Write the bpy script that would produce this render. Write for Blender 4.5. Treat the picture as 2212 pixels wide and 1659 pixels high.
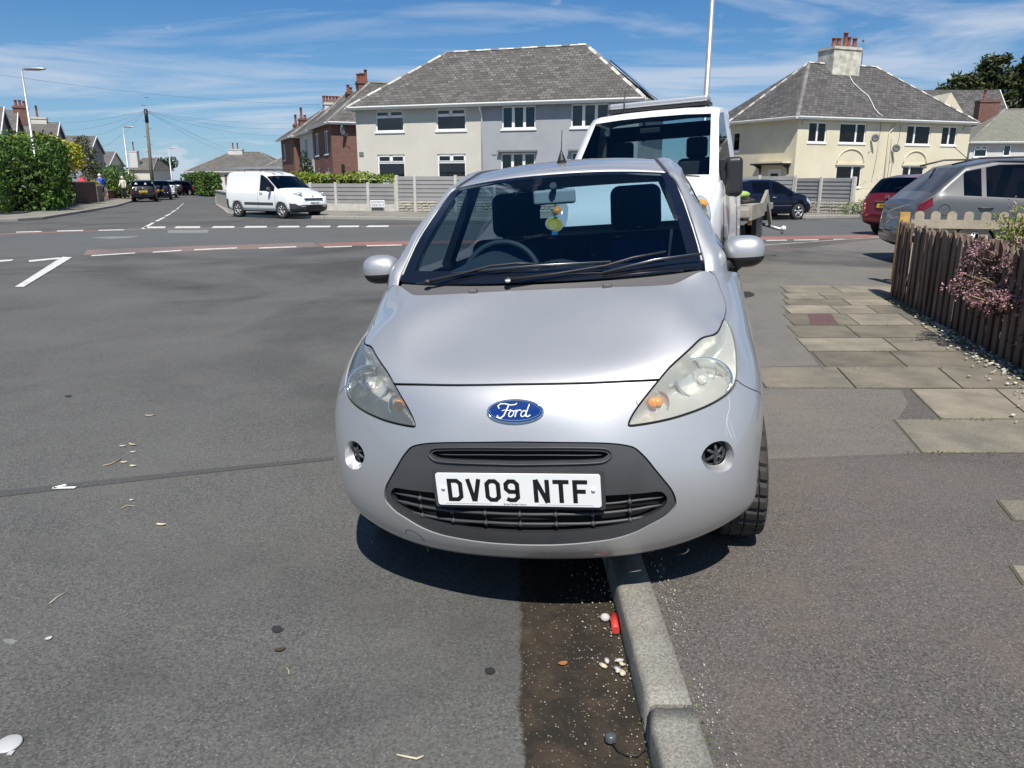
import bpy, bmesh, math, random
import numpy as np
from mathutils import Vector, Matrix, geometry
R = math.radians
random.seed(7)
for o in list(bpy.data.objects): bpy.data.objects.remove(o)
scene = bpy.context.scene
COL = scene.collection
# ---------------------------------------------------------------- camera
CAMH = 1.45
PITCH = R(14.9)
cam = bpy.data.cameras.new('camera'); camo = bpy.data.objects.new('camera', cam); COL.objects.link(camo)
camo.location = (0, 0, CAMH); camo.rotation_euler = (math.pi/2-PITCH, 0, 0)
cam.sensor_width = 36; cam.lens = 36*3043/4080; cam.clip_start = .05; cam.clip_end = 3000
scene.camera = camo
# ---------------------------------------------------------------- sky and sun
SUN_EL, SUN_AZ = R(57), R(177)          # azimuth measured from +Y towards +X
world = bpy.data.worlds.new('World'); scene.world = world; world.use_nodes = True
wn = world.node_tree; wl = wn.links
bg = wn.nodes['Background']
sky = wn.nodes.new('ShaderNodeTexSky'); sky.sky_type = 'NISHITA'; sky.sun_disc = False
sky.sun_elevation = SUN_EL; sky.sun_rotation = SUN_AZ; sky.air_density = 1.0; sky.dust_density = .3; sky.ozone_density = 2.2
def wnode(t, **k):
    n = wn.nodes.new(t)
    for a, b in k.items(): setattr(n, a, b)
    return n
tc = wnode('ShaderNodeTexCoord'); sep = wnode('ShaderNodeSeparateXYZ'); wl.new(tc.outputs['Generated'], sep.inputs[0])
def wmath(op, a, b=None, c=None, clamp=False):
    n = wnode('ShaderNodeMath', operation=op); n.use_clamp = clamp
    for i, v in enumerate((a, b, c)):
        if v is None: continue
        if isinstance(v, (int, float)): n.inputs[i].default_value = v
        else: wl.new(v, n.inputs[i])
    return n.outputs[0]
den = wmath('ADD', wmath('MAXIMUM', sep.outputs[2], 0.0), .10)
cx = wmath('DIVIDE', sep.outputs[0], den); cy = wmath('DIVIDE', sep.outputs[1], den)
comb = wnode('ShaderNodeCombineXYZ'); wl.new(cx, comb.inputs[0]); wl.new(cy, comb.inputs[1])
mp = wnode('ShaderNodeMapping'); wl.new(comb.outputs[0], mp.inputs[0]); mp.inputs['Rotation'].default_value = (0, 0, R(-16)); mp.inputs['Scale'].default_value = (.42, .85, 1); mp.inputs['Location'].default_value = (1.7, .6, 0)
n1 = wnode('ShaderNodeTexNoise'); wl.new(mp.outputs[0], n1.inputs['Vector']); n1.inputs['Scale'].default_value = 1.1; n1.inputs['Detail'].default_value = 9; n1.inputs['Roughness'].default_value = .58; n1.inputs['Distortion'].default_value = .9
r1 = wnode('ShaderNodeValToRGB'); wl.new(n1.outputs['Fac'], r1.inputs[0]); r1.color_ramp.elements[0].position = .40; r1.color_ramp.elements[1].position = .62
r1.color_ramp.elements[0].color = (0, 0, 0, 1); r1.color_ramp.elements[1].color = (1, 1, 1, 1)
# low puffy cumulus close to the horizon
mp2 = wnode('ShaderNodeMapping'); wl.new(tc.outputs['Generated'], mp2.inputs[0]); mp2.inputs['Scale'].default_value = (9, 9, 16)
n2 = wnode('ShaderNodeTexNoise'); wl.new(mp2.outputs[0], n2.inputs['Vector']); n2.inputs['Scale'].default_value = 1.6; n2.inputs['Detail'].default_value = 7; n2.inputs['Roughness'].default_value = .5
band = wmath('SUBTRACT', 1.0, wmath('MULTIPLY', sep.outputs[2], 15.0), clamp=True)
cum = wmath('MULTIPLY', wmath('MULTIPLY', wmath('SUBTRACT', wmath('ADD', n2.outputs['Fac'], wmath('MULTIPLY', band, .30)), .66), 9.0, clamp=True), .8)
haze_ = wmath('MULTIPLY', wmath('POWER', wmath('SUBTRACT', 1.0, wmath('MAXIMUM', sep.outputs[2], 0.0)), 9.0), .62)
cl = wmath('MULTIPLY', wmath('MULTIPLY', r1.outputs[0], .72), wmath('SUBTRACT', 1.0, wmath('MULTIPLY', wmath('SUBTRACT', sep.outputs[2], .42), 3.5, clamp=True), clamp=True))
cov = wmath('MAXIMUM', wmath('MAXIMUM', cl, cum), haze_)
mix = wnode('ShaderNodeMix', data_type='RGBA'); wl.new(cov, mix.inputs['Factor'])
tint = wnode('ShaderNodeMix', data_type='RGBA', blend_type='MULTIPLY'); tint.inputs['Factor'].default_value = 1; tint.inputs['B'].default_value = (.27, .86, 1.38, 1)
wl.new(sky.outputs[0], tint.inputs['A']); wl.new(tint.outputs['Result'], mix.inputs['A']); mix.inputs['B'].default_value = (9.6, 10.6, 12.2, 1)
wl.new(mix.outputs['Result'], bg.inputs['Color']); bg.inputs['Strength'].default_value = .055
sl = bpy.data.lights.new('sun', 'SUN'); sl.energy = 5.0; sl.angle = R(.5); sl.color = (1, .955, .88)
so = bpy.data.objects.new('sun', sl); COL.objects.link(so)
sdir = Vector((math.sin(SUN_AZ)*math.cos(SUN_EL), math.cos(SUN_AZ)*math.cos(SUN_EL), math.sin(SUN_EL)))
so.rotation_euler = sdir.to_track_quat('Z', 'Y').to_euler(); so.location = (0, 0, 40)
scene.view_settings.view_transform = 'Standard'; scene.view_settings.look = 'None'; scene.view_settings.gamma = 1; scene.view_settings.exposure = 0.27
scene.render.engine = 'CYCLES'
scene.cycles.max_bounces = 8; scene.cycles.transparent_max_bounces = 24; scene.cycles.caustics_reflective = False; scene.cycles.caustics_refractive = False
scene.cycles.use_denoising = True

# ---------------------------------------------------------------- pixel rays, measured on the photograph (2212 px wide)
FPX = 3043/1.84444; _c, _s = math.cos(PITCH), math.sin(PITCH)
def ray(px, py):
    x = (px-1106)/FPX; y = -(py-829.5)/FPX
    return Vector((x, _c+y*_s, -_s+y*_c))
def G(px, py, z=0.0):
    d = ray(px, py); t = (z-CAMH)/d.z
    return Vector((d.x*t, d.y*t, z))
def A(px, py, Y):
    d = ray(px, py); t = Y/d.y
    return Vector((d.x*t, Y, CAMH+d.z*t))

# ---------------------------------------------------------------- materials
MATS = {}
def nt_new(name):
    m = bpy.data.materials.new(name); m.use_nodes = True
    return m, m.node_tree, m.node_tree.nodes['Principled BSDF']
def setp(b, **k):
    names = dict(col='Base Color', rough='Roughness', metal='Metallic', spec='Specular IOR Level', coat='Coat Weight', coatr='Coat Roughness', ior='IOR', trans='Transmission Weight', alpha='Alpha')
    for a, v in k.items():
        if a == 'col': v = tuple(v)+(1,) if len(v) == 3 else v
        b.inputs[names[a]].default_value = v
def mat(name, col, rough=.6, metal=0, coat=0, spec=.5, var=0, vscale=3, bump=0, bscale=60, col2=None, detail=6, island=0, coatr=.03, stretch=None):
    """principled material with optional noise variation towards col2 / darker, bump and per-island variation"""
    if name in MATS: return MATS[name]
    m, nt, b = nt_new(name); L = nt.links
    setp(b, col=col, rough=rough, metal=metal, coat=coat, spec=spec, coatr=coatr)
    tcn = nt.nodes.new('ShaderNodeTexCoord'); src = tcn.outputs['Object']
    if stretch:
        mpn = nt.nodes.new('ShaderNodeMapping'); mpn.inputs['Scale'].default_value = stretch; L.new(src, mpn.inputs[0]); src = mpn.outputs[0]
    cur = None
    if var:
        n = nt.nodes.new('ShaderNodeTexNoise'); n.inputs['Scale'].default_value = vscale; n.inputs['Detail'].default_value = detail; n.inputs['Roughness'].default_value = .6
        L.new(src, n.inputs['Vector'])
        rr = nt.nodes.new('ShaderNodeValToRGB'); rr.color_ramp.elements[0].position = .35; rr.color_ramp.elements[1].position = .65; L.new(n.outputs['Fac'], rr.inputs[0])
        mx = nt.nodes.new('ShaderNodeMix'); mx.data_type = 'RGBA'; mx.inputs['A'].default_value = tuple(col)+(1,)
        c2 = col2 or tuple(c*(1-var) for c in col); mx.inputs['B'].default_value = tuple(c2)+(1,)
        L.new(rr.outputs[0], mx.inputs['Factor']); cur = mx.outputs['Result']
    if island:
        g = nt.nodes.new('ShaderNodeNewGeometry'); hs = nt.nodes.new('ShaderNodeHueSaturation')
        mr = nt.nodes.new('ShaderNodeMapRange'); mr.inputs['To Min'].default_value = 1-island; mr.inputs['To Max'].default_value = 1+island
        L.new(g.outputs['Random Per Island'], mr.inputs['Value']); L.new(mr.outputs[0], hs.inputs['Value'])
        if cur: L.new(cur, hs.inputs['Color'])
        else: hs.inputs['Color'].default_value = tuple(col)+(1,)
        cur = hs.outputs[0]
    if cur: L.new(cur, b.inputs['Base Color'])
    if bump:
        n = nt.nodes.new('ShaderNodeTexNoise'); n.inputs['Scale'].default_value = bscale; n.inputs['Detail'].default_value = 5; L.new(src, n.inputs['Vector'])
        bp = nt.nodes.new('ShaderNodeBump'); bp.inputs['Strength'].default_value = bump; bp.inputs['Distance'].default_value = .02; L.new(n.outputs['Fac'], bp.inputs['Height']); L.new(bp.outputs[0], b.inputs['Normal'])
    MATS[name] = m; return m

def ramp(nt, fac, stops):
    r = nt.nodes.new('ShaderNodeValToRGB'); e = r.color_ramp.elements
    while len(e) < len(stops): e.new(.5)
    for k, (p, c) in enumerate(stops):
        e[k].position = p; e[k].color = (c, c, c, 1) if isinstance(c, (int, float)) else tuple(c)+(1,)
    nt.links.new(fac, r.inputs[0]); return r.outputs[0]
def noise(nt, src, scale, detail=5, rough=.55, dist=0):
    n = nt.nodes.new('ShaderNodeTexNoise'); n.inputs['Scale'].default_value = scale; n.inputs['Detail'].default_value = detail; n.inputs['Roughness'].default_value = rough; n.inputs['Distortion'].default_value = dist
    nt.links.new(src, n.inputs['Vector']); return n.outputs['Fac']
def mixc(nt, fac, a, b, bt='MIX'):
    m = nt.nodes.new('ShaderNodeMix'); m.data_type = 'RGBA'; m.blend_type = bt
    for key, v in (('Factor', fac), ('A', a), ('B', b)):
        if isinstance(v, (int, float)): m.inputs[key].default_value = v
        elif isinstance(v, tuple): m.inputs[key].default_value = v+(1,)
        else: nt.links.new(v, m.inputs[key])
    return m.outputs['Result']
def asphalt(name, base, light, dark, chip=.35, scale=150, patch=.25, warm=None, chipcol=(.42, .38, .33), rough=.82, damp=False):
    m, nt, b = nt_new(name); L = nt.links
    g = nt.nodes.new('ShaderNodeNewGeometry'); src = g.outputs['Position']
    fine = noise(nt, src, scale, 3, .75)
    c = mixc(nt, ramp(nt, fine, [(.40, 0.), (.60, 1.)]), dark, base)
    v = nt.nodes.new('ShaderNodeTexVoronoi'); v.inputs['Scale'].default_value = scale*1.15; L.new(src, v.inputs['Vector'])
    sp = nt.nodes.new('ShaderNodeSeparateColor'); L.new(v.outputs['Color'], sp.inputs[0])
    c = mixc(nt, .55, c, mixc(nt, ramp(nt, sp.outputs[2], [(.15, 0.), (.95, 1.)]), dark, light))
    chips = mixc(nt, 1.0, ramp(nt, sp.outputs[0], [(.93-chip*.25, 0.), (.99, 1.)]), ramp(nt, v.outputs['Distance'], [(.18, 1.), (.42, 0.)]), 'MULTIPLY')
    c = mixc(nt, chips, c, chipcol)
    c = mixc(nt, ramp(nt, sp.outputs[1], [(.6, 0.), (1., .55)]), c, light)
    big = noise(nt, src, .9, 6, .6, .4)
    c = mixc(nt, ramp(nt, big, [(.3, 0.), (.75, patch)]), c, light)
    big2 = noise(nt, src, .23, 5, .6, 1.2)
    c = mixc(nt, ramp(nt, big2, [(.48, 0.), (.66, patch*1.4)]), c, dark)
    if warm: c = mixc(nt, ramp(nt, noise(nt, src, 2.3, 6, .65), [(.5, 0.), (.8, .5)]), c, warm)
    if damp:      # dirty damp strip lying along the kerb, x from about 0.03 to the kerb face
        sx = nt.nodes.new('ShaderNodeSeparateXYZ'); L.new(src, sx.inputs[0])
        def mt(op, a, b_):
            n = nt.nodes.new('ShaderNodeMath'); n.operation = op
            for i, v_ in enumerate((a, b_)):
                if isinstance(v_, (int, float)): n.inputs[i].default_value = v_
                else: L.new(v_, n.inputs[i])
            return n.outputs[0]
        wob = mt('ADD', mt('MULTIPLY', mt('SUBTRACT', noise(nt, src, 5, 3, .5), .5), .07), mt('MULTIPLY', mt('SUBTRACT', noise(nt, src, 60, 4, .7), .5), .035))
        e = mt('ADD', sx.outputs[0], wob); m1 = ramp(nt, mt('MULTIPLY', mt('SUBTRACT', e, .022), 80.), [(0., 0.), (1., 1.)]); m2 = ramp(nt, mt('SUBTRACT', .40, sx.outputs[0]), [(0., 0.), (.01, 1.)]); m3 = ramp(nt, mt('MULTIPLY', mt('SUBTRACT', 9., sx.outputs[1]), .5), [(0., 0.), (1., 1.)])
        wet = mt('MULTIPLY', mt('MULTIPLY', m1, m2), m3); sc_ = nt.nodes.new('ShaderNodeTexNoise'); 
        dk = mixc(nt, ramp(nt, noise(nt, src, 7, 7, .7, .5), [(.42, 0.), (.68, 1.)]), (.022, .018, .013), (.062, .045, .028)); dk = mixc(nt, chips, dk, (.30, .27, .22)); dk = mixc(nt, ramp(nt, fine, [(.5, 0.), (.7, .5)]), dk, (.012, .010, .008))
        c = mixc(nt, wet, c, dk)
    L.new(c, b.inputs['Base Color']); setp(b, rough=rough, spec=.35)
    bp = nt.nodes.new('ShaderNodeBump'); bp.inputs['Strength'].default_value = .55; bp.inputs['Distance'].default_value = .004
    L.new(fine, bp.inputs['Height']); L.new(bp.outputs[0], b.inputs['Normal'])
    MATS[name] = m; return m
def uvmat(name, kind, c1, c2, mortar, bw, bh, msize=.02, rough=.85, var=.35, stain=(.06, .06, .06), stainamt=.4, bump=.5, lichen=None, vsc=.5):
    """brick / slate pattern on metre-scaled UVs"""
    m, nt, b = nt_new(name); L = nt.links
    u = nt.nodes.new('ShaderNodeUVMap'); src = u.outputs[0]
    br = nt.nodes.new('ShaderNodeTexBrick'); L.new(src, br.inputs['Vector'])
    br.inputs['Scale'].default_value = 1; br.inputs['Brick Width'].default_value = bw; br.inputs['Row Height'].default_value = bh; br.inputs['Mortar Size'].default_value = msize
    br.inputs['Color1'].default_value = tuple(c1)+(1,); br.inputs['Color2'].default_value = tuple(c2)+(1,); br.inputs['Mortar'].default_value = tuple(mortar)+(1,)
    br.inputs['Mortar Smooth'].default_value = .2; br.inputs['Bias'].default_value = 0
    c = br.outputs['Color']
    n = noise(nt, src, vsc, 7, .6, .6); c = mixc(nt, ramp(nt, n, [(.4, 0.), (.72, stainamt)]), c, tuple(stain))
    n3 = noise(nt, src, 9, 4, .6); c = mixc(nt, ramp(nt, n3, [(.4, 0.), (.9, var)]), c, tuple(min(1, x*1.9) for x in c1))
    if lichen: c = mixc(nt, ramp(nt, noise(nt, src, 2.2, 8, .7), [(.64, 0.), (.72, .7)]), c, lichen)
    L.new(c, b.inputs['Base Color']); setp(b, rough=rough, spec=.3)
    bp = nt.nodes.new('ShaderNodeBump'); bp.inputs['Strength'].default_value = bump; bp.inputs['Distance'].default_value = .02
    L.new(br.outputs['Fac'], bp.inputs['Height']); bp.invert = True; L.new(bp.outputs[0], b.inputs['Normal'])
    MATS[name] = m; return m
def leafmat(name, ca, cb, rough=.5, trans=.25):
    m, nt, b = nt_new(name); L = nt.links
    g = nt.nodes.new('ShaderNodeNewGeometry')
    c = ramp(nt, g.outputs['Random Per Island'], [(0., ca), (1., cb)])
    L.new(c, b.inputs['Base Color']); setp(b, rough=rough, spec=.4)
    tr = nt.nodes.new('ShaderNodeBsdfTranslucent'); L.new(c, tr.inputs[0]); ms = nt.nodes.new('ShaderNodeMixShader'); ms.inputs[0].default_value = trans
    out = nt.nodes['Material Output']; L.new(b.outputs[0], ms.inputs[1]); L.new(tr.outputs[0], ms.inputs[2]); L.new(ms.outputs[0], out.inputs['Surface'])
    MATS[name] = m; return m
def glassmat(name, tint, refl=.5, opacity=0., opcol=(.5, .5, .5), rough=.02):
    """thin pane: tinted transparency + fresnel reflection (+ optional milky layer)"""
    m, nt, b = nt_new(name); L = nt.links; nt.nodes.remove(b)
    t = nt.nodes.new('ShaderNodeBsdfTransparent'); t.inputs[0].default_value = tuple(tint)+(1,)
    gl = nt.nodes.new('ShaderNodeBsdfGlossy'); gl.inputs['Roughness'].default_value = rough; gl.inputs[0].default_value = (1, 1, 1, 1)
    lw = nt.nodes.new('ShaderNodeFresnel'); lw.inputs['IOR'].default_value = 1+refl
    ms = nt.nodes.new('ShaderNodeMixShader'); L.new(lw.outputs[0], ms.inputs[0])
    base = t.outputs[0]
    if opacity:
        d = nt.nodes.new('ShaderNodeBsdfDiffuse'); d.inputs[0].default_value = tuple(opcol)+(1,)
        m2 = nt.nodes.new('ShaderNodeMixShader'); m2.inputs[0].default_value = opacity; L.new(base, m2.inputs[1]); L.new(d.outputs[0], m2.inputs[2]); base = m2.outputs[0]
    L.new(base, ms.inputs[1]); L.new(gl.outputs[0], ms.inputs[2]); L.new(ms.outputs[0], nt.nodes['Material Output'].inputs['Surface'])
    MATS[name] = m; return m

M = MATS
asphalt('asphalt', (.101, .099, .093), (.150, .147, .137), (.040, .040, .039), chip=.42, scale=115, patch=.5, warm=(.12,.113,.10), chipcol=(.30,.29,.27), damp=True)
asphalt('asphalt_main', (.105, .108, .104), (.14, .142, .136), (.075, .078, .076), chip=.1, scale=60, patch=.3)
asphalt('asphalt_path', (.108, .098, .090), (.16, .142, .126), (.035, .032, .030), chip=.75, scale=135, patch=.5, warm=(.15, .112, .088), chipcol=(.42, .37, .32))
asphalt('asphalt_damp', (.027, .023, .018), (.05, .042, .032), (.012, .010, .008), chip=.45, scale=190, patch=.35, warm=(.055, .03, .016), chipcol=(.26, .24, .20), rough=.5)
asphalt('kerbstone', (.25, .24, .21), (.36, .34, .29), (.10, .095, .08), chip=.4, scale=150, patch=.6, warm=(.13, .13, .085), chipcol=(.55, .53, .48))
asphalt('kerb_old', (.33, .31, .275), (.42, .40, .36), (.2, .19, .17), chip=.2, scale=60)
asphalt('red_surface', (.30, .115, .085), (.36, .16, .13), (.19, .11, .095), chip=.2, scale=60, patch=.5)
asphalt('red_worn', (.22, .145, .13), (.26, .17, .15), (.13, .115, .11), chip=.2, scale=60, patch=.6)
asphalt('patch_grey', (.20, .215, .205), (.25, .26, .25), (.15, .16, .155), chip=.1, scale=60)
mat('joint', (.10, .092, .07), .95, var=.5, vscale=8, col2=(.06, .075, .03))
mat('line_paint', (.72, .71, .66), .7, var=.35, vscale=9, col2=(.45, .44, .42))
mat('white_plastic', (.82, .83, .84), .35)
mat('white_paint', (.80, .81, .82), .28, coat=.4)
mat('black_plastic', (.022, .022, .024), .45)
mat('dark_trim', (.045, .046, .050), .48, bump=.05, bscale=900)
mat('rubber', (.022, .022, .022), .8, var=.3, vscale=20, col2=(.05, .045, .04))
mat('dark_void', (.004, .004, .004), .9)
mat('steel', (.55, .56, .57), .35, metal=1)
mat('galv', (.50, .51, .51), .45, metal=.6, var=.2, vscale=4)
mat('concrete', (.50, .48, .44), .85, var=.22, vscale=3, bump=.2, bscale=40)
mat('chrome', (.85, .86, .88), .08, metal=1)
mat('plate_white', (.86, .87, .86), .35)
mat('plate_yellow', (.85, .55, .03), .35)
mat('letter_black', (.01, .01, .012), .4)
mat('amber', (.85, .30, .03), .25, coat=.5)
mat('red_lamp', (.14, .005, .006), .15, coat=1)
mat('gravel', (.42, .39, .33), .9, island=.35)
mat('terracotta', (.30, .105, .062), .8, var=.4, vscale=5)
glassmat('car_glass', (.60, .72, .74), .5)
glassmat('dark_car_glass', (.16, .19, .22), .5)
glassmat('window_glass', (.55, .60, .62), .55)

# ---------------------------------------------------------------- mesh helpers
class MB:
    def __init__(s): s.v = []; s.f = []; s.m = []; s.slots = []; s.sm = []
    def mi(s, m):
        if isinstance(m, str): m = M[m]
        if m not in s.slots: s.slots.append(m)
        return s.slots.index(m)
    def add(s, verts, faces, m, smooth=False):
        k = len(s.v); s.v += [tuple(p) for p in verts]; i = s.mi(m)
        for f in faces: s.f.append([k+a for a in f]); s.m.append(i); s.sm.append(smooth)
    def box(s, lo, hi, m, rot=None, org=None):
        x0, y0, z0 = lo; x1, y1, z1 = hi
        v = [Vector(p) for p in ((x0,y0,z0),(x1,y0,z0),(x1,y1,z0),(x0,y1,z0),(x0,y0,z1),(x1,y0,z1),(x1,y1,z1),(x0,y1,z1))]
        if rot is not None: v = [rot@p for p in v]
        if org is not None: v = [p+Vector(org) for p in v]
        s.add(v, [(0,3,2,1),(4,5,6,7),(0,1,5,4),(1,2,6,5),(2,3,7,6),(3,0,4,7)], m)
    def quad(s, a, b, c, d, m): s.add([a, b, c, d], [(0,1,2,3)], m)
    def slab(s, pts, z0, z1, m, side=None):
        n = len(pts); v = [(p[0], p[1], z0) for p in pts]+[(p[0], p[1], z1) for p in pts]
        ar = sum(pts[i][0]*pts[(i+1)%n][1]-pts[(i+1)%n][0]*pts[i][1] for i in range(n))
        top = list(range(n, 2*n)); 
        if ar < 0: top = top[::-1]
        s.add(v, [top], m)
        s.add(v, [(i, (i+1)%n, n+(i+1)%n, n+i) if ar > 0 else (i, n+i, n+(i+1)%n, (i+1)%n) for i in range(n)], side or m)
    def prism(s, pts, d, m, mat4):
        """2-D outline in local xy, extruded by d along z, then placed with mat4"""
        n = len(pts); v = [mat4@Vector((p[0], p[1], 0)) for p in pts]+[mat4@Vector((p[0], p[1], d)) for p in pts]
        ar = sum(pts[i][0]*pts[(i+1)%n][1]-pts[(i+1)%n][0]*pts[i][1] for i in range(n))
        a, b = list(range(n)), list(range(n, 2*n))
        fs = [a[::-1], b]+[(i, (i+1)%n, n+(i+1)%n, n+i) for i in range(n)]
        if ar < 0: fs = [f[::-1] for f in fs]
        s.add(v, fs, m)
    def tube(s, pts, r, m, n=10, cap=True, smooth=True):
        pts = [Vector(p) for p in pts]; rs = r if isinstance(r, (list, tuple)) else [r]*len(pts)
        V = []; up = None
        for i, p in enumerate(pts):
            t = (pts[min(i+1, len(pts)-1)]-pts[max(i-1, 0)]).normalized()
            if up is None: up = Vector((0,0,1)) if abs(t.z) < .9 else Vector((1,0,0))
            x = t.cross(up).normalized(); y = x.cross(t).normalized(); up = y
            V += [p+(x*math.cos(2*math.pi*k/n)+y*math.sin(2*math.pi*k/n))*rs[i] for k in range(n)]
        F = [(i*n+k, i*n+(k+1)%n, (i+1)*n+(k+1)%n, (i+1)*n+k) for i in range(len(pts)-1) for k in range(n)]
        s.add(V, F, m, smooth)
        if cap: s.add(V[:n], [tuple(range(n))[::-1]], m); s.add(V[-n:], [tuple(range(n))], m)
    def lathe(s, prof, m, n=24, mat4=None, smooth=True):
        """profile (r, z) revolved about local z"""
        mat4 = mat4 or Matrix(); V = [mat4@Vector((r*math.cos(2*math.pi*k/n), r*math.sin(2*math.pi*k/n), z)) for r, z in prof for k in range(n)]
        s.add(V, [(i*n+k, i*n+(k+1)%n, (i+1)*n+(k+1)%n, (i+1)*n+k) for i in range(len(prof)-1) for k in range(n)], m, smooth)
    def grid(s, P, m, smooth=True, flip=False, close=False):
        nr, nc = len(P), len(P[0]); V = [p for r in P for p in r]
        F = []
        for i in range(nr-1):
            for j in range(nc-1 if not close else nc):
                q = (i*nc+j, i*nc+(j+1)%nc, (i+1)*nc+(j+1)%nc, (i+1)*nc+j); F.append(q[::-1] if flip else q)
        s.add(V, F, m, smooth)
    def sphere(s, c, r, m, n=12, sc=(1,1,1), rot=None):
        P = []
        for i in range(n//2+1):
            th = math.pi*i/(n//2); row = []
            for k in range(n):
                p = Vector((math.sin(th)*math.cos(2*math.pi*k/n)*sc[0], math.sin(th)*math.sin(2*math.pi*k/n)*sc[1], math.cos(th)*sc[2]))*r
                if rot is not None: p = rot@p
                row.append(p+Vector(c))
            P.append(row)
        s.grid(P, m, True, True, True)
    def build(s, name, parent=None, bevel=0, uv=False, sub=0, seg=2, weld=True):
        me = bpy.data.meshes.new(name); me.from_pydata(s.v, [], s.f)
        for m in s.slots: me.materials.append(m)
        me.polygons.foreach_set('material_index', s.m); me.polygons.foreach_set('use_smooth', s.sm); me.update()
        if weld:
            bm = bmesh.new(); bm.from_mesh(me); bmesh.ops.remove_doubles(bm, verts=bm.verts, dist=1e-5); bm.to_mesh(me); bm.free()
        if uv:
            lay = me.uv_layers.new(name='UVMap')
            for p in me.polygons:
                n = p.normal
                t = Vector((0,0,1)).cross(n)
                t = Vector((1,0,0)) if t.length < 1e-3 else t.normalized()
                bvec = n.cross(t)
                for li in p.loop_indices:
                    co = me.vertices[me.loops[li].vertex_index].co; lay.data[li].uv = (co.dot(t), co.dot(bvec))
        o = bpy.data.objects.new(name, me); COL.objects.link(o)
        if parent: o.parent = parent
        if bevel:
            b = o.modifiers.new('bevel', 'BEVEL'); b.width = bevel; b.segments = seg; b.limit_method = 'ANGLE'; b.angle_limit = R(35); b.harden_normals = False
        if sub:
            q = o.modifiers.new('sub', 'SUBSURF'); q.levels = sub; q.render_levels = sub
        return o
def tag(o, label=None, cat=None, group=None, kind=None):
    for k, v in (('label', label), ('category', cat), ('group', group), ('kind', kind)):
        if v: o[k] = v
    return o
def thing(name, label, cat, loc=(0,0,0), rz=0, group=None):
    o = bpy.data.objects.new(name, None); COL.objects.link(o); o.location = loc; o.rotation_euler = (0,0,rz); o.empty_display_size = .2
    return tag(o, label, cat, group)
def textmesh(txt, size, m, parent, name, mat4, ext=.001, sx=1.0, align='CENTER', bold=0):
    cu = bpy.data.curves.new('txt', 'FONT'); cu.body = txt; cu.size = size; cu.extrude = ext; cu.align_x = align; cu.align_y = 'CENTER'; cu.offset = bold
    o = bpy.data.objects.new('txt', cu); COL.objects.link(o); bpy.context.view_layer.update()
    me = bpy.data.meshes.new_from_object(o.evaluated_get(bpy.context.evaluated_depsgraph_get())); bpy.data.objects.remove(o)
    me.transform(mat4@Matrix.Diagonal((sx, 1, 1, 1))); me.materials.clear(); me.materials.append(M[m])
    q = bpy.data.objects.new(name, me); COL.objects.link(q); q.parent = parent; return q
def frame(o, x, y, z=None):
    """4x4 from origin and two axes"""
    x = Vector(x).normalized(); y = Vector(y).normalized(); z = x.cross(y).normalized(); y = z.cross(x)
    m = Matrix((x, y, z)).transposed().to_4x4(); m.translation = Vector(o); return m
def inpoly(P, poly):
    x, y = P[:, 0], P[:, 1]; r = np.zeros(len(P), bool); n = len(poly); j = n-1
    for i in range(n):
        xi, yi = poly[i]; xj, yj = poly[j]
        if yi != yj:
            r ^= ((yi > y) != (yj > y)) & (x < (xj-xi)*(y-yi)/(yj-yi)+xi)
        j = i
    return r
def leaves(mb, pts, size, m, aspect=1.6, up=.35):
    for p in pts:
        a = Vector((random.gauss(0,1), random.gauss(0,1), random.gauss(0,1)+up)).normalized()
        t = a.cross(Vector((random.gauss(0,1), random.gauss(0,1), random.gauss(0,1)))).normalized(); b = a.cross(t)
        s = size*random.uniform(.6, 1.35); p = Vector(p)
        mb.add([p-t*s*aspect*.5, p-b*s*.4+a*s*.12, p+t*s*aspect*.5, p+b*s*.4+a*s*.12], [(0,1,2,3)], m)
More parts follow.
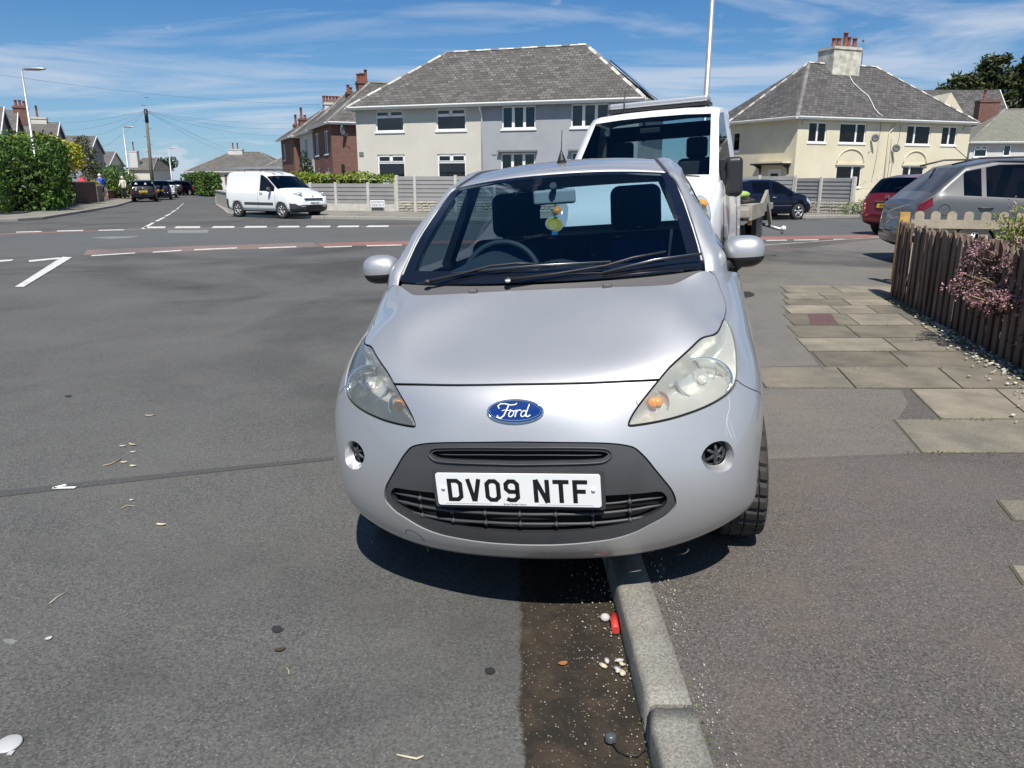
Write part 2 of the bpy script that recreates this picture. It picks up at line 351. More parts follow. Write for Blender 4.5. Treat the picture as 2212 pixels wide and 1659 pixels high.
# control net of the hatchback nose (metres, car space: x left-right, y back, z up) and outlines on it
CARNET = [[[-0.0,0.147,0.1621],[0.1324,0.1535,0.1633],[0.263,0.1733,0.1669],[0.3882,0.208,0.1747],[0.5041,0.2583,0.1877],[0.6068,0.3237,0.2033],[0.692,0.4031,0.2151],[0.7556,0.4956,0.2175],[0.7932,0.6007,0.2073],[0.8011,0.7187,0.1834],[0.7772,0.8497,0.1459],[0.7209,0.9936,0.0952]],[[-0.0,0.0741,0.1843],[0.1404,0.0823,0.1837],[0.2782,0.1068,0.1825],[0.4084,0.1463,0.187],[0.5263,0.1984,0.2031],[0.6272,0.262,0.2265],[0.706,0.3388,0.2435],[0.7586,0.4318,0.2489],[0.7855,0.5427,0.2429],[0.7918,0.6716,0.2264],[0.7828,0.8176,0.1998],[0.7608,0.9803,0.163]],[[-0.0,0.0224,0.2244],[0.1449,0.0325,0.2235],[0.2874,0.0609,0.222],[0.4216,0.1022,0.2262],[0.5411,0.1537,0.2416],[0.6401,0.2158,0.2644],[0.7139,0.2911,0.2819],[0.7584,0.3845,0.2897],[0.7775,0.4995,0.2885],[0.7846,0.636,0.2788],[0.7879,0.793,0.2607],[0.7898,0.9703,0.2343]],[[-0.0,-0.0084,0.2836],[0.1464,0.0033,0.2837],[0.2912,0.0336,0.2842],[0.4283,0.0733,0.2889],[0.5491,0.1231,0.3006],[0.6466,0.1846,0.3171],[0.7163,0.2599,0.3318],[0.7556,0.3534,0.3411],[0.7716,0.4703,0.344],[0.7816,0.6111,0.3397],[0.7934,0.7757,0.3278],[0.8078,0.964,0.3084]],[[-0.0,-0.0198,0.3621],[0.1461,-0.0088,0.3626],[0.2909,0.0192,0.3638],[0.4285,0.057,0.3666],[0.5502,0.1069,0.3728],[0.6481,0.169,0.3825],[0.7166,0.244,0.3936],[0.7546,0.3367,0.4031],[0.7717,0.4535,0.4084],[0.7846,0.5963,0.4074],[0.7991,0.7656,0.3993],[0.8155,0.9615,0.3839]],[[-0.0,-0.0182,0.4526],[0.1458,-0.012,0.4528],[0.2884,0.0096,0.4524],[0.4229,0.0516,0.4508],[0.5445,0.1063,0.4513],[0.6456,0.1691,0.4559],[0.7179,0.2417,0.4642],[0.7582,0.3321,0.4731],[0.7768,0.4477,0.4789],[0.7902,0.5909,0.4789],[0.8032,0.7626,0.4722],[0.8159,0.963,0.4584]],[[-0.0,-0.0056,0.5459],[0.1445,-0.0039,0.5454],[0.2836,0.0129,0.5422],[0.4134,0.0601,0.5357],[0.5343,0.119,0.5314],[0.6395,0.1814,0.5327],[0.7184,0.2508,0.5391],[0.7635,0.3382,0.5469],[0.7824,0.452,0.5517],[0.7931,0.5945,0.551],[0.8029,0.7665,0.5437],[0.8126,0.9678,0.5298]],[[-0.0,0.0121,0.6345],[0.1415,0.0153,0.6329],[0.2778,0.0339,0.6273],[0.4051,0.0802,0.6178],[0.5243,0.1381,0.6107],[0.6305,0.1995,0.6094],[0.7138,0.2682,0.6135],[0.7652,0.3541,0.6198],[0.7859,0.4658,0.6229],[0.7926,0.6064,0.6202],[0.7989,0.7761,0.6113],[0.8075,0.9748,0.5964]],[[-0.0,0.0305,0.7109],[0.1391,0.0378,0.7086],[0.2744,0.0619,0.7021],[0.401,0.1053,0.6933],[0.5182,0.1581,0.6867],[0.6205,0.2183,0.6838],[0.7012,0.2904,0.6842],[0.7568,0.3779,0.6875],[0.783,0.4877,0.6886],[0.7894,0.6249,0.6836],[0.7937,0.7899,0.6732],[0.8003,0.9825,0.6577]],[[-0.0,0.0623,0.768],[0.1381,0.0713,0.7661],[0.2733,0.0965,0.7617],[0.4005,0.1329,0.7579],[0.5151,0.1786,0.7558],[0.6107,0.2376,0.7539],[0.6838,0.3139,0.7511],[0.7368,0.4055,0.7493],[0.7689,0.515,0.747],[0.7819,0.6477,0.7402],[0.7877,0.8057,0.7291],[0.7914,0.9891,0.7147]],[[-0.0,0.1174,0.8086],[0.1371,0.1248,0.8074],[0.2714,0.145,0.8054],[0.3969,0.1732,0.8073],[0.5067,0.2117,0.8121],[0.5956,0.2664,0.8153],[0.6627,0.3411,0.8131],[0.7126,0.434,0.8066],[0.7494,0.5433,0.7996],[0.7701,0.6712,0.7907],[0.7801,0.8207,0.78],[0.7833,0.9927,0.7691]],[[-0.0,0.1947,0.844],[0.1338,0.1999,0.8425],[0.2641,0.2144,0.8405],[0.384,0.2349,0.8463],[0.487,0.2646,0.8588],[0.5699,0.3109,0.8681],[0.6338,0.3781,0.8673],[0.6832,0.4667,0.8565],[0.7251,0.5719,0.8456],[0.7549,0.6929,0.837],[0.7705,0.8327,0.8287],[0.7763,0.9921,0.8221]],[[-0.0,0.2919,0.8823],[0.126,0.2951,0.8808],[0.2481,0.3038,0.8794],[0.3595,0.316,0.888],[0.4553,0.3355,0.9047],[0.5334,0.3708,0.9158],[0.5955,0.4278,0.913],[0.6469,0.5064,0.8992],[0.6951,0.6017,0.8874],[0.7361,0.7119,0.8823],[0.7597,0.8404,0.8775],[0.7682,0.9881,0.8727]],[[-0.0,0.4089,0.9266],[0.1128,0.4095,0.9267],[0.2222,0.4108,0.9296],[0.3231,0.4136,0.9396],[0.4121,0.4232,0.9521],[0.488,0.4466,0.9589],[0.5522,0.4894,0.9543],[0.6095,0.5519,0.9426],[0.6642,0.6316,0.9336],[0.7119,0.7284,0.9297],[0.7434,0.845,0.9255],[0.7589,0.9819,0.92]],[[-0.0,0.5458,0.9791],[0.0941,0.5438,0.9802],[0.1865,0.5375,0.9852],[0.2751,0.5305,0.9927],[0.3585,0.5298,0.9955],[0.4358,0.5391,0.9963],[0.5069,0.5625,0.9941],[0.5727,0.603,0.99],[0.6325,0.6624,0.986],[0.683,0.7435,0.9809],[0.7213,0.8477,0.9731],[0.7481,0.975,0.9626]],[[0.0,0.7027,1.042],[0.0699,0.6985,1.0419],[0.1411,0.6866,1.0415],[0.2158,0.6713,1.038],[0.2953,0.658,1.0308],[0.3781,0.6485,1.0295],[0.46,0.6474,1.0348],[0.535,0.6608,1.0417],[0.598,0.6958,1.0439],[0.6483,0.7587,1.0361],[0.6927,0.8499,1.0208],[0.7344,0.9688,1.0002]]]
CARUV = {"lamp":[[2.54,7.442],[2.607,7.706],[2.782,8.135],[3.021,8.647],[3.344,9.303],[3.687,9.89],[4.124,10.349],[4.664,10.77],[5.049,11.009],[5.362,11.082],[5.723,11.084],[6.046,11.18],[6.433,11.433],[6.821,11.721],[7.18,11.961],[7.256,11.741],[7.074,11.181],[6.865,10.706],[6.583,10.127],[6.278,9.472],[6.074,8.994],[5.933,8.708],[5.753,8.466],[5.51,8.269],[5.209,8.113],[4.839,7.951],[4.451,7.81],[4.098,7.696],[3.663,7.569],[3.28,7.485],[2.914,7.421],[2.677,7.39],[2.572,7.39]],"refl":[[3.501,8.668],[3.546,9.119],[3.728,9.421],[4.082,9.736],[4.499,9.903],[4.969,9.864],[5.263,9.585],[5.383,9.224],[5.352,8.91],[5.094,8.572],[4.715,8.315],[4.391,8.171],[3.952,8.003],[3.683,7.964],[3.539,8.274]],"gap":[[0.076,9.412],[1.24,9.391],[2.425,9.375],[3.391,9.363]],"shut":[[7.205,11.987],[7.842,12.621],[8.155,13.25],[8.305,13.88],[8.515,14.57],[8.411,14.88],[8.231,15.0]],"cowl":[[0.144,14.407],[1.1,14.396],[3.664,14.318],[5.408,14.292],[6.006,14.349],[6.652,14.604],[7.399,14.89],[7.913,15.0],[8.231,15.0]],"gril":[[0.103,6.848],[0.805,6.83],[1.589,6.811],[2.066,6.768],[2.387,6.693],[2.617,6.581],[2.749,6.4],[2.897,6.122],[3.06,5.721],[3.245,5.262],[3.392,4.868],[3.46,4.515],[3.453,4.211],[3.322,3.98],[3.142,3.756],[2.823,3.516],[2.446,3.215],[1.99,3.002],[1.544,2.92],[1.101,2.863],[0.658,2.834],[0.0,2.828]],"slot":[[0.098,6.527],[0.797,6.535],[1.465,6.518],[1.869,6.487],[1.981,6.446],[2.024,6.389],[1.986,6.32],[1.856,6.226],[1.452,6.195],[0.786,6.181],[0.091,6.161]],"open":[[0.053,4.864],[0.742,4.895],[1.79,4.9],[2.278,4.887],[2.736,4.87],[3.045,4.868],[3.187,4.795],[3.273,4.567],[3.235,4.32],[3.079,4.1],[2.69,3.841],[2.228,3.671],[1.781,3.568],[1.233,3.502],[0.686,3.472],[0.0,3.468]],"fog":[[4.271,5.848],[4.31,6.038],[4.419,6.23],[4.618,6.379],[4.848,6.409],[5.083,6.325],[5.249,6.103],[5.323,5.802],[5.321,5.459],[5.184,5.209],[4.949,5.127],[4.706,5.176],[4.488,5.314],[4.353,5.542]],"seam":[[5.918,8.658],[6.167,8.407],[6.66,8.003],[7.357,7.505],[8.289,6.34]],"s1":[[1.774,4.539],[2.397,4.558],[2.719,4.571],[3.198,4.565]],"s2":[[0.028,4.221],[0.797,4.211],[1.577,4.167],[2.385,4.185],[2.844,4.227],[3.158,4.254]],"s3":[[0.009,3.814],[0.798,3.803],[1.569,3.755],[2.371,3.779],[2.736,3.829]],"s0":[[0.095,6.352],[0.791,6.357],[1.458,6.344],[1.908,6.345]],"badge":[[0.044,8.552],[0.05,7.601],[0.664,8.054]],"ind":[[3.153,8.178],[3.407,8.147],[3.163,8.584]],"arch":[[3.523,-0.4],[4.79,-0.4],[5.79,0.237],[6.527,1.494],[6.927,2.497],[7.184,3.321],[7.396,4.027],[7.602,4.651],[7.817,5.209],[8.045,5.71],[8.286,6.155],[8.541,6.54],[8.806,6.861],[9.081,7.107],[9.361,7.268],[9.641,7.335],[9.915,7.303],[10.178,7.171],[10.424,6.942],[10.652,6.623],[10.857,6.224],[11.037,5.76],[11.191,5.242],[11.315,4.685],[11.407,4.101],[11.464,3.499],[11.484,2.883],[11.462,2.255],[11.394,1.613],[11.272,0.948]]}
CX = Vector((0.977597,-0.198925,0.068791)); CY = Vector((0.199397,0.979919,0.0)); CZ = Vector((-0.06741,0.013717,0.997631))
CO = CX*-0.38523 + CY*2.187 + CZ*0.127 + Vector((0,0,-.05))
# ================================================================ the silver hatchback
mat('silver', (.50, .515, .55), .5, metal=.72, coat=1, coatr=.03)
def silver_fix():
    m = M['silver']; nt = m.node_tree; L = nt.links; b = nt.nodes['Principled BSDF']
    tcn = nt.nodes.new('ShaderNodeTexCoord')
    n = noise(nt, tcn.outputs['Object'], 1600, 2, .5); d = noise(nt, tcn.outputs['Object'], 5, 7, .65)
    c = mixc(nt, ramp(nt, n, [(.3, 0.), (.7, 1.)]), (.50, .502, .505), (.59, .592, .595)); c = mixc(nt, ramp(nt, d, [(.60, 0.), (.85, .12)]), c, (.42, .40, .37))
    L.new(c, b.inputs['Base Color'])
    L.new(ramp(nt, d, [(.3, .49), (.8, .52)]), b.inputs['Roughness'])
silver_fix()
mat('grille_plastic', (.055, .057, .061), .5, bump=.08, bscale=700, var=.2, vscale=6)
mat('cowl_plastic', (.105, .10, .10), .62, bump=.08, bscale=600)
mat('lamp_shell', (.62, .63, .60), .28, metal=.55, coat=.4)
mat('reflector', (.86, .87, .84), .16, metal=.95)
glassmat('lamp_lens', (.98, .98, .96), .45, opacity=.09, opcol=(.80, .80, .70), rough=.03)
glassmat('windscreen_glass', (.44, .56, .66), .56)
glassmat('rear_glass', (.66, .80, .80), .5)
mat('frit', (.008, .009, .014), .12, coat=1)
mat('dash', (.055, .068, .078), .55, bump=.05, bscale=500)
mat('seat_navy', (.014, .018, .04), .9, bump=.1, bscale=400)
mat('seat_blue', (.012, .05, .16), .85, bump=.1, bscale=400)
mat('mirror_back', (.62,.66,.62), .6); mat('cabin_grey', (.30, .32, .30), .8)
mat('badge_blue', (.004, .028, .17), .2, coat=1)
mat('lemon', (.90, .66, .03), .5); mat('lemon_pale', (.93, .80, .22), .5); mat('leaf_green', (.05, .30, .06), .5); mat('tag_blue', (.05, .35, .62), .4)
mat('scuff', (.52, .53, .53), .8); mat('bulb', (.9, .9, .85), .1, metal=.4, coat=1)
NET = np.array(CARNET); NVc, NUc = NET.shape[:2]
def _bs(t, n):
    t = np.atleast_1d(np.asarray(t, float)); i = np.clip(np.floor(t).astype(int), 0, n-2); f = t-i
    w = np.stack([(1-f)**3, 3*f**3-6*f**2+4, -3*f**3+3*f**2+3*f+1, f**3], 1)/6
    W = np.zeros((len(t), n+2))
    for k in range(4): W[np.arange(len(t)), i+k] += w[:, k]
    return W
def _ext(n, mode):
    E = np.zeros((n+2, n))
    for i in range(n): E[i+1, i] = 1
    if mode == 'v': E[0, 0] = 2; E[0, 1] = -1
    else: E[0, 1] = -1 if mode == 'odd' else 1
    E[n+1, n-1] = 2; E[n+1, n-2] = -1
    return E
_Ev, _Eo, _Ee = _ext(NVc, 'v'), _ext(NUc, 'odd'), _ext(NUc, 'even')
def CS(u, v):
    Wv = _bs(v, NVc)@_Ev; Wu = _bs(u, NUc); Wo, We = Wu@_Eo, Wu@_Ee
    return np.stack([np.einsum('pi,pj,ij->p', Wv, Wo, NET[:, :, 0]), np.einsum('pi,pj,ij->p', Wv, We, NET[:, :, 1]), np.einsum('pi,pj,ij->p', Wv, We, NET[:, :, 2])], 1)
def CD(u, v, e=.01):
    u = np.asarray(u, float); v = np.asarray(v, float)
    u0, u1 = np.clip(u-e, 0, NUc-1), np.clip(u+e, 0, NUc-1); v0, v1 = np.clip(v-e, 0, NVc-1), np.clip(v+e, 0, NVc-1)
    return (CS(u1, v)-CS(u0, v))/(u1-u0)[:, None], (CS(u, v1)-CS(u, v0))/(v1-v0)[:, None]
def CN(u, v):
    a, b = CD(u, v); n = np.cross(a, b); return n/np.linalg.norm(n, axis=1)[:, None]
def crs(pts, k=4, closed=False, corners=()):
    """Catmull-Rom resample in uv, keeping listed corners sharp"""
    P = [np.array(p, float) for p in pts]; n = len(P); out = []
    for i in range(n if closed else n-1):
        p1, p2 = P[i], P[(i+1) % n]
        p0 = P[(i-1) % n] if (closed or i > 0) else p1
        p3 = P[(i+2) % n] if (closed or i+2 < n) else p2
        if i in corners: p0 = p1
        if (i+1) % n in corners: p3 = p2
        for j in range(k):
            t = j/k
            out.append(.5*((2*p1)+(-p0+p2)*t+(2*p0-5*p1+4*p2-p3)*t*t+(-p0+3*p1-3*p2+p3)*t**3))
    if not closed: out.append(P[-1])
    return np.array(out)
UV = {k: [tuple(q) for q in v] for k, v in CARUV.items()}
gapy = UV['gap']; gap = crs([(0, gapy[0][1])]+gapy[1:-1]+[UV['lamp'][4]], 4)
lamp = crs(UV['lamp'], 3, True, (14,))
gr = [(0, UV['gril'][0][1])]+UV['gril'][1:]; gr[-1] = (0, gr[-1][1]); gr = crs(gr, 3)
slot = [(0, UV['slot'][0][1])]+UV['slot'][1:-1]+[(0, UV['slot'][-1][1])]; slot = crs(slot, 3)
opn = [(0, UV['open'][0][1])]+UV['open'][1:]; opn[-1] = (0, opn[-1][1]); opn = crs(opn, 3)
fog = crs(UV['fog'], 3, True)
shut = crs([UV['lamp'][14]]+UV['shut'][1:], 3)
cowl = crs([(0, UV['cowl'][0][1])]+UV['cowl'][1:], 3)
seam = crs([UV['lamp'][21]]+UV['seam'][1:], 3)
arch = [p for p in UV['arch'][2:] if p[0] < 11]; arch = crs([(5.62, -.2)]+arch, 2); arch_poly = list(map(tuple, arch))+[(11.3, arch[-1][1]), (11.3, -1), (5.6, -1)]
def offset_uv(P, w, closed=False):
    P = np.asarray(P, float); X = CS(P[:, 0], P[:, 1]); N = CN(P[:, 0], P[:, 1]); Su, Sv = CD(P[:, 0], P[:, 1]); out = []
    n = len(P)
    for i in range(n):
        a, b = ((i-1) % n, (i+1) % n) if closed else (max(i-1, 0), min(i+1, n-1))
        T = X[b]-X[a]; T /= np.linalg.norm(T)+1e-9; B = np.cross(N[i], T)*w
        d = np.linalg.lstsq(np.stack([Su[i], Sv[i]], 1), B, rcond=None)[0]; out.append(P[i]+d)
    return np.array(out)
groov = [(gap, .009, False), (shut, .005, False), (seam, .004, False), (lamp, .007, True), (gr, .0045, False)]
cons = [(lamp, True), (gr, False), (slot, False), (opn, False), (fog, True), (cowl, False), (arch, False)]
for P, w, c in groov:
    for s in (1, -1):
        q = offset_uv(P, s*w/2, c); 
        if not c and P[0][0] < .01: q[0][0] = 0
        if not c and P[-1][0] < .01: q[-1][0] = 0
        cons.append((q, c))
cv, ce = [], []
for P, c in cons:
    k = len(cv); P = np.clip(P, [0, 0], [11, 15]); cv += [tuple(p) for p in P]
    ce += [(k+i, k+i+1) for i in range(len(P)-1)]+([(k+len(P)-1, k)] if c else [])
cu = np.array(cv)
nu_, nv_ = 92, 124
gg = np.array([(11*i/nu_, 15*j/nv_) for j in range(nv_+1) for i in range(nu_+1)])
keep = []
for blk in range(0, len(gg), 2000):
    d = ((gg[blk:blk+2000, None, :]-cu[None])**2).sum(2).min(1); keep.append(d > .0016)
keep = np.concatenate(keep); edge = (gg[:, 0] < 1e-6) | (gg[:, 0] > 11-1e-6) | (gg[:, 1] < 1e-6) | (gg[:, 1] > 15-1e-6)
keep |= edge; gg = gg[keep]
allv = [Vector(p) for p in cv]+[Vector(p) for p in gg]
res = geometry.delaunay_2d_cdt(allv, ce, [], 0, 1e-5)
TU = np.array([tuple(p) for p in res[0]]); TU[:, 0] = np.clip(TU[:, 0], 0, 11); TU[:, 1] = np.clip(TU[:, 1], 0, 15)
TF = np.array([f for f in res[2] if len(f) == 3])
X3 = CS(TU[:, 0], TU[:, 1]); X3[TU[:, 0] < 1e-5, 0] = 0; N3 = CN(TU[:, 0], TU[:, 1])
fn = np.cross(X3[TF[:, 1]]-X3[TF[:, 0]], X3[TF[:, 2]]-X3[TF[:, 0]]); fl = (fn*N3[TF[:, 0]]).sum(1) < 0; TF[fl] = TF[fl][:, ::-1]
# soft crease either side of the bonnet dome
_yk = [0, .17, .25, .35, .50, .65, .80]; _xk = [.50, .44, .455, .495, .545, .580, .60]
def crease(X):
    y = X[:, 1]; xc = np.interp(y, _yk, _xk); up = N3[:, 2] > .35; fade = np.clip((y-.17)/.16, 0, 1)**1.5*np.clip((.72-y)/.12, 0, 1); t = (xc-np.abs(X[:, 0]))/.016; sg = 1/(1+np.exp(-np.clip(t, -30, 30)))
    return .0075*fade*sg*up, .0075*fade*up*sg*(1-sg)/.016*-np.sign(X[:, 0]+1e-12)
_h, _dh = crease(X3); _g = np.zeros_like(N3); _g[:, 0] = _dh; _g -= N3*(_g*N3).sum(1)[:, None]
X3 = X3+N3*_h[:, None]; N3 = N3-_g; N3 /= np.linalg.norm(N3, axis=1)[:, None]
cen = TU[TF].mean(1); c3 = X3[TF].mean(1)
def distpoly(Q, P, closed):
    P3 = CS(np.clip(P[:, 0], 0, 11), np.clip(P[:, 1], 0, 15)); A_ = P3; B_ = np.roll(P3, -1, 0)
    if not closed: A_, B_ = P3[:-1], P3[1:]
    best = np.full(len(Q), 9.)
    for a, b in zip(A_, B_):
        ab = b-a; t = np.clip(((Q-a)@ab)/(ab@ab+1e-12), 0, 1); best = np.minimum(best, np.linalg.norm(Q-a-t[:, None]*ab, axis=1))
    return best
bonnet_poly = list(map(tuple, gap))+[tuple(p) for p in lamp[12:42]]+list(map(tuple, shut))+list(map(tuple, cowl[::-1]))
cowl_poly = list(map(tuple, cowl))+[(cowl[-1][0], 16), (-.5, 16), (-.5, cowl[0][1])]
wing_poly = [tuple(p) for p in lamp[42:64]]+list(map(tuple, seam))+[(8.1, 5.0), (11.5, 5.0), (11.5, -1), (12, -1), (12, 16), (shut[-1][0], 16)]+list(map(tuple, shut[::-1]))
cls = np.zeros(len(TF), int)           # 0 bumper
I = lambda P: inpoly(cen, [tuple(p) for p in P])
cls[I(wing_poly)] = 2; cls[I(bonnet_poly)] = 1
cls[I(gr)] = 4; cls[I(lamp)] = 3
for P, w, c in groov: cls[distpoly(c3, P, c) < w*.52] = 5
cls[I(slot)] = 6; cls[I(opn)] = 6; cls[I(fog)] = 7; cls[I(arch_poly)] = 9; cls[I(cowl_poly)] = 9

hero = bpy.data.objects.new('silver_hatchback', None); COL.objects.link(hero)
mw = Matrix((CX, CY, CZ)).transposed().to_4x4(); mw.translation = CO; hero.matrix_world = mw
tag(hero, 'silver three-door hatchback facing the camera, parked half on the kerb', 'car')
def region(k, name, m, disp=0., depth=0., side=0, m2=None, parent=hero):
    """faces of class k, displaced inwards, boundary folded inwards by depth; side 0 = both halves"""
    F = TF[cls == k]; used = np.unique(F); mp_ = {int(a): i for i, a in enumerate(used)}
    mb = MB(); nor = []
    for s in ((1, -1) if side == 0 else (side,)):
        X = (X3[used]-N3[used]*disp)*np.array([s, 1, 1]); N = N3[used]*np.array([s, 1, 1])
        fs = [[mp_[int(i)] for i in (f if s > 0 else f[::-1])] for f in F]
        mb.add(X.tolist(), fs, m, True); nor += N.tolist()
    base_n = len(mb.v); nf = len(mb.f)
    if depth:
        cnt = {}
        for f in mb.f:
            for a, b in ((f[0], f[1]), (f[1], f[2]), (f[2], f[0])): cnt[(a, b)] = 1
        for (a, b) in [e for e in cnt if (e[1], e[0]) not in cnt]:
            if abs(mb.v[a][0]) < 1e-5 and abs(mb.v[b][0]) < 1e-5: continue
            va, vb = Vector(mb.v[a]), Vector(mb.v[b]); na, nb = Vector(nor[a]), Vector(nor[b])
            mb.add([vb, va, va-na*depth, vb-nb*depth], [(0, 1, 2, 3)], m2 or m, False)
    o = mb.build(name, parent, weld=False); me = o.data
    ln = []
    for p in me.polygons:
        for li in p.loop_indices:
            vi = me.loops[li].vertex_index
            ln.append(nor[vi] if vi < base_n else tuple(p.normal))
    me.normals_split_custom_set(ln)
    return o
region(0, 'front_bumper', 'silver', 0, .012)
region(1, 'bonnet', 'silver', 0, .014)
region(2, 'front_wing', 'silver', 0, .012, 1); region(2, 'front_wing', 'silver', 0, .012, -1)
region(4, 'grille_surround', 'grille_plastic', .004, .022, m2='black_plastic')
region(5, 'panel_gap', 'dark_void', .009)
region(6, 'grille_opening', 'dark_void', .034)
# ---- headlights
def headlight(s):
    root = region(3, 'headlight', 'lamp_lens', .001, 0, s)
    F = TF[cls == 3]; used = np.unique(F); mp_ = {int(a): i for i, a in enumerate(used)}
    d = distpoly(X3[used], lamp, True)
    dep = np.minimum(.075, .004+d*.95)
    D = N3[used]*.6+np.array([0, -.8, .0]); D /= np.linalg.norm(D, axis=1)[:, None]
    X = (X3[used]-D*dep[:, None])*np.array([s, 1, 1])
    mb = MB(); mb.add(X.tolist(), [[mp_[int(i)] for i in (f if s > 0 else f[::-1])] for f in F], 'lamp_shell', True)
    mb.build('lamp_housing', root)
    def bowl(c, rx, rz, dp, m, ax=(.30, -.85, .42), bulb=None, br=.012, ring='chrome'):
        c = Vector((c[0]*s, c[1], c[2])); a = Vector((ax[0]*s, ax[1], ax[2])).normalized()
        xx = Vector((1, 0, .12*s)); mt = frame((0,0,0), (xx-a*xx.dot(a)), a.cross(xx)); mt = Matrix((mt.col[0][:3], mt.col[1][:3], mt.col[2][:3])).transposed().to_4x4()
        if (mt.to_3x3()@Vector((0,0,1))).dot(a) < 0: mt = mt@Matrix.Diagonal((1, -1, -1, 1))
        mt.translation = c; mt = mt@Matrix.Diagonal((rx, rz, 1, 1))
        pr = [(math.sin(t)*1.0, -math.cos(t)*dp) for t in np.linspace(.02, math.pi/2, 12)]
        q = MB(); q.lathe(pr, m, 40, mt); q.lathe([(1, 0), (1.07, .004), (1.10, -.004)], ring, 40, mt); 
        for k in range(10):      # facets of the reflector
            t = -.8+k*.18
            p = [mt@Vector((t, -.2, -dp*.55)), mt@Vector((t+.10, -.2, -dp*.55)), mt@Vector((t+.10, .45, -dp*.45)), mt@Vector((t, .45, -dp*.45))]
            if m == 'reflector' and abs(t) < .75 and k % 2: q.add(p, [(0, 1, 2, 3)], 'lamp_shell')
        q.build('reflector', root)
        b = MB(); b.sphere(mt@Vector((0, 0, -dp*.35)), br, bulb or 'bulb', 14); b.build('bulb', root)
    bowl((.577, .262, .748), .088, .066, .055, 'reflector', br=.016)
    bowl((.432, .160, .700), .034, .036, .02, 'lamp_shell', ax=(.28, -.9, .3), bulb='amber', br=.017)
    q = MB(); q.sphere(Vector((.417*s, .136, .703)), .016, 'amber', 16, (1, .45, 1)); q.build('indicator', root)
    return root
headlight(1); headlight(-1)
# ---- fog lamp recesses with a spoked blank
def fogvent(s):
    P = CS(fog[:, 0], fog[:, 1]); c = P.mean(0); n = CN([fog[:, 0].mean()], [fog[:, 1].mean()])[0]
    mir = np.array([s, 1, 1]); mb = MB(); rows = []
    for k, (sc, dp) in enumerate(((1, 0), (.97, .007), (.90, .016), (.84, .030), (.80, .036))):
        Q = c+(P-c)*sc-n*dp-np.array([0, 0, 0])+np.array([.006, 0, .010])*(k/4.)
        rows.append([Vector(q*mir) for q in Q])
    mb.grid(rows, 'silver', True, s > 0, True); o = mb.build('fog_lamp_recess', hero)
    cc = (c-n*.036+np.array([.006, 0, .010])); pc_ = Vector(cc*mir); nn = Vector(n*mir)
    mt = frame(pc_, nn.cross(Vector((0, 0, 1))), (0, 0, 1)); 
    if (mt.to_3x3()@Vector((0,0,1))).dot(nn) < 0: mt = mt@Matrix.Diagonal((-1, 1, -1, 1))
    q = MB(); q.lathe([(0, -.02), (.047, -.02), (.047, .002)], 'dark_void', 30, mt); q.lathe([(.034, .002), (.040, .007), (.045, .002)], 'dark_trim', 30, mt)
    for k in range(6):
        a = k*math.pi/3+.5; q.tube([mt@Vector((0, 0, .012)), mt@Vector((.02*math.cos(a), .02*math.sin(a), .012)), mt@Vector((.038*math.cos(a), .038*math.sin(a), .003))], [.008, .005, .005], 'dark_trim', 8)
    q.sphere(mt@Vector((0, 0, .012)), .009, 'dark_trim', 10); q.build('fog_lamp_blank', o)
fogvent(1); fogvent(-1)
# ---- grille bars
def along(P, inset, n=26, side=1):
    P = crs(P, 6); X = CS(P[:, 0], P[:, 1])-CN(P[:, 0], P[:, 1])*inset
    return [Vector(x*np.array([side, 1, 1])) for x in X]
def fullbar(key, inset, r, m, name, start0=True):
    a = UV[key]; a = ([(0, a[0][1])]+a[1:]) if start0 else a
    right = along(a, inset); 
    mb = MB()
    if start0:
        pts = [Vector((-p.x, p.y, p.z)) for p in right[::-1][:-1]]+right; n = len(pts)
        mb.tube(pts, [r*min(1, .25+8*min(i, n-1-i)/n) for i in range(n)], m, 8)
    else:
        for s in (1, -1): mb.tube([Vector((p.x*s, p.y, p.z)) for p in right], r, m, 8)
    return mb.build(name, hero)
fullbar('s0', .016, .0018, 'grille_plastic', 'grille_slat'); fullbar('s2', .012, .0050, 'grille_plastic', 'grille_slat'); fullbar('s3', .012, .0052, 'grille_plastic', 'grille_slat')
a = [(0, 4.62)]+UV['s1']; UV['s1b'] = a; fullbar('s1b', .012, .0040, 'grille_plastic', 'grille_slat')
for xb in (-.342, -.228, -.114, 0, .114, .228, .342):
    mb = MB(); uu = abs(xb)
    us = np.linspace(0, 4, 200); 
    pts = []
    for vv in np.linspace(3.56, 4.93, 8):
        X = CS(us, np.full(200, vv)); k = int(np.abs(X[:, 0]-uu).argmin()); p = X[k]-CN([us[k]], [vv])[0]*.018; pts.append(Vector((xb, p[1], p[2])))
    lo = {0: 3.5, .114: 3.52, .228: 3.62, .342: 3.74}[uu]
    mb.tube(pts, .0022, 'dark_trim', 6)
    for key in ('s2', 's3', 's1b') if uu > .3 else ('s2', 's3'):
        P = along(UV[key] if key == 's1b' else [(0, UV[key][0][1])]+UV[key][1:], .010, side=1); p = min(P, key=lambda q: abs(q.x-uu)); mb.sphere((xb, p.y, p.z), .0085, 'grille_plastic', 10)
    mb.build('grille_post', hero)
# raised lip round the upper slot
_t = offset_uv(slot, .01); SGN = 1 if _t[3][1] > slot[3][1] else -1
sl_ = offset_uv(slot, SGN*.010); sl_[0][0] = sl_[-1][0] = 0; Xs = CS(np.clip(sl_[:, 0], 0, 11), sl_[:, 1])+CN(np.clip(sl_[:, 0], 0, 11), sl_[:, 1])*.000
pts = [Vector(x) for x in Xs]; mb = MB(); mb.tube([Vector((-p.x, p.y, p.z)) for p in pts[::-1]][:-1]+pts, .0032, 'grille_plastic', 8, cap=False); mb.build('grille_lip', hero)
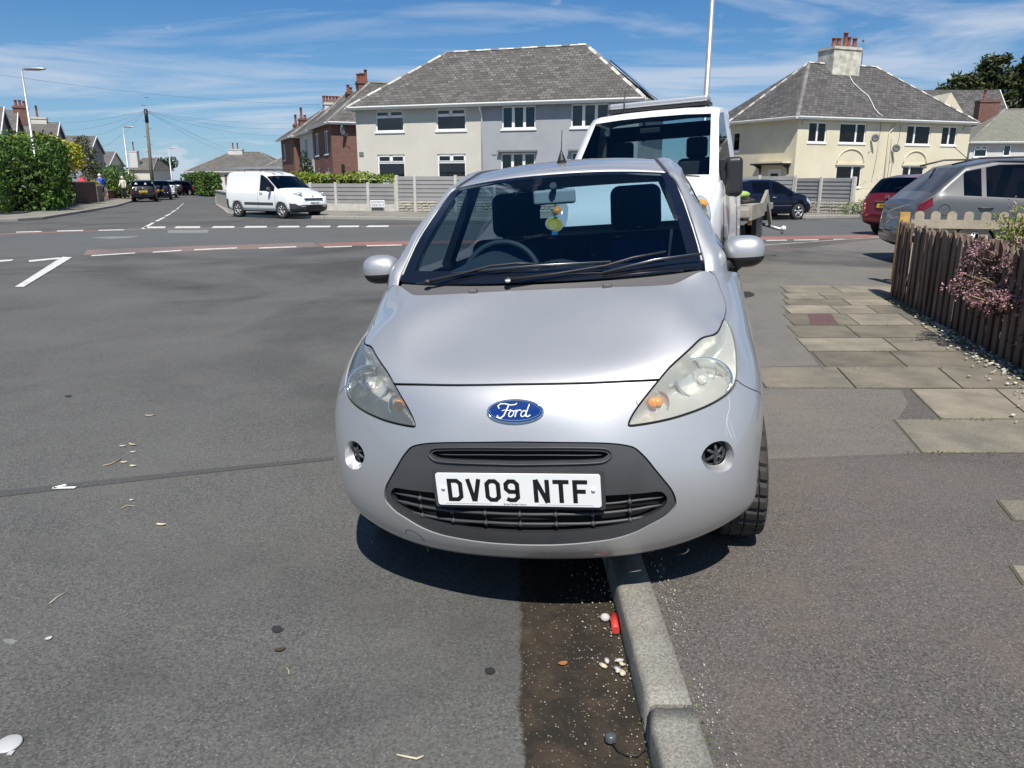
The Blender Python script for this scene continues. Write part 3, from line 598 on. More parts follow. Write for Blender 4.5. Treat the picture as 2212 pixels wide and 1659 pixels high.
# ---- number plate
pn = Vector((0, .013-.0, -.113)).normalized(); px_ = Vector((1, 0, 0)); pz_ = Vector((0, -.010, .113)).normalized()
pm = frame(Vector((0, -.018, .4715)), px_, pz_)      # x right, y up the plate, z towards the viewer
if (pm.to_3x3()@Vector((0, 0, 1))).y > 0: pm = pm@Matrix.Diagonal((1, 1, -1, 1))
def rrect(w, h, r, n=5):
    P = []
    for cx_, cy_, a0 in ((w/2-r, h/2-r, 0), (-w/2+r, h/2-r, 90), (-w/2+r, -h/2+r, 180), (w/2-r, -h/2+r, 270)):
        for k in range(n+1): a = R(a0+90*k/n); P.append((cx_+r*math.cos(a), cy_+r*math.sin(a)))
    return P
mb = MB(); mb.prism(rrect(.545, .135, .012), .006, 'grille_plastic', pm@Matrix.Translation((0, 0, -.012))); mb.build('plate_holder', hero)
mb = MB(); mb.prism(rrect(.521, .112, .009), .005, 'plate_white', pm@Matrix.Translation((0, 0, -.004))); plate = mb.build('number_plate', hero, bevel=.001)
def ribbon2d(pts, w, closed=False):
    n = len(pts); P = [Vector(p) for p in pts]; L_, R_ = [], []
    for i in range(n):
        if closed: a, b = P[i]-P[i-1], P[(i+1) % n]-P[i]
        else: a = P[i]-P[i-1] if i else P[1]-P[0]; b = P[i+1]-P[i] if i < n-1 else P[i]-P[i-1]
        a.normalize(); b.normalize(); na = Vector((-a.y, a.x)); nb = Vector((-b.y, b.x)); m_ = (na+nb).normalized(); k = (w/2)/max(.35, m_.dot(na))
        L_.append(P[i]+m_*k); R_.append(P[i]-m_*k)
    q = []
    for i in range(n if closed else n-1):
        j = (i+1) % n; q.append((R_[i], R_[j], L_[j], L_[i]))
    return q
GL = {'D': [([(7,7),(32,7),(43,17),(43,62),(32,72),(7,72)], 1)], 'V': [([(7,79),(24,1)], 0), ([(43,79),(26,1)], 0)],
 '0': [([(17,7),(33,7),(43,17),(43,62),(33,72),(17,72),(7,62),(7,17)], 1)], '9': [([(8,12),(17,7),(33,7),(43,17),(43,62),(33,72),(17,72),(7,62),(7,46),(17,36),(43,36)], 0)],
 'N': [([(7,0),(7,79)], 0), ([(43,0),(43,79)], 0), ([(8,79),(42,0)], 0)], 'T': [([(0,72),(50,72)], 0), ([(25,0),(25,72)], 0)], 'F': [([(7,0),(7,79)], 0), ([(7,72),(46,72)], 0), ([(7,40),(40,40)], 0)]}
def reg_letters(txt, parent, mt, h=.079, name='letter', m='letter_black'):
    k = h/79.; adv = 61*k; tot = sum(33*k if c == ' ' else adv for c in txt)-11*k; x = -tot/2
    for c in txt:
        if c == ' ': x += 33*k-0*k; continue
        mb = MB()
        for zi, (pl, cl_) in enumerate(GL[c]):
            for qd in ribbon2d([(p[0]*k, p[1]*k) for p in pl], 14*k, cl_):
                v = [mt@Vector((x+p.x, p.y-h/2, .0014+zi*.0001)) for p in qd]; mb.add(v, [(0, 1, 2, 3)], m)
        mb.build(name, parent); x += adv
reg_letters('DV09 NTF', plate, pm@Matrix.Translation((.0, -.002, .0002)))
textmesh('Bristol Street Motors', .0085, 'cowl_plastic', plate, 'dealer_text', pm@Matrix.Translation((-.01, -.0495, .0014)), .0002)
for a, b in ((-.235, -.085), (.065, .235)):
    mb = MB(); mb.box((a, -.0500, .0011), (b, -.0492, .0014), 'cowl_plastic')
    for e in range(len(mb.v)): mb.v[e] = tuple(pm@Vector(mb.v[e]))
    mb.build('plate_rule', plate)
for sx in (-.238, .238):
    mb = MB(); mb.lathe([(0, .0052), (.0060, .0045), (.0072, .001)], 'white_plastic', 16, pm@Matrix.Translation((sx, .004, .0))); mb.build('plate_screw', plate)
# ---- oval badge
bc = CS([0.], [8.05])[0]; bn = Vector(CN([0.], [8.05])[0]); bm_ = frame(Vector(bc)+bn*.001, (1, 0, 0), Vector((1,0,0)).cross(bn)*-1)
if (bm_.to_3x3()@Vector((0, 0, 1))).dot(bn) < 0: bm_ = bm_@Matrix.Diagonal((1, 1, -1, 1))
bt = bm_.to_3x3()@Vector((0, 1, 0))
if bt.z < 0: bm_ = bm_@Matrix.Diagonal((1, -1, 1, 1))
def oval(a, b, z, n=48): return [(a*math.cos(2*math.pi*k/n), b*math.sin(2*math.pi*k/n), z) for k in range(n)]
def ring(mb, a, b, w, z0, z1, m):
    rows = [[bm_@Vector(p) for p in r] for r in (oval(a, b, 0-.004), oval(a, b, z0), oval(a-w*.5, b-w*.5, z1), oval(a-w, b-w, z0))]; mb.grid(rows, m, True, False, True)
mb = MB(); ring(mb, .0905, .0385, .006, .003, .006, 'chrome'); badge = mb.build('badge', hero)
mb = MB(); mb.grid([[bm_@Vector(p) for p in r] for r in (oval(.085, .033, .0028), oval(.05, .019, .0048), oval(.0001, .0001, .0058))], 'badge_blue', True, False, True); mb.build('badge_face', badge)
mb = MB(); rows = [[bm_@Vector(p) for p in r] for r in (oval(.0805, .0295, .0040), oval(.0790, .0280, .0043))]; mb.grid(rows, 'chrome', True, False, True); mb.build('badge_ring', badge)
mb = MB()
def scr(pts, w):
    P = [(p[0]*.082, p[1]*.042) for p in pts]
    for i, qd in enumerate(ribbon2d([tuple(x) for x in P], w*.72)): mb.add([bm_@Vector((p.x, p.y, .0066)) for p in qd], [(0, 1, 2, 3)], 'white_plastic')
def ell(cx_, cy_, rx, ry, t=.35, n=18): return [(cx_+rx*math.cos(2*math.pi*k/n)+t*ry*math.sin(2*math.pi*k/n)*.5, cy_+ry*math.sin(2*math.pi*k/n)) for k in range(n+1)]
scr([(-.60, .20), (-.66, .40), (-.55, .56), (-.38, .56), (-.15, .46), (.02, .50), (.08, .60)], .0042); scr([(-.24, .46), (-.32, .1), (-.42, -.3), (-.55, -.52), (-.68, -.42), (-.66, -.30)], .0055)
scr([(-.50, .04), (-.40, .10), (-.22, .06), (-.14, .12)], .003)
scr(ell(-.14, -.18, .09, .22), .0042); scr([(-.02, .02), (.06, .06), (.04, -.15), (.01, -.42)], .0048); scr([(.04, -.12), (.12, .06), (.20, .10), (.25, .02)], .004)
scr(ell(.33, -.18, .09, .22), .0042); scr([(.56, .52), (.50, .2), (.44, -.12), (.43, -.36), (.50, -.40), (.60, -.28)], .0048)
mb.build('badge_script', badge)
# ---- tow-eye cover outline, scuffs
def surfrib(uvp, w, m, name, side, lift=.0006):
    P = crs(uvp, 4); a, b = offset_uv(P, w/2), offset_uv(P, -w/2)
    A3 = CS(a[:, 0], a[:, 1])+CN(a[:, 0], a[:, 1])*lift; B3 = CS(b[:, 0], b[:, 1])+CN(b[:, 0], b[:, 1])*lift; mir = np.array([side, 1, 1])
    mb = MB(); mb.grid([[Vector(x*mir) for x in A3], [Vector(x*mir) for x in B3]], m, True, side < 0); return mb.build(name, hero)
surfrib([(3.0, 2.55), (2.95, 2.82), (2.72, 2.86), (2.55, 2.62), (2.5, 2.2)], .0025, 'dark_trim', 'tow_eye_cover', -1)
for k, l in enumerate(([(5.421, 8.12), (5.381, 7.644), (5.208, 7.199), (5.212, 6.793), (5.314, 6.377)], [(5.27, 7.263), (5.136, 6.896), (5.144, 6.493)], [(5.308, 7.129), (5.378, 6.619), (5.469, 6.14)], [(1.147, 2.158), (1.311, 2.484), (1.576, 2.215)], [(1.248, 2.607), (1.376, 2.35), (1.539, 2.697), (1.761, 2.682)], [(1.862, 2.656), (1.917, 2.294), (1.93, 2.706)], [(1.603, 2.541), (1.69, 2.276), (1.849, 2.399)], [(2.74, 8.415), (2.783, 8.176)])):
    surfrib(l, (.0025, .0018, .0018, .0015, .0015, .0015, .0015, .002)[k], 'scuff' if k < 7 else 'dark_trim', 'scratch', 1)
# ---- windscreen
GE = [Vector(p) for p in ((.590,.745,1.050),(.588,.765,1.068),(.575,.835,1.130),(.553,.925,1.208),(.526,1.07,1.292),(.500,1.185,1.358),(.482,1.225,1.388),(.462,1.250,1.404))]
GC = [Vector(p) for p in ((0,.655,1.035),(0,.67,1.052),(0,.745,1.120),(0,.855,1.208),(0,.985,1.300),(0,1.10,1.372),(0,1.155,1.405),(0,1.20,1.432))]
def resample(P, n):
    d = [0]
    for a, b in zip(P, P[1:]): d.append(d[-1]+(b-a).length)
    out = []; T = np.array(P); Pc = crs([tuple(p) for p in P], 10); dd = np.r_[0, np.cumsum(np.linalg.norm(np.diff(Pc, axis=0), axis=1))]
    return [Vector([np.interp(t, dd, Pc[:, k]) for k in range(3)]) for t in np.linspace(0, dd[-1], n)]
ns = 33; ge = resample(GE, ns); gc = resample(GC, ns)
def wsp(i, t, off=0):
    a = abs(t); e, c = ge[i], gc[i]
    p = Vector((math.copysign(e.x*a, t), c.y+(e.y-c.y)*a**2.4, c.z+(e.z-c.z)*a**2.4)); p.y += off*.75; p.z -= off*.6; return p
tt = [-1, -.985, -.97, -.955, -.94, -.92]+[x/20 for x in range(-18, 19)]+[.92, .94, .955, .97, .985, 1]
gm, fm = MB(), MB()
for i in range(ns-1):
    for j in range(len(tt)-1):
        q = [wsp(i, tt[j]), wsp(i, tt[j+1]), wsp(i+1, tt[j+1]), wsp(i+1, tt[j])]
        fr = abs(tt[j]+tt[j+1])/2 > .925 or i < 3 or i > ns-3
        (fm if fr else gm).add(q, [(0, 1, 2, 3)], 'frit' if fr else 'windscreen_glass', True)
ws = gm.build('windscreen', hero); fm.build('windscreen_border', ws)
# ---- cowl panel between bonnet and glass
C3 = CS(cowl[:, 0], cowl[:, 1])-CN(cowl[:, 0], cowl[:, 1])*.006
def cowlpt(x):
    k = np.argsort(C3[:, 0]); return np.array([np.interp(x, C3[k, 0], C3[k, c]) for c in range(3)])
rows = []
for f in (0, .2, .6, 1):
    row = []
    for t in np.linspace(-1, 1, 41):
        c = cowlpt(abs(t)*.605); c[0] *= math.copysign(1, t); w = wsp(0, t*.995, .01); a = Vector(c); w.z -= .004
        p = a.lerp(w, f); p.z -= .012*math.sin(math.pi*f); row.append(p)
    rows.append(row)
mb = MB(); mb.grid(rows, 'cowl_plastic', True)
mb.grid([[p+Vector((0, .002, -.03)) for p in rows[0]], rows[0]], 'cowl_plastic', True)
cow = mb.build('cowl_panel', hero)
for s in (-1, 1):
    mb = MB(); mb.box((-.017, -.014, -.006), (.017, .016, .022), 'cowl_plastic', None, (.251*s, .585, 1.006)); mb.build('washer_nozzle', cow, bevel=.007)
# ---- pillars, roof, sides
IN = [Vector(p) for p in ((.600,.735,1.025),(.598,.755,1.062),(.583,.83,1.13),(.561,.92,1.21),(.533,1.07,1.294),(.506,1.19,1.36),(.488,1.235,1.390),(.470,1.262,1.405),(.455,1.33,1.425),(.440,1.42,1.445),(.420,1.556,1.470),(.412,2.0,1.488),(.412,2.5,1.482),(.42,3.0,1.45),(.43,3.28,1.40))]
OU = [Vector(p) for p in ((.655,.755,1.015),(.655,.82,1.088),(.628,.93,1.155),(.604,1.04,1.234),(.568,1.15,1.299),(.545,1.24,1.345),(.533,1.30,1.374),(.523,1.36,1.395),(.516,1.42,1.412),(.511,1.48,1.428),(.505,1.58,1.448),(.502,2.0,1.462),(.502,2.5,1.452),(.50,3.0,1.405),(.49,3.28,1.345))]
WL = [p+Vector((.030, .012, -.045)) for p in OU]; WL[0] = Vector((.695, .84, .98)); WL[1] = Vector((.690, .93, 1.07))
def crn(P, k): return [Vector(x) for x in crs([tuple(p) for p in P], k)]
a_, b_, c_ = crn(IN, 4), crn(OU, 4), crn(WL, 4)
for s in (1, -1):
    rows = []
    for i in range(len(a_)):
        a, b, c = a_[i], b_[i], c_[i]; row = []
        row.append(a+Vector((.004, 0, -.02)))
        for f in (0, .06, .3, .6, .85): 
            p = a.lerp(b, f); p += Vector((.25, -.25, 1)).normalized()*.016*math.sin(math.pi*min(1, f*1.0+.02)); row.append(p)
        for f in (0, .5, 1): row.append(b.lerp(c, f)+Vector((1, 0, .2)).normalized()*.008*math.sin(math.pi*f))
        row.append(c+Vector((-.03, 0, 0)))
        rows.append([Vector((p.x*s, p.y, p.z)) for p in row])
    mb = MB(); mb.grid(rows, 'silver', True, s > 0); mb.build('roof_pillar', hero)
    mb = MB(); rr_ = [Vector((p.x*s-.004*s, p.y, p.z-.002)) for p in a_[28:]]; mb.tube(rr_, .008, 'dark_trim', 6); mb.build('roof_seal', hero)
rows = []; yc_ = [1.20, 1.30, 1.45, 1.6, 1.8, 2.0, 2.3, 2.6, 2.9, 3.1, 3.30]; zc_ = [1.432, 1.461, 1.485, 1.499, 1.506, 1.509, 1.505, 1.493, 1.465, 1.44, 1.405]
ed = [p for p in a_[28:]]; dy = [p.y for p in ed]
for i in range(41):
    f = i/40; y = 1.20+f*2.10; zc = np.interp(y, yc_, zc_); ye = 1.262+f*2.02
    xe = np.interp(ye, dy, [p.x for p in ed])-.010; ze = np.interp(ye, dy, [p.z for p in ed])-.001
    rows.append([Vector((xe*t, y+(ye-y)*abs(t)**2.4, zc+(ze-zc)*abs(t)**2.2)) for t in np.linspace(-1, 1, 25)])
mb = MB(); mb.grid([[p+Vector((0, .003, -.014)) for p in rows[0]]]+rows, 'silver', True); roof = mb.build('roof', hero)
# ceiling lining
mb = MB(); mb.grid([[p+Vector((0, 0, -.03)) for p in r] for r in rows[1:]], 'cabin_grey', True, True); mb.build('headlining', hero)
def antenna():
    mb = MB(); mb.lathe([(0, .0), (.024, .0), (.019, .014), (.009, .040), (.004, .055), (0, .056)], 'black_plastic', 16, Matrix.Translation((-.012, 1.46, 1.484))); b = mb.build('aerial', hero)
    q = MB(); q.tube([(-.012, 1.46, 1.53), (-.009, 1.50, 1.63)], [.0026, .0020], 'black_plastic', 6); q.build('aerial_rod', b)
antenna()
sec_y = [.98, 1.3, 1.75, 2.3, 2.75, 3.05, 3.28, 3.42, 3.5]; sec_w = [1, 1.012, 1.018, 1.015, 1.0, .985, .95, .89, .80]
vv = np.linspace(0, 15, 40); Pe = CS(np.full(40, 11.), vv)
for s in (1, -1):
    rows = []
    for y, w in zip(sec_y, sec_w):
        row = []
        for p in Pe:
            z = p[2]
            if 2.66 < y < 3.4 and z < .62: z = max(z, .29+math.sqrt(max(0, .335**2-(y-3.01)**2))) if abs(y-3.01) < .335 else z
            row.append(Vector((p[0]*w*s, y+(p[1]-.98), z)))
        rows.append(row)
    mb = MB(); mb.grid(rows, 'silver', True, s > 0); body = mb.build('body_side', hero)
    # door shut line and handle
    mb = MB(); mb.grid([[Vector(((p[0]+.0015)*s*1.0, 1.00+(p[1]-.98), p[2])) for p in Pe[8:]], [Vector(((p[0]+.0015)*s, 1.006+(p[1]-.98), p[2])) for p in Pe[8:]]], 'dark_void', True); mb.build('door_gap', body)
    # windows
    lo = [Vector((.705*s, .93, 1.055)), Vector((.712*s, 1.2, 1.045)), Vector((.715*s, 1.76, 1.045))]; hi = [Vector((.665*s, .965, 1.10)), Vector((.575*s, 1.27, 1.325)), Vector((.535*s, 1.72, 1.405))]
    mb = MB(); mb.grid([crn(lo, 4), crn(hi, 4)], 'car_glass', True); mb.build('door_window', body)
    mb = MB(); mb.grid([crn([Vector((.712*s, 1.86, 1.05)), Vector((.71*s, 2.4, 1.08)), Vector((.69*s, 2.9, 1.2))], 4), crn([Vector((.535*s, 1.84, 1.405)), Vector((.53*s, 2.4, 1.40)), Vector((.54*s, 2.85, 1.35))], 4)], 'car_glass', True); mb.build('rear_side_window', body)
    mb = MB(); mb.box((-.012, 1.74, 1.0), (.03, 1.86, 1.03), 'black_plastic', None, (.70*s, 0, 0))
    V = [(.722*s, 1.75, 1.02), (.722*s, 1.87, 1.02), (.532*s, 1.85, 1.415), (.532*s, 1.72, 1.415), (.68*s, 1.75, 1.02), (.68*s, 1.87, 1.02), (.50*s, 1.85, 1.405), (.50*s, 1.72, 1.405)]
    mb.add(V, [(0,1,2,3),(4,7,6,5),(0,3,7,4),(1,5,6,2)], 'black_plastic'); mb.build('door_pillar', body)
    V = [(.72*s, 2.9, 1.0), (.66*s, 3.45, 1.0), (.49*s, 3.28, 1.35), (.535*s, 2.85, 1.37)]; mb = MB(); mb.add(V+[tuple(Vector(v)-Vector((.05*s, 0, 0))) for v in V], [(0,1,2,3),(4,7,6,5),(0,3,7,4),(1,5,6,2)], 'silver'); mb.build('rear_quarter', body)
# beltline shelf closes the cabin to the outside below the windows; tailgate
mb = MB(); pts = [(-.66, 3.46), (.66, 3.46)]
mb.add([(-.63, 3.50, .2), (.63, 3.50, .2), (.66, 3.50, 1.06), (-.66, 3.50, 1.06)], [(0, 1, 2, 3)], 'silver')
mb.add([(-.66, 3.50, 1.06), (.66, 3.50, 1.06), (.55, 3.42, 1.10), (-.55, 3.42, 1.10)], [(0, 1, 2, 3)], 'silver')
for s in (1, -1): mb.add([(.66*s, 3.50, 1.0), (.49*s, 3.28, 1.40), (.38*s, 3.28, 1.40), (.50*s, 3.44, 1.09)], [(0, 1, 2, 3)], 'silver')
mb.add([(-.45, 3.30, 1.41), (.45, 3.30, 1.41), (.40, 3.30, 1.375), (-.40, 3.30, 1.375)], [(0, 1, 2, 3)], 'silver'); tg = mb.build('tailgate', hero)
mb = MB(); mb.add([(-.52, 3.445, 1.09), (.52, 3.445, 1.09), (.42, 3.30, 1.385), (-.42, 3.30, 1.385)], [(0, 1, 2, 3)], 'rear_glass'); rw = mb.build('rear_window', tg)
mb = MB()
for k in range(11):
    f = (k+1)/12; mb.tube([(-.50+.1*f, 3.44-.145*f, 1.092+.29*f), (.50-.1*f, 3.44-.145*f, 1.092+.29*f)], .0012, 'cabin_grey', 4)
# floor pan and wheel-arch liners
ub = MB(); ub.box((-.56, .40, .20), (.56, 3.4, .40), 'dark_void'); ub.box((-.34, .16, .24), (.34, .42, .5), 'dark_void'); ub.box((-.70, 1.10, .18), (.70, 2.6, .30), 'dark_void'); ub.box((-.60, .9, .3), (.60, 1.0, .98), 'dark_void'); ub.build('underbody', hero)
# ---- interior
mb = MB(); rows = []
for y, z in ((.70, 1.028), (.80, 1.045), (.95, 1.055), (1.08, 1.05), (1.14, 1.02), (1.15, .9), (1.13, .6)):
    row = []
    for t in np.linspace(-1, 1, 41):
        x = .62*t; hump = .10*math.exp(-((x+.27)/.13)**2)*max(0, 1-((y-1.04)/.16)**2) if y > .85 else 0; mid = .035*math.exp(-((x-.02)/.09)**2)*(1 if .9 < y < 1.12 else 0)
        row.append(Vector((x, y, z+hump+mid-.02*abs(t)**4)))
    rows.append(row)
mb.grid(rows, 'dash', True); mb.build('dashboard', hero, sub=1)
sw = MB(); c = Vector((-.275, 1.19, .985)); ax1 = Vector((1, 0, 0)); ax2 = Vector((0, .32, .95))
sw.tube([c+ax1*.175*math.cos(t)+ax2*.175*math.sin(t) for t in np.linspace(0, 2*math.pi, 41)], .0145, 'dash', 10, cap=False)
for a in (0, math.pi, -math.pi/2): sw.tube([c, c+ax1*.17*math.cos(a)+ax2*.17*math.sin(a)], .016, 'dash', 6)
sw.sphere(c, .06, 'dash', 12); sw.build('steering_wheel', hero)
for s in (1, -1):
    mb = MB(); mb.box((-.24, -.05, 0), (.24, .07, .55), 'seat_navy', Matrix.Rotation(R(-12), 3, 'X'), (.31*s, 1.66, .60)); st = mb.build('front_seat', hero, bevel=.07, seg=5)
    mb = MB(); mb.box((-.13, -.062, .12), (.13, -.04, .50), 'seat_blue', Matrix.Rotation(R(-12), 3, 'X'), (.31*s, 1.66, .60)); mb.build('seat_panel', st, bevel=.05, seg=4)
    mb = MB(); mb.box((-.125, -.045, -.02), (.125, .05, .20), 'seat_navy', Matrix.Rotation(R(-8), 3, 'X'), (.305*s, 1.76, 1.165)); mb.build('headrest', st, bevel=.045, seg=5)
    mb = MB()
    for k in (-.05, .05): mb.tube([(.305*s+k, 1.76, 1.12), (.305*s+k, 1.775, 1.19)], .006, 'steel', 6)
    mb.build('headrest_stalk', st)
    mb = MB(); mb.box((-.22, -.30, .45), (.22, .25, .62), 'seat_navy', None, (.31*s, 1.5, 0)); mb.build('seat_base', st, bevel=.06, seg=4)
mb = MB(); mb.box((-.55, 2.45, .5), (.55, 2.62, 1.09), 'seat_navy'); rs = mb.build('rear_seat', hero, bevel=.06, seg=4)
for x in (-.30, .30):
    mb = MB(); mb.box((x-.11, 2.52, 1.10), (x+.11, 2.61, 1.20), 'seat_navy'); mb.build('headrest', rs, bevel=.035, seg=4)
mb = MB(); mb.box((-.092, -.012, -.031), (.092, .014, .031), 'mirror_back', None, (-.015, 1.19, 1.336)); im = mb.build('interior_mirror', hero, bevel=.012, seg=4)
mb = MB(); mb.tube([(-.015, 1.195, 1.36), (-.012, 1.15, 1.385)], [.010, .016], 'dash', 8); mb.build('mirror_stalk', im)
mb = MB()
for s in (1, -1): mb.tube([(.585*s, .80, 1.05), (.558*s, .93, 1.17), (.52*s, 1.10, 1.28), (.49*s, 1.24, 1.35)], [.034, .030, .026, .02], 'mirror_back', 8)
mb.build('pillar_trim', hero)
mb = MB(); mb.lathe([(0, .012), (.045, .010), (.05, 0)], 'black_plastic', 20, Matrix.Translation((.0, .92, 1.068))); mb.build('dash_clock', hero)
# ---- wipers
def wiper(arm, blade):
    mb = MB(); mb.tube(arm, [.008]+[.0048]*(len(arm)-2)+[.0045], 'black_plastic', 8); mb.sphere(arm[0], .016, 'black_plastic', 10, (1, 1, .7)); o = mb.build('wiper', hero)
    mb = MB(); mb.tube(blade, .0045, 'black_plastic', 6); mb.tube([Vector(p)+Vector((0, -.003, .005)) for p in blade], .0018, 'steel', 6); mb.build('wiper_blade', o)
    c = (Vector(blade[0])+Vector(blade[-1]))/2
wiper([(-.455, .675, 1.052), (-.30, .685, 1.080), (-.20, .69, 1.100), (-.10, .70, 1.104), (-.02, .70, 1.098)], [(-.36, .70, 1.075), (-.02, .672, 1.092), (.26, .684, 1.092)])
wiper([(-.125, .640, 1.050), (.05, .655, 1.062), (.24, .672, 1.082), (.34, .69, 1.105), (.46, .72, 1.118)], [(.23, .665, 1.055), (.42, .70, 1.090), (.585, .745, 1.100)])
mb = MB(); mb.sphere((-.125, .632, 1.048), .010, 'white_plastic', 10, (1.2, .8, .9)); mb.build('wiper_cap', hero)
# ---- door mirrors
def supel(c, r, m1, m2, cut, ez=.75, n=32):
    top, bot = MB(), MB()
    f = lambda w, e: math.copysign(abs(w)**e, w)
    for i in range(n):
        for j in range(n):
            q = []
            for a, b in ((i, j), (i+1, j), (i+1, j+1), (i, j+1)):
                th = -math.pi/2+math.pi*a/n; ph = 2*math.pi*b/n
                q.append(Vector((r[0]*f(math.cos(th), ez)*f(math.cos(ph), ez), r[1]*f(math.cos(th), 1)*f(math.sin(ph), 1), r[2]*f(math.sin(th), ez))))
            tgt = top if sum((p.z > cut(p) for p in q)) > 2 else bot
            tgt.add([p+Vector(c) for p in q], [(0, 3, 2, 1)], m1 if tgt is top else m2, True)
    return top, bot
for s in (1, -1):
    cut = lambda p: -.020+.18*p.x*s*0.0
    top, bot = supel((.757*s, .975, 1.082), (.080, .065, .062), 'silver', 'black_plastic', cut)
    o = top.build('wing_mirror', hero); bot.build('mirror_underside', o)
    mb = MB(); mb.tube([(.660*s, .93, 1.03), (.69*s, .945, 1.035), (.735*s, .97, 1.055)], [.030, .024, .022], 'black_plastic', 10); mb.sphere((.668*s, .925, 1.04), .032, 'black_plastic', 12, (.5, 1.4, 1.2)); mb.build('mirror_arm', o)
# ---- wheels
def tyre(mb, r, w, mt, n=120):
    prof = [(.66, .48), (.74, .50), (.90, .50), (.965, .47), (.985, .42), (.99, .30), (.965, .29), (.965, .27), (.995, .26), (.998, .02), (.97, .01)]
    prof = prof+[(a, -b) for a, b in prof[::-1]]
    V = []
    for i, (a, b) in enumerate(prof):
        for k in range(n):
            rr = a*r
            if a > .98 and k % 4 == 0: rr -= .010
            t = 2*math.pi*(k+b*2.2)/n; V.append(mt@Vector((rr*math.cos(t), rr*math.sin(t), b*w)))
    mb.add(V, [(i*n+k, i*n+(k+1) % n, (i+1)*n+(k+1) % n, (i+1)*n+k) for i in range(len(prof)-1) for k in range(n)], 'rubber', False)
def wheel(parent, loc, r, w, side, steer=0, spokes=5, m='galv', n=120, tread=True):
    mt = Matrix.Translation(loc)@Matrix.Rotation(steer, 4, 'Z')@Matrix.Rotation(R(90)*side, 4, 'Y')
    o = MB(); tyre(o, r, w, mt, n) if tread else o.lathe([(r*.66, w*.48), (r*.8, w*.5), (r*.96, w*.46), (r, w*.34), (r, -w*.34), (r*.96, -w*.46), (r*.66, -w*.48)], 'rubber', n, mt)
    t = o.build('wheel', parent); q = MB(); q.lathe([(0, w*.12), (r*.60, w*.12), (r*.62, w*.40), (r*.68, w*.49), (r*.70, w*.47), (r*.67, -w*.4)], 'dark_trim', 32, mt)
    q.lathe([(r*.615, w*.38), (r*.655, w*.50), (r*.685, w*.46)], m, 32, mt); q.lathe([(0, w*.40), (r*.13, w*.40), (r*.16, w*.34)], m, 16, mt)
    for k in range(spokes):
        a = 2*math.pi*k/spokes
        for da in (-.11, .11): 
            q.tube([mt@Vector((r*.1*math.cos(a), r*.1*math.sin(a), w*.35)), mt@Vector((r*.63*math.cos(a+da), r*.63*math.sin(a+da), w*.40))], [r*.07, r*.045], m, 6)
    q.build('wheel_rim', t); return t
for s in (1, -1):
    wheel(hero, (.712*s, .755, .287), .287, .165, s, R(3)); wheel(hero, (.725*s, 3.01, .287), .287, .165, s, n=48)
# ---- lemon air freshener hanging from the mirror
fr = bpy.data.objects.new('air_freshener', None); COL.objects.link(fr); fm_ = mw@Matrix.Translation((-.021, 1.19, 1.221)); fr.matrix_world = fm_
tag(fr, 'yellow lemon shaped card air freshener hanging from the interior mirror of the silver hatchback', 'air freshener')
F4 = Matrix.Rotation(R(90), 4, 'X')
mb = MB(); lem = [(.036*math.cos(t)*(1+.12*math.cos(2*t+.6)), .034*math.sin(t)*(1+.10*math.cos(2*t+.9))) for t in np.linspace(0, 2*math.pi, 33)[:-1]]
mb.prism(lem, .003, 'white_plastic', F4); mb.build('card', fr)
mb = MB(); mb.prism([(a*.86, b*.86) for a, b in lem], .0045, 'lemon', F4@Matrix.Translation((0,0,-.0002))); mb.build('lemon_print', fr)
mb = MB(); mb.prism([(-.007+.019*math.cos(t), -.006+.019*math.sin(t)) for t in np.linspace(0, 6.28, 25)[:-1]], .0052, 'lemon_pale', F4); mb.build('slice_print', fr)
mb = MB(); mb.prism([(-.004, .024), (.004, .034), (.018, .029), (.008, .022)], .0055, 'leaf_green', F4); mb.build('leaf_print', fr)
mb = MB(); mb.prism([(-.013, -.046), (.013, -.046), (.013, -.030), (-.013, -.030)], .002, 'tag_blue', F4); mb.build('tab', fr)
mb = MB(); mb.tube([(0, 0, .03), (.003, .004, .09)], .0012, 'white_plastic', 5); mb.build('string', fr)
# ================================================================ ground, roads, pavements
def sheet(name, pts, z, m):
    mb = MB(); mb.slab(pts, z-.004 if z > 0 else z-.05, z, m); o = mb.build(name, weld=False); return tag(o, kind='structure')
mat('garden_ground', (.10, .12, .05), .95, var=.5, vscale=1.5, col2=(.14, .12, .07))
mb = MB(); mb.quad((-900, -40, -.06), (900, -40, -.06), (900, 1600, -.06), (-900, 1600, -.06), 'garden_ground'); tag(mb.build('ground'), kind='structure')
mb = MB(); mb.quad((-90, -8, 0), (120, -8, 0), (120, 170, 0), (-90, 170, 0), 'asphalt'); tag(mb.build('road'), kind='structure')
near_e = [(-60,4),(-30,9.5),(-13,14.2),(-10.1,15.0),(-8.5,15.45),(-6.5,16.5),(-4.3,17.5),(-2.6,18.1),(2,19.0),(6.4,19.6),(9.8,20.4),(20,24),(60,44)]
far_e = [(-60,9),(-30,16.0),(-14.4,21.9),(-11.4,24.3),(-8.2,25.2),(-5.9,25.6),(-3.7,26.0),(2,26.8),(10,28.8),(18,31.8),(60,54)]
sheet('main_road', near_e+far_e[::-1], .004, 'asphalt_main')
def strip(name, line, w, z, m, side=1):
    P = [Vector(p) for p in line]; Q = []
    for i, p in enumerate(P):
        t = (P[min(i+1, len(P)-1)]-P[max(i-1, 0)]).normalized(); Q.append(p+Vector((-t.y, t.x))*w*side)
    sheet(name, [tuple(p) for p in P]+[tuple(q) for q in Q[::-1]], z, m)
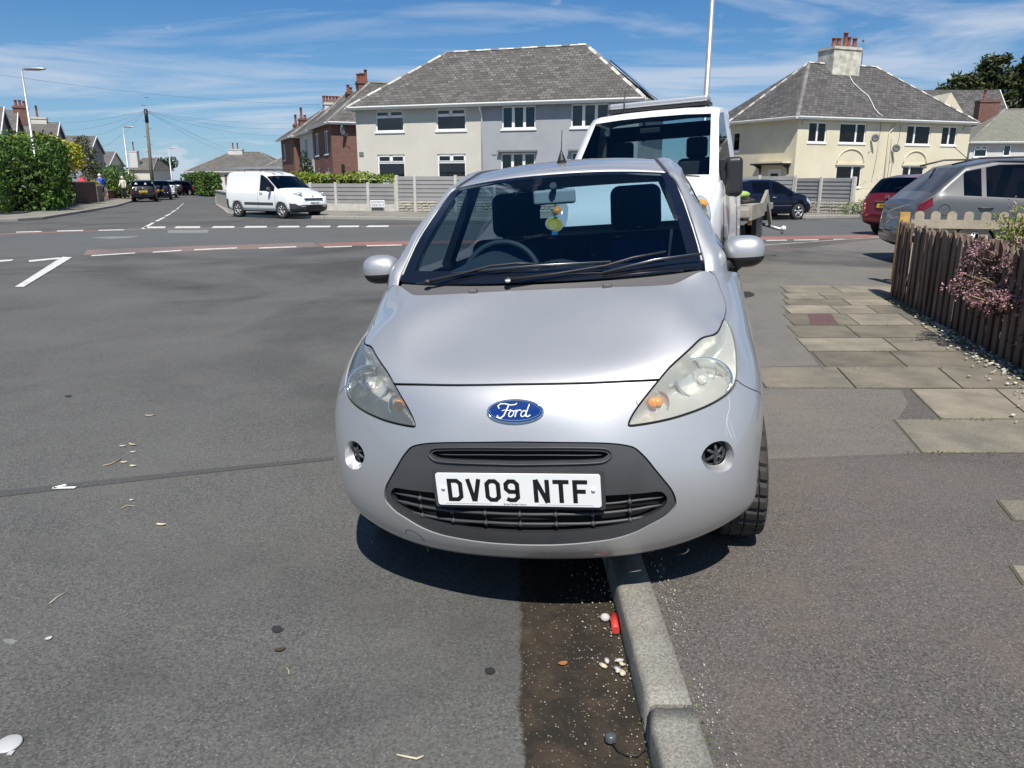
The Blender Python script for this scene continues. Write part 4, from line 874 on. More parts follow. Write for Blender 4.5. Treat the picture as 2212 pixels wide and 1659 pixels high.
strip('red_edge_strip', [(-8.6,15.5),(-6.5,16.55),(-4.3,17.55)], 1.35, .008, 'red_worn'); strip('red_edge_strip', [(-4.3,17.55),(-2.6,18.15),(2,19.05),(6.4,19.65),(9.8,20.45),(14,21.9)], 1.05, .008, 'red_surface')
strip('red_edge_strip', [(-40,13.2),(-30,15.7),(-14.4,21.5),(-11.4,23.9)], .38, .008, 'red_surface'); strip('red_edge_strip', [(-11.4,23.95),(-5.9,25.25),(2,26.45)], .35, .008, 'red_worn')
PD = lambda pts, z=0: [tuple(G(x, y, z).xy) for x, y in pts]
def mark(pts): sheet('road_marking', PD(pts), .012, 'line_paint')
# give-way arm, lane dashes
mark([(33,621),(52,621),(156,557),(135,556),(128,560)]); mark([(62,563.5),(64,567),(128,560.5),(131,557)]); mark([(0,563),(0,567),(26,564.5),(30,561.5)])
for a, b, y0, y1 in ((198,292,552.5,546.5),(330,392,545,541),(420,512,539.5,535.5),(560,640,536,533),(700,760,534,532),(792,868,531,529.2)): mark([(a,y0),(b,y1),(b,y1+1.8),(a,y0+1.8)])
for a, b, y in ((1655,1700,519.4),(1715,1768,518.6),(1800,1850,517.2)): mark([(a,y),(b,y-.6),(b,y+1),(a,y+1.6)])
for a, b, y in ((348,356,0),): pass
for a, b in ((315,358),(382,433),(462,507),(532,577),(604,647),(665,714),(733,776),(796,840)):
    y = 490.2-(a-315)*.0052; mark([(a,y),(b,y-.2),(b-1,y+3.0),(a-6,y+3.4)])
for a, b, y0, y1 in ((35,90,501.5,500),(123,180,499,497.6),(213,268,497.4,496.2)): mark([(a,y0),(b,y1),(b,y1+1.6),(a,y0+1.6)])
for (x0,y0,x1,y1,w) in ((304,495,328,481.5,7),(334,478.5,352,470,6),(354,467.8,367,461.5,4.5),(368.5,459.5,378,454,3.5),(380,452.6,385.5,448,2.6),(387,446.5,391,443.5,2),(392,442.6,395.5,439.8,1.6)): mark([(x0,y0),(x1,y1),(x1+w,y1),(x0+w*1.3,y0)])
sheet('road_patch', PD([(363,497.5),(452,497),(448,503.5),(362,504)]), .009, 'patch_grey'); sheet('road_patch', PD([(195,514),(240,511.5),(303,511),(285,514),(240,516.5)]), .009, 'patch_grey')
# pavements on this side of the road
near_pav = [(.38,-6),(46,-6),(46,34),(20,23.2),(10.0,19.6),(7.3,18.0),(5.8,17.0),(3.5,15.4),(1.6,13.6),(.7,12.0),(.38,10.2)]
KI = [(.36, y) for y in (-1.9,-.99,-.08,.83,1.745,2.66,3.57,4.48,5.39,6.3,7.2,8.1,9.0,9.9)]+[(.45,10.9),(.68,12.1),(1.1,13.0),(1.75,13.9),(2.6,14.8),(3.7,15.7),(4.8,16.5),(5.9,17.2),(6.8,17.8),(7.8,18.5),(8.8,19.15),(9.8,19.8),(12,20.8)]
sheet('pavement', [(x+.1, y) for x, y in KI]+[(46,34),(46,-6)], .096, 'asphalt_path')
asphalt('asphalt_smooth', (.112, .106, .097), (.21, .195, .17), (.075, .072, .068), chip=.3, scale=110, patch=.7, warm=(.19, .17, .14))
sheet('crossover', PD([(1640,792),(1768,788),(1735,745),(1713,703),(1697,680),(1692,617),(1925,620),(2212,620),(2212,500),(1900,516),(1760,533),(1660,540),(1560,560),(1560,792)], .1), .0975, 'asphalt_smooth')
asphalt('patch_pink', (.150, .136, .122), (.215, .195, .17), (.06, .055, .05), chip=.9, scale=120, patch=.5, warm=(.20, .17, .13), chipcol=(.40, .36, .31))
sheet('pavement_patch', PD([(1560,838),(1700,838),(1860,839),(1945,842),(1962,870),(1940,905),(1975,950),(2008,977),(1900,982),(1780,986),(1640,992),(1560,990)], .098), .0975, 'patch_pink')
mb = MB()
def kerbs(line, w=.12, h=.10, m='kerbstone', gap=.006, top=.0):
    """one kerb stone per segment: chamfered section"""
    for (x0, y0), (x1, y1) in zip(line, line[1:]):
        d = Vector((x1-x0, y1-y0, 0)); L = d.length; d /= L; s = Vector((d.y, -d.x, 0)); a = Vector((x0, y0, 0))+d*gap; b = Vector((x1, y1, 0))-d*gap
        j = random.uniform(-.003, .003); hh = h+random.uniform(-.002, .003)
        sec = [(0+j, -.02), (0+j, hh-.022), (.004+j, hh-.010), (.011+j, hh-.003), (.022+j, hh), (w, hh), (w, -.02)]
        n = len(sec); ns_ = 12 if L < 1.5 and w < .2 and m == 'kerbstone' else 1; R_ = []
        for i in range(ns_+1):
            q = a.lerp(b, i/ns_); jt = [random.gauss(0, .0014) for _ in range(2)] if ns_ > 1 else (0, 0); ch = .006 if (ns_ > 1 and i in (0, ns_)) else 0
            R_.append([q+s*(p[0]+(jt[0] if 0 < k < 5 else 0)+(ch*.5 if k in (1, 2, 3) else 0))+Vector((0, 0, p[1]+(jt[1] if 1 < k < 6 else 0)-(ch if 1 < k < 6 else 0))) for k, p in enumerate(sec)])
        mb.grid(R_, m, ns_ > 1, True); mb.add(R_[0]+R_[-1], [tuple(range(n)), tuple(range(2*n-1, n-1, -1))], m)
kerbs(KI, h=.104); tag(mb.build('kerb'), kind='structure')
# paving slabs traced on the pavement
mat('slab_stone', (.245, .215, .165), .9, var=.55, vscale=3.2, col2=(.148, .136, .110), bump=.6, bscale=60, island=.30, detail=12)
M['slab_stone'].node_tree.nodes['Principled BSDF'].inputs['Specular IOR Level'].default_value = .25
mat('cover_iron', (.145, .075, .065), .6, var=.3, vscale=14)
rows = [(617,632,[1693,1807,2240]),(632.5,646,[1696,1777,1912,2260]),(646.5,659,[1697,1830,1925,2280]),(659.5,677.5,[1698,1803,1885,2000,2300]),
 (678,702,[1703,1766,1842,1960,2120,2330]),(703,729,[1712,1842,2010,2180,2350]),(730,758,[1733,1925,2090,2240]),(759,795,[1770,1942,2130,2300]),(793,838,[1640,1828,2052,2250]),(840,905,[2000,2190,2400]),(906,978,[1960,2290,2560,2850]),(980,1078,[2420,2700,3000]),(1080,1124,[2172,2500,2850,3200]),(1126,1219,[2600,2950,3300]),(1221,1262,[2196,2550,2900])]
mb = MB(); jb = MB(); DX = {}
for (ya, yb, xs) in rows:
    for x0, x1 in zip(xs, xs[1:]):
        # joints lean towards the road's vanishing point (1106, 390)
        lean = lambda x, y: 1106+(x-1106)*(y-390)/((ya+yb)/2-390)
        sh = .55
        q = [(x0*(1-sh)+lean(x0, ya)*sh, ya), (x1*(1-sh)+lean(x1, ya)*sh, ya), (x1*(1-sh)+lean(x1, yb)*sh, yb), (x0*(1-sh)+lean(x0, yb)*sh, yb)]
        P = [G(a, b, .1) for a, b in q]; c = sum(P, Vector())/4; g = .009
        P2 = [p+(c-p).normalized()*g for p in P]; h = random.uniform(-.003, .002)
        mb.slab([(p.x, p.y) for p in P2], .080, .1012+h*.25, 'slab_stone'); P3 = [p+(p-c).normalized()*.004 for p in P]; jb.slab([(p.x, p.y) for p in P3], .080, .0992, 'joint')
tag(mb.build('paving_slabs'), kind='structure'); tag(jb.build('paving_bed'), kind='structure')
o = sheet('manhole_cover', PD([(1745,678.5),(1795,678.5),(1812,701.5),(1752,701.5)], .1), .1035, 'cover_iron'); o['kind'] = ''; del o['kind']; tag(o, 'rusty red square access cover set in the paving slabs', 'manhole cover')
# stains, and a wire's shadow painted across the left road
asphalt('asphalt_wire_shadow', (.075,.075,.073), (.10,.10,.098), (.045,.045,.045), chip=.2, scale=190)
mat('stain', (.03, .029, .028), .5); mat('pale_stain', (.26, .25, .225), .85)
def blob(name, cx_, cy_, rx, ry, z, m, n=26, jag=.18):
    return sheet(name, PD([(cx_+rx*math.cos(2*math.pi*k/n)*(1+random.uniform(-jag, jag)), cy_+ry*math.sin(2*math.pi*k/n)*(1+random.uniform(-jag, jag))) for k in range(n)], z), z, m)
blob('oil_stain', 1605, 636, 24, 7, .1, 'stain', jag=.1); blob('oil_stain', 1125, 533, 1, .5, .006, 'stain')
blob('oil_stain', 598, 1358, 12, 7, .005, 'stain'); blob('oil_stain', 1058, 1448, 11, 7, .005, 'stain'); blob('oil_stain', 147, 855, 7, 2.4, .005, 'stain')
sheet('puddle', PD([(1660,532),(1700,527),(1760,523),(1830,517),(1880,512),(1850,518),(1780,526),(1715,534),(1680,536)], .003), .011, 'stain')
sheet('painted_wire_shadow', PD([(-700,1150),(0,1062),(240,1036),(480,1011),(720,988),(720,994),(480,1019),(240,1046),(0,1074),(-700,1168)], .0), .0045, 'asphalt_wire_shadow')  # cast shadow of a wire, painted as a band of darker asphalt
# left-hand pavement block and its kerb
LK = [(-60,17.5),(-40,22.5),(-28,25.8),(-22,27.2),(-19.2,27.9),(-18.3,28.9),(-18.15,30.2),(-18.9,32.7),(-20.5,38.1),(-22.7,45),(-26.1,53.6),(-34,74),(-58,138)]
mat('old_paving', (.27, .255, .215), .9, var=.4, vscale=1.2, bump=.2, bscale=20)
mb = MB(); mb.slab([(x-.12, y) for x, y in LK]+[(-200,138),(-200,10)], -.02, .108, 'old_paving'); tag(mb.build('pavement', weld=False), kind='structure')
mb = MB(); kerbs(LK[::-1], h=.11, m='kerb_old'); tag(mb.build('kerb'), kind='structure')
RK = [(-60,150),(-27.9,73.9),(-17.6,46.6),(-14.0,38.0),(-12.6,34.5),(-11.4,32.6),(-9.6,31.5),(-7.4,30.8),(-3.5,29.6),(2,29.2),(8,30.2),(12.7,31.4),(20,34),(34,40),(60,56)]
mb = MB(); mb.slab([(x, y+.12) for x, y in RK]+[(120,120),(120,170),(-60,170)], -.02, .108, 'old_paving'); tag(mb.build('pavement', weld=False), kind='structure')
mb = MB(); kerbs(RK[::-1] if 0 else [(x, y) for x, y in RK][::-1], h=.11, m='kerb_old'); tag(mb.build('kerb'), kind='structure')
# ================================================================ houses
uvmat('slate', 'slate', (.075,.071,.066), (.165,.156,.145), (.03,.029,.028), .36, .24, .016, stain=(.085,.078,.068), stainamt=.75, lichen=(.26,.25,.21), bump=.7, var=.4)
uvmat('slate_dark', 'slate', (.062,.059,.058), (.145,.138,.132), (.028,.028,.028), .34, .23, .016, stain=(.075,.07,.065), stainamt=.7, lichen=(.23,.22,.19), bump=.7, var=.4)
uvmat('slate_green', 'slate', (.16,.16,.13), (.22,.215,.18), (.07,.07,.06), .30, .22, .014, stain=(.16,.17,.12), stainamt=.6, bump=.6)
uvmat('slate_far', 'slate', (.105,.10,.093), (.15,.14,.13), (.06,.057,.054), .5, .35, .02, stain=(.07,.065,.06), stainamt=.5, lichen=(.20,.19,.16), bump=.4)
uvmat('brick', 'brick', (.20,.085,.062), (.12,.05,.04), (.20,.17,.145), .23, .078, .010, stain=(.11,.05,.04), stainamt=.4, bump=.3, var=.25)
def render_mat(name, c, c2):
    m = mat(name, c, .9, var=.6, vscale=.7, col2=c2, bump=.35, bscale=28, detail=8); return m
render_mat('render_cream', (.60,.575,.50), (.55,.52,.45)); render_mat('render_grey', (.36,.37,.39), (.31,.32,.345)); render_mat('render_yellow', (.66,.61,.46), (.60,.54,.40))
render_mat('render_dark', (.26,.27,.30), (.22,.23,.26)); render_mat('render_white', (.62,.61,.58), (.54,.53,.50))
mat('upvc', (.82,.82,.81), .35); mat('fascia_grey', (.42,.43,.42), .6); mat('ridge_tile', (.20,.19,.175), .9, island=.25); mat('mortar_white', (.50,.48,.44), .9, island=.2)
mat('dark_paint', (.015,.012,.01), .5); mat('door_grey', (.40,.42,.44), .5); mat('curtain', (.42,.45,.44), .95); mat('curtain_grey', (.22,.25,.27), .95); mat('blind', (.30,.31,.33), .9)
mat('solar_panel', (.008,.010,.02), .08, coat=1); mat('lead', (.16,.17,.18), .6); mat('room_dark', (.02,.02,.022), .95); mat('amber_vase', (.55,.30,.06), .5)
class House:
    """local frame: u along the front wall (left to right as seen), v away from the street, z up"""
    def __init__(s, name, label, a, b, cat='house', group=None):
        s.a = Vector((a[0], a[1], 0)); d = Vector((b[0]-a[0], b[1]-a[1], 0)); s.w = d.length; s.ang = math.atan2(d.y, d.x)
        s.root = thing(name, label, cat, s.a, s.ang, group); s.inv = Matrix.Rotation(-s.ang, 3, 'Z')
    def hit(s, px, py, v=0.):
        """where the sight line through a measured photo point meets the plane v"""
        o = s.inv@(Vector((0,0,CAMH))-s.a); d = s.inv@ray(px, py); t = (v-o.y)/d.y; p = o+d*t; return p.x, p.z
    def hitu(s, px, py, u=0.):
        o = s.inv@(Vector((0,0,CAMH))-s.a); d = s.inv@ray(px, py); t = (u-o.x)/d.x; p = o+d*t; return p.y, p.z
def wall(mb, p0, p1, z0, z1, holes, m, rev=.09, inward=None):
    """vertical wall from p0 to p1 with rectangular holes (s0,s1,z0,z1) and reveals"""
    p0, p1 = Vector((p0[0], p0[1], 0)), Vector((p1[0], p1[1], 0)); d = (p1-p0); L = d.length; d /= L; n = Vector((-d.y, d.x, 0))  # n points to the house inside
    S = sorted({0, L}|{h[0] for h in holes}|{h[1] for h in holes}); Z = sorted({z0, z1}|{h[2] for h in holes}|{h[3] for h in holes})
    P = lambda s_, z: p0+d*s_+Vector((0, 0, z))
    for sa, sb in zip(S, S[1:]):
        for za, zb in zip(Z, Z[1:]):
            cs, cz = (sa+sb)/2, (za+zb)/2
            if any(h[0] < cs < h[1] and h[2] < cz < h[3] for h in holes): continue
            mb.quad(P(sa, za), P(sb, za), P(sb, zb), P(sa, zb), m)
    for a, b, c, e in holes:
        q = [P(a, c), P(b, c), P(b, e), P(a, e)]; r = [x+n*rev for x in q]
        for i in range(4): mb.quad(q[i], r[i], r[(i+1) % 4], q[(i+1) % 4], m)
def window(H, p0, ang, s0, s1, z0, z1, style='3', curtain=None, lattice=False, door=False):
    """style: widths / transom pattern. window frame with pane and sill below it, set in its opening"""
    M4 = Matrix.Translation(p0)@Matrix.Rotation(ang, 4, 'Z')
    w, h = s1-s0, z1-z0; fr = MB(); d0, d1 = .05, .11
    def bar(x0, x1, a, b): fr.box((s0+x0, d0, z0+a), (s0+x1, d1, z0+b), 'upvc')
    t = .065; bar(0, w, 0, t); bar(0, w, h-t, h); bar(0, t, t, h-t); bar(w-t, w, t, h-t)
    if style == 'top2':
        bar(t, w-t, h*.66-t/2, h*.66+t/2+.03); bar(w*.5-t*.7, w*.5+t*.7, h*.66, h-t)
        for a, b in ((t, w*.5-t*.7), (w*.5+t*.7, w-t)):
            fr.box((s0+a, d0-.025, z0+h*.69+.02), (s0+a+.045, d0, z0+h-t), 'upvc'); fr.box((s0+b-.045, d0-.025, z0+h*.69+.02), (s0+b, d0, z0+h-t), 'upvc'); fr.box((s0+a, d0-.025, z0+h-t-.045), (s0+b, d0, z0+h-t), 'upvc'); fr.box((s0+a, d0-.025, z0+h*.69+.02), (s0+b, d0, z0+h*.69+.06), 'upvc')
    elif style == '3':
        for f in (1/3, 2/3): bar(w*f-.07, w*f+.07, t, h-t)
    elif style == '2': bar(w*.5-.06, w*.5+.06, t, h-t)
    elif style == 'L': bar(w*.64-.06, w*.64+.06, t, h-t)
    elif style == 'R': bar(w*.34-.06, w*.34+.06, t, h-t)
    elif style == '1': pass
    for i in range(len(fr.v)): fr.v[i] = tuple(M4@Vector(fr.v[i]))
    o = fr.build('window', H.root)
    pn_ = MB(); pn_.box((s0+t, .085, z0+t), (s1-t, .092, z1-t), 'window_glass')
    for i in range(len(pn_.v)): pn_.v[i] = tuple(M4@Vector(pn_.v[i]))
    pn_.build('pane', o)
    if not door:
        sl2 = MB(); sl2.box((s0-.06, -.05, z0-.09), (s1+.06, .10, z0-.002), 'upvc')
        for i in range(len(sl2.v)): sl2.v[i] = tuple(M4@Vector(sl2.v[i]))
        sl2.build('sill', o)
    rb = MB(); rb.box((s0+.01, .75, z0), (s1-.01, .76, z1), 'room_dark'); rb.box((s0+.01, .12, z0+t-.03), (s1-.01, .74, z0+t), 'blind')
    if curtain:
        n = 40; kind, f0, f1 = curtain; x0, x1 = s0+t+(w-2*t)*f0, s0+t+(w-2*t)*f1
        cg = MB(); P = [Vector((x0+(x1-x0)*i/n, .19+.035*math.sin(i*1.45), 0)) for i in range(n+1)]
        cg.grid([[p+Vector((0, 0, z0+.06)) for p in P], [p+Vector((0, 0, z1-.06)) for p in P]], kind, True)
        for i in range(len(cg.v)): cg.v[i] = tuple(M4@Vector(cg.v[i]))
        cg.build('curtain', o)
    for i in range(len(rb.v)): rb.v[i] = tuple(M4@Vector(rb.v[i]))
    rb.build('room', o)
    if lattice:
        lt = MB(); nx = max(2, int(w/.17)); nz = max(3, int(h/.2))
        for k in range(1, nx): lt.box((s0+w*k/nx-.006, .075, z0+t), (s0+w*k/nx+.006, .083, z1-t), 'dark_paint')
        for k in range(1, nz): lt.box((s0+t, .074, z0+h*k/nz-.006), (s1-t, .082, z0+h*k/nz+.006), 'dark_paint')
        for i in range(len(lt.v)): lt.v[i] = tuple(M4@Vector(lt.v[i]))
        lt.build('leading', o)
    return o
def hiproof(H, u0, u1, v0, v1, ze, ra, rb, mtile, oh=.35, name='roof', ridge='ridge_tile', t=.0):
    """hipped roof; ra, rb = ridge ends (u, v, z)"""
    a, b, c, d = Vector((u0-oh, v0-oh, ze)), Vector((u1+oh, v0-oh, ze)), Vector((u1+oh, v1+oh, ze)), Vector((u0-oh, v1+oh, ze)); A_, B_ = Vector(ra), Vector(rb)
    mb = MB(); mb.add([a, b, B_, A_], [(0,1,2,3)], mtile); mb.add([b, c, B_], [(0,1,2)], mtile); mb.add([c, d, A_, B_], [(0,1,2,3)], mtile); mb.add([d, a, A_], [(0,1,2)], mtile)
    mb.add([a, b, c, d], [(3,2,1,0)], 'fascia_grey')
    o = mb.build(name, H.root, uv=True)
    rt = MB()
    for p, q in ((A_, B_), (A_, a), (A_, d), (B_, b), (B_, c)):
        L = (q-p).length; n = max(1, int(L/.42)); dd = (q-p)/n; dn = dd.normalized(); side = dn.cross(Vector((0,0,1))).normalized(); up = side.cross(dn)
        for k in range(n):
            s_ = p+dd*k; e_ = p+dd*(k+.97); h0 = .055+.012*(k % 2)
            V = [s_-side*.12-up*.03, s_+up*h0, s_+side*.12-up*.03, e_-side*.12-up*.03, e_+up*(h0-.014), e_+side*.12-up*.03]
            rt.add(V, [(0,1,4,3),(1,2,5,4),(0,2,1),(3,4,5)], ridge if k % 3 or ridge == 'ridge_tile' else 'ridge_tile')
    rt.build('ridge_tiles', o)
    return o, (a, b, c, d)
def gutter(H, pts, r=.06, m='upvc', fascia='upvc', fh=.16):
    g = MB()
    for p, q in zip(pts, pts[1:]):
        p, q = Vector(p), Vector(q); dn = (q-p).normalized(); side = Vector((dn.y, -dn.x, 0))
        rows = [[p+side*(r+.01+r*math.cos(t))+Vector((0,0,-.03+r*math.sin(t))), q+side*(r+.01+r*math.cos(t))+Vector((0,0,-.03+r*math.sin(t)))] for t in np.linspace(math.pi, 2*math.pi, 7)]
        g.grid(rows, m, True); g.grid([[x+Vector((0,0,.0))-side*.0 for x in r_] for r_ in [[p+side*.004+Vector((0,0,.02)), q+side*.004+Vector((0,0,.02))], [p+side*.004-Vector((0,0,fh)), q+side*.004-Vector((0,0,fh))]]], fascia, False)
    return g.build('gutter', H.root)
def chimney(H, u, v, zb, zt, wu, wv, m, pots, parent=None, potm='terracotta', pr=1.):
    """pots: list of (du, dv, height)"""
    c = MB(); c.box((u-wu/2, v-wv/2, zb), (u+wu/2, v+wv/2, zt-.18), m); c.box((u-wu/2-.06, v-wv/2-.06, zt-.18), (u+wu/2+.06, v+wv/2+.06, zt-.09), m); c.box((u-wu/2-.02, v-wv/2-.02, zt-.09), (u+wu/2+.02, v+wv/2+.02, zt), 'concrete' if m != 'brick' else m)
    o = c.build('chimney', parent or H.root, uv=True)
    for du, dv, h in pots:
        q = MB(); q.lathe([(pr*.12, 0), (pr*.115, .06), (pr*.10, h*.5), (pr*.095, h-.08), (pr*.125, h-.07), (pr*.125, h), (pr*.085, h), (pr*.085, h-.2)], potm, 14, Matrix.Translation((u+du, v+dv, zt))); q.build('chimney_pot', o)
    return o
def pipe(H, pts, r=.04, m='upvc', name='downpipe'):
    q = MB(); q.tube(pts, r, m, 8); return q.build(name, H.root)
def dish(H, c, ang, name='satellite_dish', r=.28):
    """offset dish on a short bracket"""
    c = Vector(c); n = Vector((math.sin(ang), -math.cos(ang), .35)).normalized(); mt = frame(c, n.cross(Vector((0,0,1))), (0,0,1))
    if (mt.to_3x3()@Vector((0,0,1))).dot(n) < 0: mt = mt@Matrix.Diagonal((-1, 1, -1, 1))
    q = MB(); q.lathe([(.001, 0), (r*.5, .02), (r, .07), (r, .075), (r*.5, .03), (.001, .012)], 'lead', 20, mt)
    q.tube([mt@Vector((0, 0, 0)), c+Vector((0, .25, -.15))], .018, 'lead', 6); q.tube([mt@Vector((0, -r, .05)), mt@Vector((0, -r*.6, .33))], .012, 'lead', 6); q.sphere(mt@Vector((0, -r*.6, .35)), .035, 'lead', 8)
    return q.build(name, H.root)
# ---- the pair of houses in the middle (cream half, grey half)
ZE = 5.15
def atz(px, py, z):
    d = ray(px, py); t = (z-CAMH)/d.z; return Vector((d.x*t, d.y*t, z))
ea, eb = atz(760, 231.5, ZE), atz(1384, 210.5, ZE)        # outer eaves line
H = House('semi_detached_house', 'pair of houses with one slate hipped roof, left half cream and right half grey', (ea.x, ea.y), (eb.x, eb.y))
uL, uR = H.hit(770.5, 300, .35)[0], H.hit(1378, 300, .35)[0]
V0 = .35
DEP = 8.2; rz = H.hit(965, 113, V0+DEP/2)[1]
ra = (H.hit(965, 113, V0+DEP/2)[0], V0+DEP/2, rz); rb = (H.hit(1267, 94, V0+DEP/2)[0], V0+DEP/2, rz)
um = H.hit(1041, 300, V0)[0]
wins = [(810,871,237.5,282.5,'top2',('blind',0,1)),(941.5,1006,235.5,281,'top2',None),(1084,1157,229.5,279,'3',None),(1234,1316,221,275,'3',None),
        (815,874,335.5,386,'top2',('curtain',0,1)),(944.5,1006,335.5,383,'top2',('curtain',0,.42)),(1082,1156,329,385,'3',None),(1234,1316,325,383,'3',None)]
hs = []
for (xa, xb, ya, yb, st_, cu_) in wins:
    (u0, z1), (u1, _q) = H.hit(xa, ya, V0), H.hit(xb, ya, V0); z0 = H.hit((xa+xb)/2, yb, V0)[1]; z1 = H.hit((xa+xb)/2, ya, V0)[1]; hs.append([u0, u1, z0, z1])
for k in (0, 4):
    for a in (range(k, k+4)): pass
top_z = sum(h[3] for h in hs[:4])/4; bot_z = sum(h[2] for h in hs[:4])/4; t2 = sum(h[3] for h in hs[4:])/4; b2 = t2-1.25
for i, h in enumerate(hs): h[2], h[3] = (bot_z, top_z) if i < 4 else (b2, t2)
for nm, a, b, mt_, sel in (('cream_wall', uL, um, 'render_cream', [h for h in hs if h[1] < um]), ('grey_wall', um, uR, 'render_grey', [h for h in hs if h[0] > um])):
    mb = MB(); wall(mb, (a, V0), (b, V0), 0, ZE, [(h[0]-a, h[1]-a, h[2], h[3]) for h in sel], mt_)
    if a == uL: wall(mb, (uL, V0+DEP), (uL, V0), 0, ZE, [], mt_)
    else: wall(mb, (uR, V0), (uR, V0+DEP), 0, ZE, [(1.2, 2.2, 3.3, 4.5)], mt_)
    mb.build('wall', H.root)
mb = MB(); mb.box((uL, V0+DEP-.02, 0), (uR, V0+DEP, ZE), 'render_cream'); mb.box((um-.05, V0+.3, 0), (um+.05, V0+DEP-.1, ZE), 'room_dark'); mb.box((uL+.1, V0+1.2, 0), (uR-.1, V0+1.25, ZE-.05), 'room_dark'); mb.box((uL+.1, V0+.15, 2.4), (uR-.1, V0+DEP-.2, 2.6), 'room_dark'); mb.build('wall', H.root)
for h, w_ in zip(hs, wins): window(H, (0, V0, 0), 0, h[0], h[1], h[2], h[3], w_[4], w_[5])
rf, cor = hiproof(H, uL, uR, V0, V0+DEP, ZE, ra, rb, 'slate', ridge='mortar_white')
gutter(H, [(cor[3].x, cor[3].y, ZE), (cor[0].x, cor[0].y, ZE), (cor[1].x, cor[1].y, ZE), (cor[2].x, cor[2].y, ZE)])
pipe(H, [(um, V0-.30, ZE-.1), (um+.0, V0-.30, ZE-.25), (um+.02, V0-.07, ZE-.5), (um+.02, V0-.07, .1)])
(hu0, hz0), (hu1, hz1) = H.hit(1078, 328, V0), H.hit(1160, 326, V0)
for h in hs[6:]:
    mb = MB(); mb.box((h[0]-.12, V0-.22, h[3]+.05), (h[1]+.12, V0, h[3]+.13), 'lead'); mb.build('window_hood', H.root)
for q_, c in ((H.hit(781, 333, V0), 'tag_blue'), (H.hit(1068, 329, V0), 'render_grey')):
    mb = MB(); mb.box((q_[0]-.13, V0-.03, q_[1]-.11), (q_[0]+.13, V0-.001, q_[1]+.11), 'lead' if c != 'render_grey' else c); mb.build('wall_plaque' if c == 'tag_blue' else 'air_vent', H.root)
# solar array on the right-hand hip
rbv, c1_, c2_ = Vector(rb), cor[1], cor[2]; nrm_ = (c1_-rbv).cross(c2_-rbv).normalized(); nrm_ = nrm_ if nrm_.z > 0 else -nrm_
mb = MB(); P = []
for f, g in ((.35, .16), (.35, .78), (.93, .88), (.93, .10)):
    e = c1_.lerp(c2_, g); P.append(rbv.lerp(e, f)+nrm_*.14)
mb.add(P+[p+nrm_*.05 for p in P], [(0,1,2,3),(7,6,5,4),(0,4,5,1),(1,5,6,2),(2,6,7,3),(3,7,4,0)], 'solar_panel'); mb.build('solar_panel', H.root)
mb = MB()
for k in range(60):      # chipped pale tiles
    f, g = random.uniform(.08, .9), random.uniform(.3, .97); a = Vector(ra).lerp(Vector(rb), f); b_ = cor[0].lerp(cor[1], f); p = b_.lerp(a, g)+Vector((0, -.02, .025)); s_ = random.uniform(.03, .07); mb.add([p, p+Vector((s_*1.6, 0, 0)), p+Vector((s_, s_*.55, s_*.6))], [(0,1,2)], 'mortar_white')
mb.build('tile_chips', rf)
MH = H
# ---- the pair of cream houses on the right
ZR = 5.25
ca, cb = atz(1722, 250.5, ZR), atz(2117, 264.5, ZR)
H = House('semi_detached_house', 'pair of cream rendered houses with slate hipped roof and big rendered chimney', (ca.x, ca.y), (cb.x, cb.y))
uR2 = H.hit(2094, 300, .3)[0]; u0w = .3; V0 = .3
# left return wall: runs from the corner away to the left
le = atz(1571.5, 264.4, ZR); lel = H.inv@(le-H.a); dl = Vector((lel.x, lel.y, 0)); LL = dl.length; dl /= LL
RD = 7.6; nl = Vector((-dl.y, dl.x, 0))           # nl points outwards (towards the camera side)
if nl.y > 0: nl = -nl
wc = Vector((u0w+.1, V0, 0)); we = wc+dl*(LL-.2)
wins = [(1748.7,1788,262.8,305,'2'),(1816,1873,266,309,'L'),(1961,2013,271,314,'R'),(2037,2069.7,274.5,315,'2'),(1808,1863,358,398,'L'),(1951,1998,359,398,'R')]
hs = []
for xa, xb, ya, yb, st_ in wins:
    u0, u1 = H.hit(xa, ya, V0)[0], H.hit(xb, ya, V0)[0]; z0 = H.hit((xa+xb)/2, yb, V0)[1]; z1 = H.hit((xa+xb)/2, ya, V0)[1]; hs.append([u0, u1, z0, z1])
tz = sum(h[3] for h in hs[:4])/4; bz = sum(h[2] for h in hs[:4])/4; t2 = sum(h[3] for h in hs[4:])/2
for i, h in enumerate(hs): h[2], h[3] = (bz, tz) if i < 4 else (t2-1.35, t2)
mb = MB(); wall(mb, (wc.x, V0), (uR2, V0), 0, ZR, [(h[0]-wc.x, h[1]-wc.x, h[2], h[3]) for h in hs], 'render_yellow')
